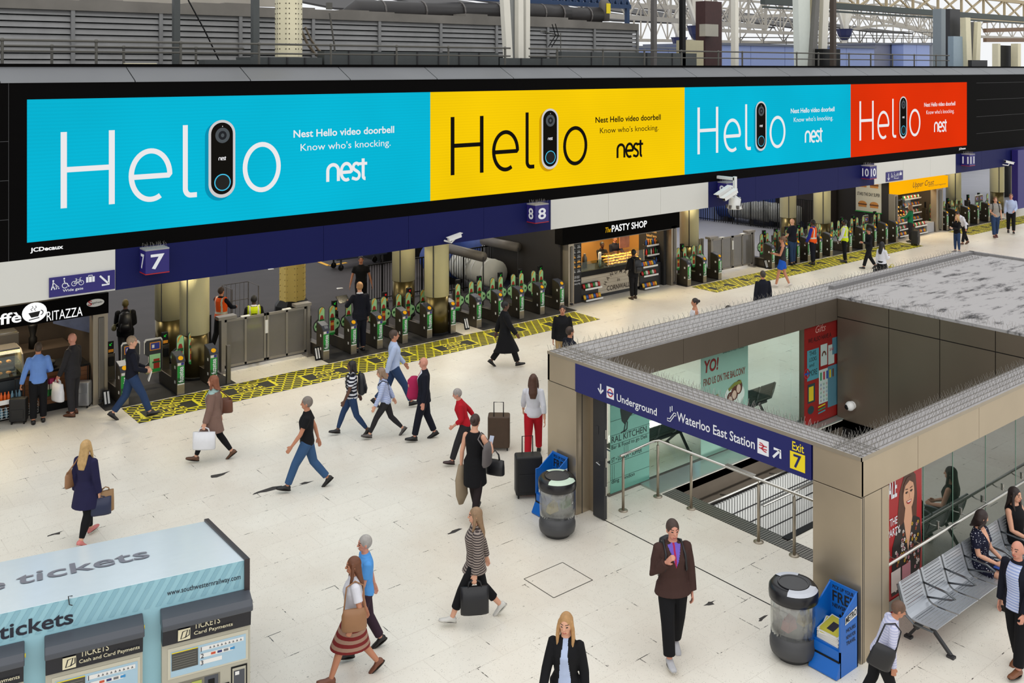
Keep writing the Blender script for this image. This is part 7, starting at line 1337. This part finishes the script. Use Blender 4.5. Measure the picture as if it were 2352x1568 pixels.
# ---------------------------------------------------------------- things carried
def tote(p, label, mat, w=.34, h=.28, d_=.12, drop=.16, rz=0.0, name='tote_bag', cat='bag', taper=1.0):
    p = V3(p); t = thing(name, label, cat, p, 0); R = Matrix.Translation(p) @ Matrix.Rotation(rz, 4, 'Z'); m = MB(); z1 = -drop; z0 = -drop - h
    m.loft([(V3((0, 0, z0)), V3((1, 0, 0)), V3((0, 1, 0)), w / 2 * .96, d_ / 2), (V3((0, 0, z0 + .03)), V3((1, 0, 0)), V3((0, 1, 0)), w / 2, d_ / 2 * 1.1), (V3((0, 0, (z0 + z1) / 2)), V3((1, 0, 0)), V3((0, 1, 0)), w / 2, d_ / 2), (V3((0, 0, z1)), V3((1, 0, 0)), V3((0, 1, 0)), w / 2 * .92 * taper, d_ / 2 * .35)], 4 if False else 16)
    for i, q in enumerate(m.v):   # squared off corners
        x, y, z = q; a = abs(x) / (w / 2 + 1e-6); m.v[i] = (max(-w / 2, min(w / 2, x * 1.18)), max(-d_ / 2 * 1.1, min(d_ / 2 * 1.1, y * 1.25)), z)
    m.tf(R); m.build('bag_body', mat, t, True)
    for s in (-1, 1): hnd = MB(); hnd.tube([(-w * .25, s * d_ * .15, z1 - .02), (-w * .2, s * d_ * .1, z1 * .4), (0, 0, 0.005), (w * .2, s * d_ * .1, z1 * .4), (w * .25, s * d_ * .15, z1 - .02)], .009, 6); hnd.tf(R); hnd.build('bag_handle', mat, t, True)
    return t
def backpack(P, label, mat, small=False):
    T = P['T']; p = T @ V3((0, -.22, 1.2)); t = thing('backpack', label, 'backpack', p); k = .8 if small else 1.0; X_, Y_ = V3((1, 0, 0)), V3((0, 1, 0))
    m = MB(); m.loft([(V3((0, -.225, .96)), X_, Y_, .12 * k, .05), (V3((0, -.235, 1.0)), X_, Y_, .16 * k, .09), (V3((0, -.235, 1.25)), X_, Y_, .165 * k, .095), (V3((0, -.215, 1.42)), X_, Y_, .14 * k, .075), (V3((0, -.19, 1.47)), X_, Y_, .07 * k, .03)], 16); m.tf(T); m.build('pack_body', mat, t, True)
    m = MB(); m.loft([(V3((0, -.315, 1.0)), X_, Y_, .11 * k, .03), (V3((0, -.33, 1.1)), X_, Y_, .12 * k, .035), (V3((0, -.32, 1.2)), X_, Y_, .10 * k, .02)], 12); m.tf(T); m.build('pack_pocket', mat, t, True)
    for s in (-1, 1): m = MB(); m.tube([(s * .10, -.15, 1.44), (s * .115, -.02, 1.49), (s * .125, .125, 1.38), (s * .14, .14, 1.2), (s * .17, -.05, 1.04)], .016, 6); m.tf(T); m.build('pack_strap', mat, t, True)
    return t
def shoulder_bag(P, label, mat, side=1, w=.3, h=.24, z=.98, y=-.02, cross=False, name='shoulder_bag', drop=None):
    T = P['T']; t = thing(name, label, 'bag', T @ V3((side * .27, y, z))); m = MB(); X_, Y_ = V3((0, 1, 0)), V3((1, 0, 0)); c = side * .275
    m.loft([(V3((c, y, z - h / 2)), X_, Y_, w * .46, .05), (V3((c, y, z - h / 2 + .03)), X_, Y_, w * .5, .07), (V3((c, y, z + h / 4)), X_, Y_, w * .48, .06), (V3((c, y, z + h / 2)), X_, Y_, w * .40, .02)], 16); m.tf(T); m.build('bag_body', mat, t, True)
    m = MB(); s2 = -side if cross else side
    m.tube([(c, y - w * .4, z + h * .4), (s2 * .12, -.13, 1.40), (s2 * .13, -.01, 1.475), (s2 * .12, .11, 1.40), (c, y + w * .4, z + h * .4)], .012, 6); m.tf(T); m.build('bag_strap', mat, t, True); return t
def slab(p, label, mat, w=.08, h=.15, d_=.01, rot=None, name='phone', cat='phone'):
    p = V3(p); m = MB(); m.box((-w / 2, -d_ / 2, -h / 2), (w / 2, d_ / 2, h / 2)); m.tf(Matrix.Translation(p) @ (rot or Matrix.Identity(4))); o = m.build(name, mat, None, bevel=.003); tag(o, label, cat); return o
def yawrot(P, tilt=0.6): return Matrix.Rotation(P['rz'], 4, 'Z') @ Matrix.Rotation(-tilt, 4, 'X')
# ---------------------------------------------------------------- cloths
NAVY = cloth('navy', (30, 34, 54)); NAVYD = cloth('navy_dark', (22, 24, 36)); BLK = cloth('black', (20, 20, 23)); CHAR = cloth('charcoal', (44, 43, 46)); JEAN = cloth('jean', (42, 62, 96)); JEANL = cloth('jean_mid', (56, 86, 124)); SKYB = cloth('sky_shirt', (108, 146, 214)); PALEB = cloth('pale_blue', (176, 190, 220)); WHT = cloth('white', (214, 214, 222)); BEIG = cloth('beige', (178, 152, 108)); REDC = cloth('red', (176, 24, 38)); BRN = cloth('brown', (66, 46, 42)); GRN = cloth('green', (24, 112, 70)); GRY = cloth('grey', (150, 146, 140)); ORV = cloth('orange_vest', (240, 90, 26), .7); YLV = cloth('yellow_vest', (206, 226, 24), .7); REFL = cloth('reflective', (206, 204, 190), .4); BLUS = cloth('blue_shorts', (30, 84, 180)); BLUL = cloth('blue_sleeve', (40, 50, 150)); MINT = cloth('mint_scarf', (150, 176, 172)); TAUPE = cloth('taupe_coat', (124, 98, 88)); BLUT = cloth('blue_tee', (84, 152, 220)); PINK = cloth('pink', (170, 40, 84))
LTAN = M('leather_tan', (150, 108, 74), .5, var=.15); LBRN = M('leather_brown', (104, 62, 44), .5, var=.15); LBLK = M('leather_black', (24, 24, 28), .4, var=.1); PLASW = M('plastic_white', (222, 222, 226), .45, var=.08, scale=12); PLASY = M('plastic_yellow', (220, 206, 30), .45); PHN = M('phone_black', (18, 18, 20), .2); PAPER = M('paper', (226, 224, 216), .7); BEIGC = cloth('beige_coat', (150, 134, 112)); KHAKI = M('bag_olive', (96, 92, 60), .6)
def stripes(name, a, b, scale, axis='Z'):
    m = M('cloth_' + name, a, .8, var=0, spec=.2); nt, bs = nodes_of(m); tc = nt.nodes.new('ShaderNodeTexCoord'); w = nt.nodes.new('ShaderNodeTexWave'); w.bands_direction = axis; w.inputs['Scale'].default_value = scale; w.inputs['Distortion'].default_value = .6; nt.links.new(tc.outputs['Object'], w.inputs['Vector'])
    nt.links.new(mix_node(nt, math_node(nt, 'GREATER_THAN', w.outputs['Fac'], .5), rgbl(*a), rgbl(*b)), bs.inputs['Base Color']); return m
def dots(name, a, b, scale):
    m = M('cloth_' + name, a, .8, var=0, spec=.2); nt, bs = nodes_of(m); tc = nt.nodes.new('ShaderNodeTexCoord'); w = nt.nodes.new('ShaderNodeTexVoronoi'); w.inputs['Scale'].default_value = scale; w.inputs['Randomness'].default_value = .6; nt.links.new(tc.outputs['Object'], w.inputs['Vector'])
    nt.links.new(mix_node(nt, math_node(nt, 'LESS_THAN', w.outputs['Distance'], .22), rgbl(*a), rgbl(*b)), bs.inputs['Base Color']); return m
STR_NW = stripes('stripe_navy_white', (26, 28, 44), (218, 218, 224), 4.2); STR_GR = stripes('stripe_grey', (66, 58, 58), (150, 138, 130), 9); STR_RD = stripes('stripe_rust', (120, 40, 40), (160, 128, 110), 3.4); DOTS = dots('polka', (26, 28, 48), (214, 214, 224), 30); STR_BW = stripes('check_blue', (150, 166, 210), (196, 204, 228), 9)
suit = lambda shirt, tie: (lambda c, n: (2 if (tie and abs(c.x) < .022 and c.z > 1.08) else 1) if (c.y > .05 and abs(c.x) < max(0, (c.z - 1.06)) * .24 and c.z > 1.06) else 0)
vestz = lambda c, n: 1 if (1.02 < c.z < 1.08 or (.09 < abs(c.x) < .135 and c.z > 1.08 and abs(n.x) < .8)) else 0
# ================================================================ the crowd
P = person('person in sky blue shirt and black trousers waiting at the cafe counter, back turned', 88, 970, 787, -28, 'stand', la=(.34, .06, .84), ra=(.16, .26, 1.05), skin='tan', hair='short', hairc=(70, 56, 46), top='shirt', topc=SKYB, botc=BLK)
suitcase('suitcase', *G(43, 972)[:2], -.5, 'black wheeled suitcase beside the person in sky blue shirt', CASEB, .36, .52, .22, .98); q = G(36, 955); t = thing('backpack', 'black backpack hung on the black suitcase at the cafe', 'backpack', (q[0], q[1], .62)); MB().ell((q[0] - .03, q[1] + .05, .82), (.15, .11, .22), 14, 10).build('pack_body', LBLK, t, True)
P = person('bald person in dark suit and brown shoes at the cafe holding a white carrier bag', 167, 953, 765, -80, 'stand', la='low', ra=(.22, .06, .82), skin='red', hair='bald', top='jacket', topc=CHAR, topmats=[CHAR, WHT, NAVY], zone=suit(1, 0), hem=.80, botc=CHAR, shoec=(92, 54, 34))
tote(P['lh'], 'white plastic carrier bag held by the bald person at the cafe', PLASW, .36, .40, .14, .10, P['rz'] + 1.2, 'carrier_bag')
suitcase('suitcase', *G(188, 935)[:2], -.6, 'silver hard suitcase standing by the cafe counter', CASES, .40, .56, .24, 1.0)
P = person('person in navy jumper and jeans stepping over the floor strip beside the first gate', 303, 962, 773, 62, 'walk', 'R', 1.15, la='hold', ra='hold', skin='fair', hair='short', hairc=(150, 128, 104), top='jumper', topc=NAVYD, botc=JEAN, shoec=(34, 32, 34), head_yaw=20)
slab(P['rh'] + V3((0, 0, -.1)), 'white folded paper held by the person in navy jumper', PAPER, .16, .22, .02, yawrot(P, .3), 'folded_paper', 'paper')
P = person('person with auburn hair, mint scarf and taupe coat walking with two bags', 490, 1058, 864, 268, 'walk', 'L', 1.1, la=(.26, .1, .84), ra=(.26, -.08, .84), skin='fair', hair='bob', hairc=(128, 74, 48), top='coat', topc=TAUPE, topmats=[TAUPE, MINT], zone=lambda c, n: 1 if (c.y > .03 and abs(c.x) < .10 and c.z > 1.0) or c.z > 1.44 else 0, hem=.62, bottom='leggings', botc=BLK, shoec=(92, 60, 40), female=True, fit=.03)
tote(P['lh'], 'white paper carrier bag held by the person in the taupe coat', PLASW, .44, .34, .14, .10, P['rz'] + 1.57, 'carrier_bag'); shoulder_bag(P, 'brown leather shoulder bag of the person in the taupe coat', LBRN, 1, .38, .30, 1.05, -.14)
P = person('person in black t-shirt and blue jeans walking left across the open floor', 705, 1124, 912, 262, 'walk', 'L', 1.2, la='fwd', ra='back', skin='tan', hair='short', hairc=(120, 110, 102), top='tee', topc=BLK, sleeve=.42, botc=JEANL, shoec=(26, 24, 24))
P = person('person with dark curls in black and white striped top and jeans', 808, 1000, 830, 258, 'walk', 'R', 1.1, la='low', ra='back', skin='dark', hair='bob', hairc=(26, 20, 20), top='tee', topc=STR_NW, sleeve=.5, bottom='leggings', botc=JEAN, shoec=(30, 26, 26), female=True)
backpack(P, 'black backpack on the person in the striped top', LBLK, True)
P = person('person in pale blue shirt and jeans striding away near the keep clear strip', 905, 935, 757, 76, 'walk', 'R', 1.3, la='fwd', ra='back', skin='tan', hair='short', hairc=(70, 54, 44), top='shirt', topc=PALEB, botc=JEAN)
P = person('person in pale striped shirt with crossed black strap, leaning into a stride', 886, 1004, 842, 262, 'walk', 'L', 1.35, la='fwd', ra='back', lean=9, skin='fair', hair='bob', hairc=(140, 116, 94), top='shirt', topc=STR_BW, bottom='leggings', botc=CHAR, shoec=(86, 80, 78), female=True); shoulder_bag(P, 'black crossbody bag of the person in the pale striped shirt', LBLK, 1, .28, .2, .95, 0, True)
P = person('bald person in dark navy suit carrying a crimson jacket under the arm', 974, 1010, 825, 262, 'walk', 'L', .7, la='hang', ra=(.2, .22, 1.12), skin='red', hair='bald', top='jacket', topc=NAVYD, topmats=[NAVYD, WHT, REDC], zone=suit(1, 1), hem=.82, botc=NAVYD)
m = MB(); p = P['rh'].lerp(P['T'] @ V3((.15, .12, 1.1)), .5); R_ = Matrix.Rotation(P['rz'], 3, 'Z'); a_, b_ = R_ @ V3((1, 0, 0)), R_ @ V3((0, 1, 0)); m.loft([(p + V3((0, 0, .20)), a_, b_, .05, .07), (p + V3((0, 0, .12)), a_, b_, .07, .15), (p + V3((0, 0, -.05)), a_, b_, .06, .14), (p + V3((0, 0, -.22)), a_, b_, .05, .17), (p + V3((0, 0, -.30)), a_, b_, .03, .12)], 14); tag(m.build('folded_jacket', PINK, None, True), 'crimson folded jacket held by the bald person in navy suit', 'jacket')
P = person('grey haired person in red top bending forward and pulling a big brown case', 1068, 1066, 893, 268, 'walk', 'L', 1.0, la=(.16, .25, 1.0), ra='pull', lean=14, skin='red', hair='short', hairc=(150, 142, 138), top='jumper', topc=REDC, sleeve=.8, botc=CHAR, female=True, shoec=(60, 40, 40))
q = G(1146, 1030); suitcase('suitcase', q[0], q[1], P['rz'] + 1.5, 'big brown soft suitcase pulled by the person in red top', CASEBR, .46, .66, .30, 1.02)
P = person('person in sleeveless black dress and tights walking away, looking at a phone', 1090, 1190, 958, 22, 'walk', 'L', .8, la=(.26, .02, .86), ra=(.20, .26, 1.18), skin='fair', hair='bun', hairc=(58, 40, 34), top='dress', topc=BLK, sleeve=0, hem=.58, bottom='leggings', botc=cloth('tights', (38, 30, 32)), female=True, collar=False, shoec=(30, 26, 26), head_tilt=12)
slab(P['rh'] + V3((0, 0, .05)), 'pale phone held up by the person in the black dress', M('phone_pale', (190, 200, 220), .3), rot=yawrot(P)); shoulder_bag(P, 'grey shoulder bag of the person in the black dress', M('leather_grey', (96, 90, 90), .6, var=.15), 1, .30, .36, 1.16, -.10); tote(P['rh'] + V3((.05, -.05, -.14)), 'black leather handbag hanging by the person in the black dress', LBLK, .34, .26, .14, .16, P['rz'], 'handbag')
p = P['lh']; m = MB(); m.loft([(p + V3((0, 0, .06)), V3((1, 0, 0)), V3((0, 1, 0)), .05, .05), (p + V3((0, 0, -.2)), V3((1, 0, 0)), V3((0, 1, 0)), .12, .07), (p + V3((.02, 0, -.48)), V3((1, 0, 0)), V3((0, 1, 0)), .13, .06), (p + V3((.0, 0, -.64)), V3((1, 0, 0)), V3((0, 1, 0)), .05, .03)], 12); tag(m.build('folded_coat', BEIGC, None, True), 'beige coat draped over the arm of the person in black dress', 'coat')
P = person('person with long brown hair in white top and red trousers walking away', 1225, None, 860, 5, 'walk', 'R', .9, la='fwd', ra='back', skin='fair', hair='long', hairc=(80, 50, 36), top='shirt', topc=WHT, sleeve=.8, botc=REDC, h=1.72, female=True)
P = person('person in long dark coat walking right near the keep clear strip', 1160, 842, 693, 80, 'walk', 'R', 1.1, la='back', ra='fwd', skin='dark', hair='short', hairc=(20, 18, 18), top='coat', topc=BLK, hem=.42, botc=BLK, fit=.032, loose=.03)
P = person('person in dark jacket and beige trousers coming towards the entrance roof', 1292, None, 702, 185, 'walk', 'L', .8, la='hang', ra='hang', skin='tan', hair='short', hairc=(40, 30, 28), top='jacket', topc=BLK, hem=.84, botc=BEIG, h=1.75)
P = person('person in navy suit with a blue collar, only head and shoulders above the entrance roof corner', 1309, None, 752, 60, 'walk', 'R', .7, skin='tan', hair='short', hairc=(58, 42, 34), top='jacket', topc=NAVYD, botc=NAVYD, h=1.78); P['root']['label'] = 'person in navy suit, head and shoulders showing above the entrance roof corner'
P = person('person in black with a black backpack being served at the pasty counter', 1455, 686, 573, -30, 'stand', la='hold', ra='hold', skin='dark', hair='short', hairc=(20, 18, 20), top='jacket', topc=BLK, hem=.78, botc=BLK, fit=.028, shoec=(70, 54, 40)); backpack(P, 'black backpack on the person at the pasty counter', LBLK)
P = person('person in dark uniform serving behind the pasty counter, taller one', None, None, None, 150, 'stand', la='reach', ra='hold', skin='tan', hair='short', hairc=(110, 84, 60), top='shirt', topc=NAVYD, pos=PV(1412, 545, 25.7)[:2], h=1.78, botc=BLK)
P = person('person in dark uniform stooping behind the pasty counter, lower one', None, None, None, 160, 'stand', la='reach', ra='reach', lean=6, skin='dark', hair='bun', hairc=(22, 18, 18), top='shirt', topc=BLK, pos=PV(1381, 560, 25.6)[:2], h=1.66, female=True, botc=BLK)
P = person('person in black suit holding a dark tablet while passing a ticket gate', 826, 806, 648, -30, 'stand', la=(.20, .34, 1.2), ra='hang', skin='fair', hair='short', hairc=(170, 128, 86), top='jacket', topc=NAVYD, topmats=[NAVYD, WHT, WHT], zone=lambda c, n: 1 if c.z > 1.475 else 0, hem=.80, botc=NAVYD)
slab(P['lh'] + V3((-.12, .05, .06)), 'dark open tablet held by the person in black suit at the gate', PHN, .36, .26, .02, Matrix.Rotation(P['rz'] + .2, 4, 'Z') @ Matrix.Rotation(-.9, 4, 'X'), 'tablet', 'tablet')
P = person('person in short sleeved black uniform walking on the dark platform behind the gates', 829, None, 588, 168, 'walk', 'R', .9, la='side', ra='side', skin='tan', hair='short', hairc=(40, 32, 28), top='shirt', topc=BLK, sleeve=.45, botc=BLK, h=1.85)
P = person('person with black holdall and green strap standing on the platform behind the cafe post', 288, None, 688, -20, 'stand', la='hold', ra='hold', skin='dark', hair='cap', hairc=(96, 84, 40), top='jacket', topc=BLK, hem=.80, fit=.04, botc=CHAR, h=1.78); backpack(P, 'big black backpack on the person behind the cafe post', LBLK); shoulder_bag(P, 'olive waist bag with a green strap on the person behind the cafe post', KHAKI, -1, .26, .14, 1.06, -.06, True, 'waist_bag')
P = person('person in orange high visibility vest pushing the roll cage', 508, None, 660, 25, 'walk', 'R', .8, la='reach', ra='reach', skin='tan', hair='short', hairc=(60, 44, 34), top='shirt', topc=NAVYD, botc=BLK, vest=True, vestmats=[ORV, REFL], vestzone=vestz, h=1.78)
P = person('person in yellow high visibility vest standing behind the mesh double gate', 583, None, 678, -20, 'stand', skin='dark', hair='short', hairc=(20, 18, 18), top='shirt', topc=BLK, topmats=[BLK, WHT], zone=lambda c, n: 1 if c.z > 1.475 else 0, botc=CHAR, vest=True, vestmats=[YLV, REFL, BLK], vestzone=lambda c, n: 2 if (c.y < -.08 and abs(c.x) < .07 and (1.27 < c.z < 1.30 or 1.22 < c.z < 1.25)) else vestz(c, n), h=1.80)
P = person('person in dark strappy top and bright blue shorts checking a phone', 1797, 660, 546, 285, 'walk', 'L', .7, la='phone', ra='fold', skin='tan', hair='bun', hairc=(110, 78, 56), top='strap', topc=CHAR, sleeve=0, bottom='shorts', botc=BLUS, bothem=.62, shoec=(214, 206, 198), female=True, collar=False); slab(P['lh'], 'phone in the hand of the person in blue shorts', PHN, rot=yawrot(P))
P = person('bald person in dark blue t-shirt and jeans standing at the far gates', 1820, 608, 502, -35, 'stand', la='hold', ra='low', skin='fair', hair='bald', top='tee', topc=NAVYD, sleeve=.5, botc=JEAN, fit=.03)
P = person('person in orange vest with blue sleeves standing at the far gates', 1867, 607, 505, -50, 'stand', la='low', ra='hang', skin='dark', hair='short', hairc=(24, 20, 20), top='shirt', topc=BLUL, botc=NAVYD, vest=True, vestmats=[ORV, REFL], vestzone=vestz)
P = person('person in yellow vest and white sleeves standing at the far gates', 1940, 602, 504, -60, 'stand', la='low', ra='hang', skin='dark', hair='short', hairc=(24, 20, 20), top='shirt', topc=WHT, botc=BLK, vest=True, vestmats=[YLV, REFL], vestzone=vestz); slab(P['lh'], 'white card held by the person in yellow vest at the far gates', PAPER, .08, .12, .01, None, 'card', 'card')
P = person('person in black with a cap striding left past the far floor strip', 1996, 618, 525, 262, 'walk', 'L', 1.0, la='phone', ra='back', skin='tan', hair='cap', hairc=(26, 26, 28), top='jumper', topc=BLK, botc=BLK)
P = person('person with long black hair in white shirt and black skirt', 2026, None, 556, 60, 'walk', 'R', .7, la='hang', ra='phone', skin='fair', hair='long', hairc=(24, 20, 22), top='shirt', topc=WHT, bottom='skirt', botc=BLK, bothem=.50, h=1.66, female=True)
tote(P['rh'] + V3((.12, -.05, -.30)), 'yellow and white carrier bag of the person in white shirt and skirt', PLASY, .3, .34, .12, .1, P['rz'], 'carrier_bag'); tote(P['lh'], 'black handbag of the person in white shirt and skirt', LBLK, .32, .24, .14, .12, P['rz'] + 1.2, 'handbag')
P = person('person in green jumper with a dark suitcase before the yellow fronted shop', 2091, 556, 471, -60, 'stand', la='reach', ra='side', skin='fair', hair='bob', hairc=(130, 92, 66), top='jumper', topc=GRN, botc=CHAR, female=True); q = G(2090, 563); suitcase('suitcase', q[0] + .2, q[1] - .15, .3, 'dark suitcase beside the person in green jumper', CASEB, .5, .62, .3, .95)
P = person('blonde person in black jacket and jeans looking at a phone near the entrance roof', 2198, 579, 494, 255, 'stand', la='phone', ra='phone', skin='fair', hair='long', hairc=(190, 152, 98), top='jacket', topc=BLK, bottom='leggings', botc=JEAN, shoec=(120, 118, 118), female=True); slab(P['lh'], 'white phone of the blonde person in black jacket', PAPER, rot=yawrot(P))
P = person('person in white shirt bending forward behind the blonde person in black', 2216, 562, 478, 250, 'walk', 'L', .8, lean=38, la='low', ra='back', skin='tan', hair='short', hairc=(40, 30, 26), top='shirt', topc=WHT, botc=BLK, shoec=(90, 56, 36))
P = person('person in grey t-shirt with backpack straps walking towards us at the far right', 2286, 546, 455, 190, 'walk', 'R', .6, la='hang', ra='hold', skin='fair', hair='short', hairc=(120, 84, 60), top='tee', topc=GRY, sleeve=.5, botc=JEAN, shoec=(92, 50, 46)); backpack(P, 'dark backpack of the person in grey t-shirt', LBLK, True)
P = person('person in white shirt and black trousers at the far right edge', 2322, 536, 447, 205, 'walk', 'L', .7, la='hold', ra='hang', skin='red', hair='short', hairc=(110, 80, 60), top='shirt', topc=PALEB, botc=BLK, shoec=(40, 30, 28))
P = person('person in dark suit seen from behind above the entrance roof edge', 1752, None, 622, -10, 'stand', skin='tan', hair='short', hairc=(60, 52, 46), top='jacket', topc=NAVYD, botc=NAVYD, h=1.80)
P = person('person in white sleeveless top passing behind the entrance roof', 1596, None, 686, 265, 'walk', 'L', .8, skin='tan', hair='bun', hairc=(40, 30, 28), top='strap', topc=WHT, sleeve=0, collar=False, botc=JEAN, h=1.64, female=True)
P = person('person of whom only the dark hair shows above the entrance roof edge', 1672, None, 703, 240, 'walk', 'L', .8, skin='tan', hair='short', hairc=(36, 28, 26), top='shirt', topc=PALEB, botc=BLK, h=1.68)
# nearer people
P = person('person in brown zip jacket and black trousers walking towards the camera', 1545, 1512, 1203, 172, 'walk', 'R', .62, la='hang', ra='strap', skin='red', hair='short', hairc=(62, 46, 38), top='jacket', topc=BRN, topmats=[BRN, cloth('shirt_violet', (112, 92, 190)), PINK], zone=lambda c, n: (2 if abs(c.x - .01) < .012 else 1) if (c.y > .05 and abs(c.x) < max(0, (c.z - 1.22)) * .34 and c.z > 1.22) else 0, hem=.84, botc=BLK, fit=.034, loose=.03, shoec=(178, 178, 182)); backpack(P, 'dark rucksack over the shoulder of the person in brown jacket', LBLK, True)
P = person('person with fair hair in grey striped knit and black trousers carrying a black tote', 1092, 1424, 1166, 262, 'walk', 'L', 1.25, la='hang', ra='back', skin='fair', hair='long', hairc=(140, 112, 84), top='jumper', topc=STR_GR, hem=.80, bottom='trousers', bothem=.22, botc=BLK, shoec=(206, 204, 198), female=True, fit=.03); tote(P['lh'], 'black tote bag of the person in grey striped knit', LBLK, .40, .38, .12, .10, P['rz'] + 1.57)
P = person('grey haired person in bright blue t-shirt behind the person in striped skirt', 838, 1500, 1236, 250, 'walk', 'L', .8, la='low', ra='back', skin='red', hair='short', hairc=(160, 156, 152), top='tee', topc=BLUT, sleeve=.5, botc=cloth('plum', (56, 40, 52)))
P = person('person with brown hair in white top and rust striped skirt carrying a tan bag', 812, 1560, 1282, 255, 'walk', 'L', 1.1, la=(.26, .05, .90), ra='back', skin='tan', hair='long', hairc=(104, 62, 38), top='shirt', topc=WHT, sleeve=.5, bottom='skirt', skirtmats=[STR_RD], bothem=.50, shoec=(116, 70, 50), female=True); shoulder_bag(P, 'tan leather shoulder bag of the person in rust striped skirt', LTAN, -1, .36, .30, 1.02, .02)
P = person('blonde person in black jacket and pale shirt at the bottom edge', 1300, None, 1412, 196, 'walk', 'L', .8, la='hang', ra='fwd', skin='fair', hair='long', hairc=(176, 134, 86), top='jacket', topc=BLK, topmats=[BLK, PALEB, PALEB], zone=lambda c, n: 1 if (c.y > .04 and abs(c.x + .01) < .03 + max(0, 1.45 - c.z) * .10) else 0, hem=.78, botc=PALEB, h=1.70, female=True)
P = person('blonde person in navy dress and black trousers walking away with tan bags', 198, 1243, 1016, 15, 'walk', 'L', .8, la='hang', ra='hang', skin='fair', hair='long', hairc=(184, 148, 96), top='dress', topc=cloth('indigo', (36, 34, 66)), hem=.62, loose=.06, bottom='leggings', botc=BLK, shoec=(206, 120, 116), female=True, fit=.024); shoulder_bag(P, 'tan shoulder bag on the left side of the blonde person in navy', LTAN, -1, .34, .28, 1.08, -.02); tote(P['rh'], 'dark blue handbag of the blonde person in navy', M('leather_blue', (38, 44, 72), .5), .36, .28, .14, .02, P['rz'] + .6, 'handbag'); tote(P['rh'] + V3((.10, .02, .12)), 'tan paper bag carried beside the dark blue handbag', M('kraft_paper', (150, 116, 80), .7, var=.15), .26, .34, .14, .06, P['rz'] + .9, 'carrier_bag')
P = person('person in white striped shirt stooping with a dark rucksack beside the front pillar', 2020, 1640, 1392, 100, 'walk', 'R', .8, lean=22, la='low', ra='low', skin='tan', hair='short', hairc=(96, 70, 54), top='shirt', topc=stripes('stripe_lilac', (206, 206, 226), (180, 184, 214), 10), botc=BLK); shoulder_bag(P, 'black bag at the side of the stooping person by the front pillar', LBLK, 1, .36, .34, 1.0, -.05)
P = person('person in navy jacket over a blue checked shirt at the right edge of the picture', 2338, 1540, 1250, 240, 'walk', 'L', .5, la='low', ra='hang', skin='red', hair='bald', top='jacket', topc=NAVYD, topmats=[NAVYD, STR_BW, STR_BW], zone=lambda c, n: 1 if (c.y > .03 and abs(c.x) < .09 and c.z < 1.46) else 0, botc=BLK, hem=.84, shoec=(122, 76, 48), h=1.78)
P = person('seated person in navy polka dot dress with dark hair reading a phone', None, None, None, 141, 'sit', la='lap', ra='lap', skin='fair', hair='bob', hairc=(44, 30, 28), top='dress', topc=DOTS, topmats=[DOTS, skin_mats('fair')[0]], zone=lambda c, n: 1 if (c.y > .05 and abs(c.x) < max(0, (c.z - 1.24)) * .3 and c.z > 1.24) else 0, sleeve=.5, hem=.88, bottom='shorts', botc=DOTS, bothem=.62, pos=(14.80, 6.98), h=1.66, female=True, collar=False, head_yaw=-55, head_tilt=14); P1 = P
slab(P['lh'] + V3((0, 0, .03)), 'phone held by the seated person in polka dots', PHN, rot=yawrot(P, 1.0)); m = MB(); m.box((-.11, -.08, 0), (.11, .08, .02)); o = m.build('book', [M('book_blue', (50, 84, 170), .5)], None, bevel=.004); o.location = P['M'] @ V3((.02, .36, .615)); o.rotation_euler = (0, 0, P['rz']); tag(o, 'blue and white book on the lap of the seated person in polka dots', 'book')
P = person('seated person in black with long dark hair at the far end of the silver bench', None, None, None, 150, 'sit', la='lap', ra='lap', skin='fair', hair='long', hairc=(40, 28, 26), top='dress', topc=BLK, sleeve=0, hem=.88, botc=BLK, pos=(15.98, 6.98), h=1.68, female=True, collar=False)
P = person('barista in black by the coffee machine at the back of the cafe', None, None, None, 0, 'stand', la='reach', ra='reach', skin='tan', hair='cap', hairc=(24, 22, 24), top='shirt', topc=BLK, pos=(4.75, 25.95), h=1.70, botc=BLK)
# ---- grow the continuous skins and cloths
bpy.context.view_layer.update()
dg = bpy.context.evaluated_depsgraph_get()
done = [(o, bpy.data.meshes.new_from_object(o.evaluated_get(dg)), post) for o, post in REM]
for o, me, post in done:
    old = o.data; o.modifiers.clear(); o.data = me; bpy.data.meshes.remove(old)
    me.polygons.foreach_set('material_index', [0] * len(me.polygons))
    if post: post(me)
    me.polygons.foreach_set('use_smooth', [True] * len(me.polygons)); me.update()
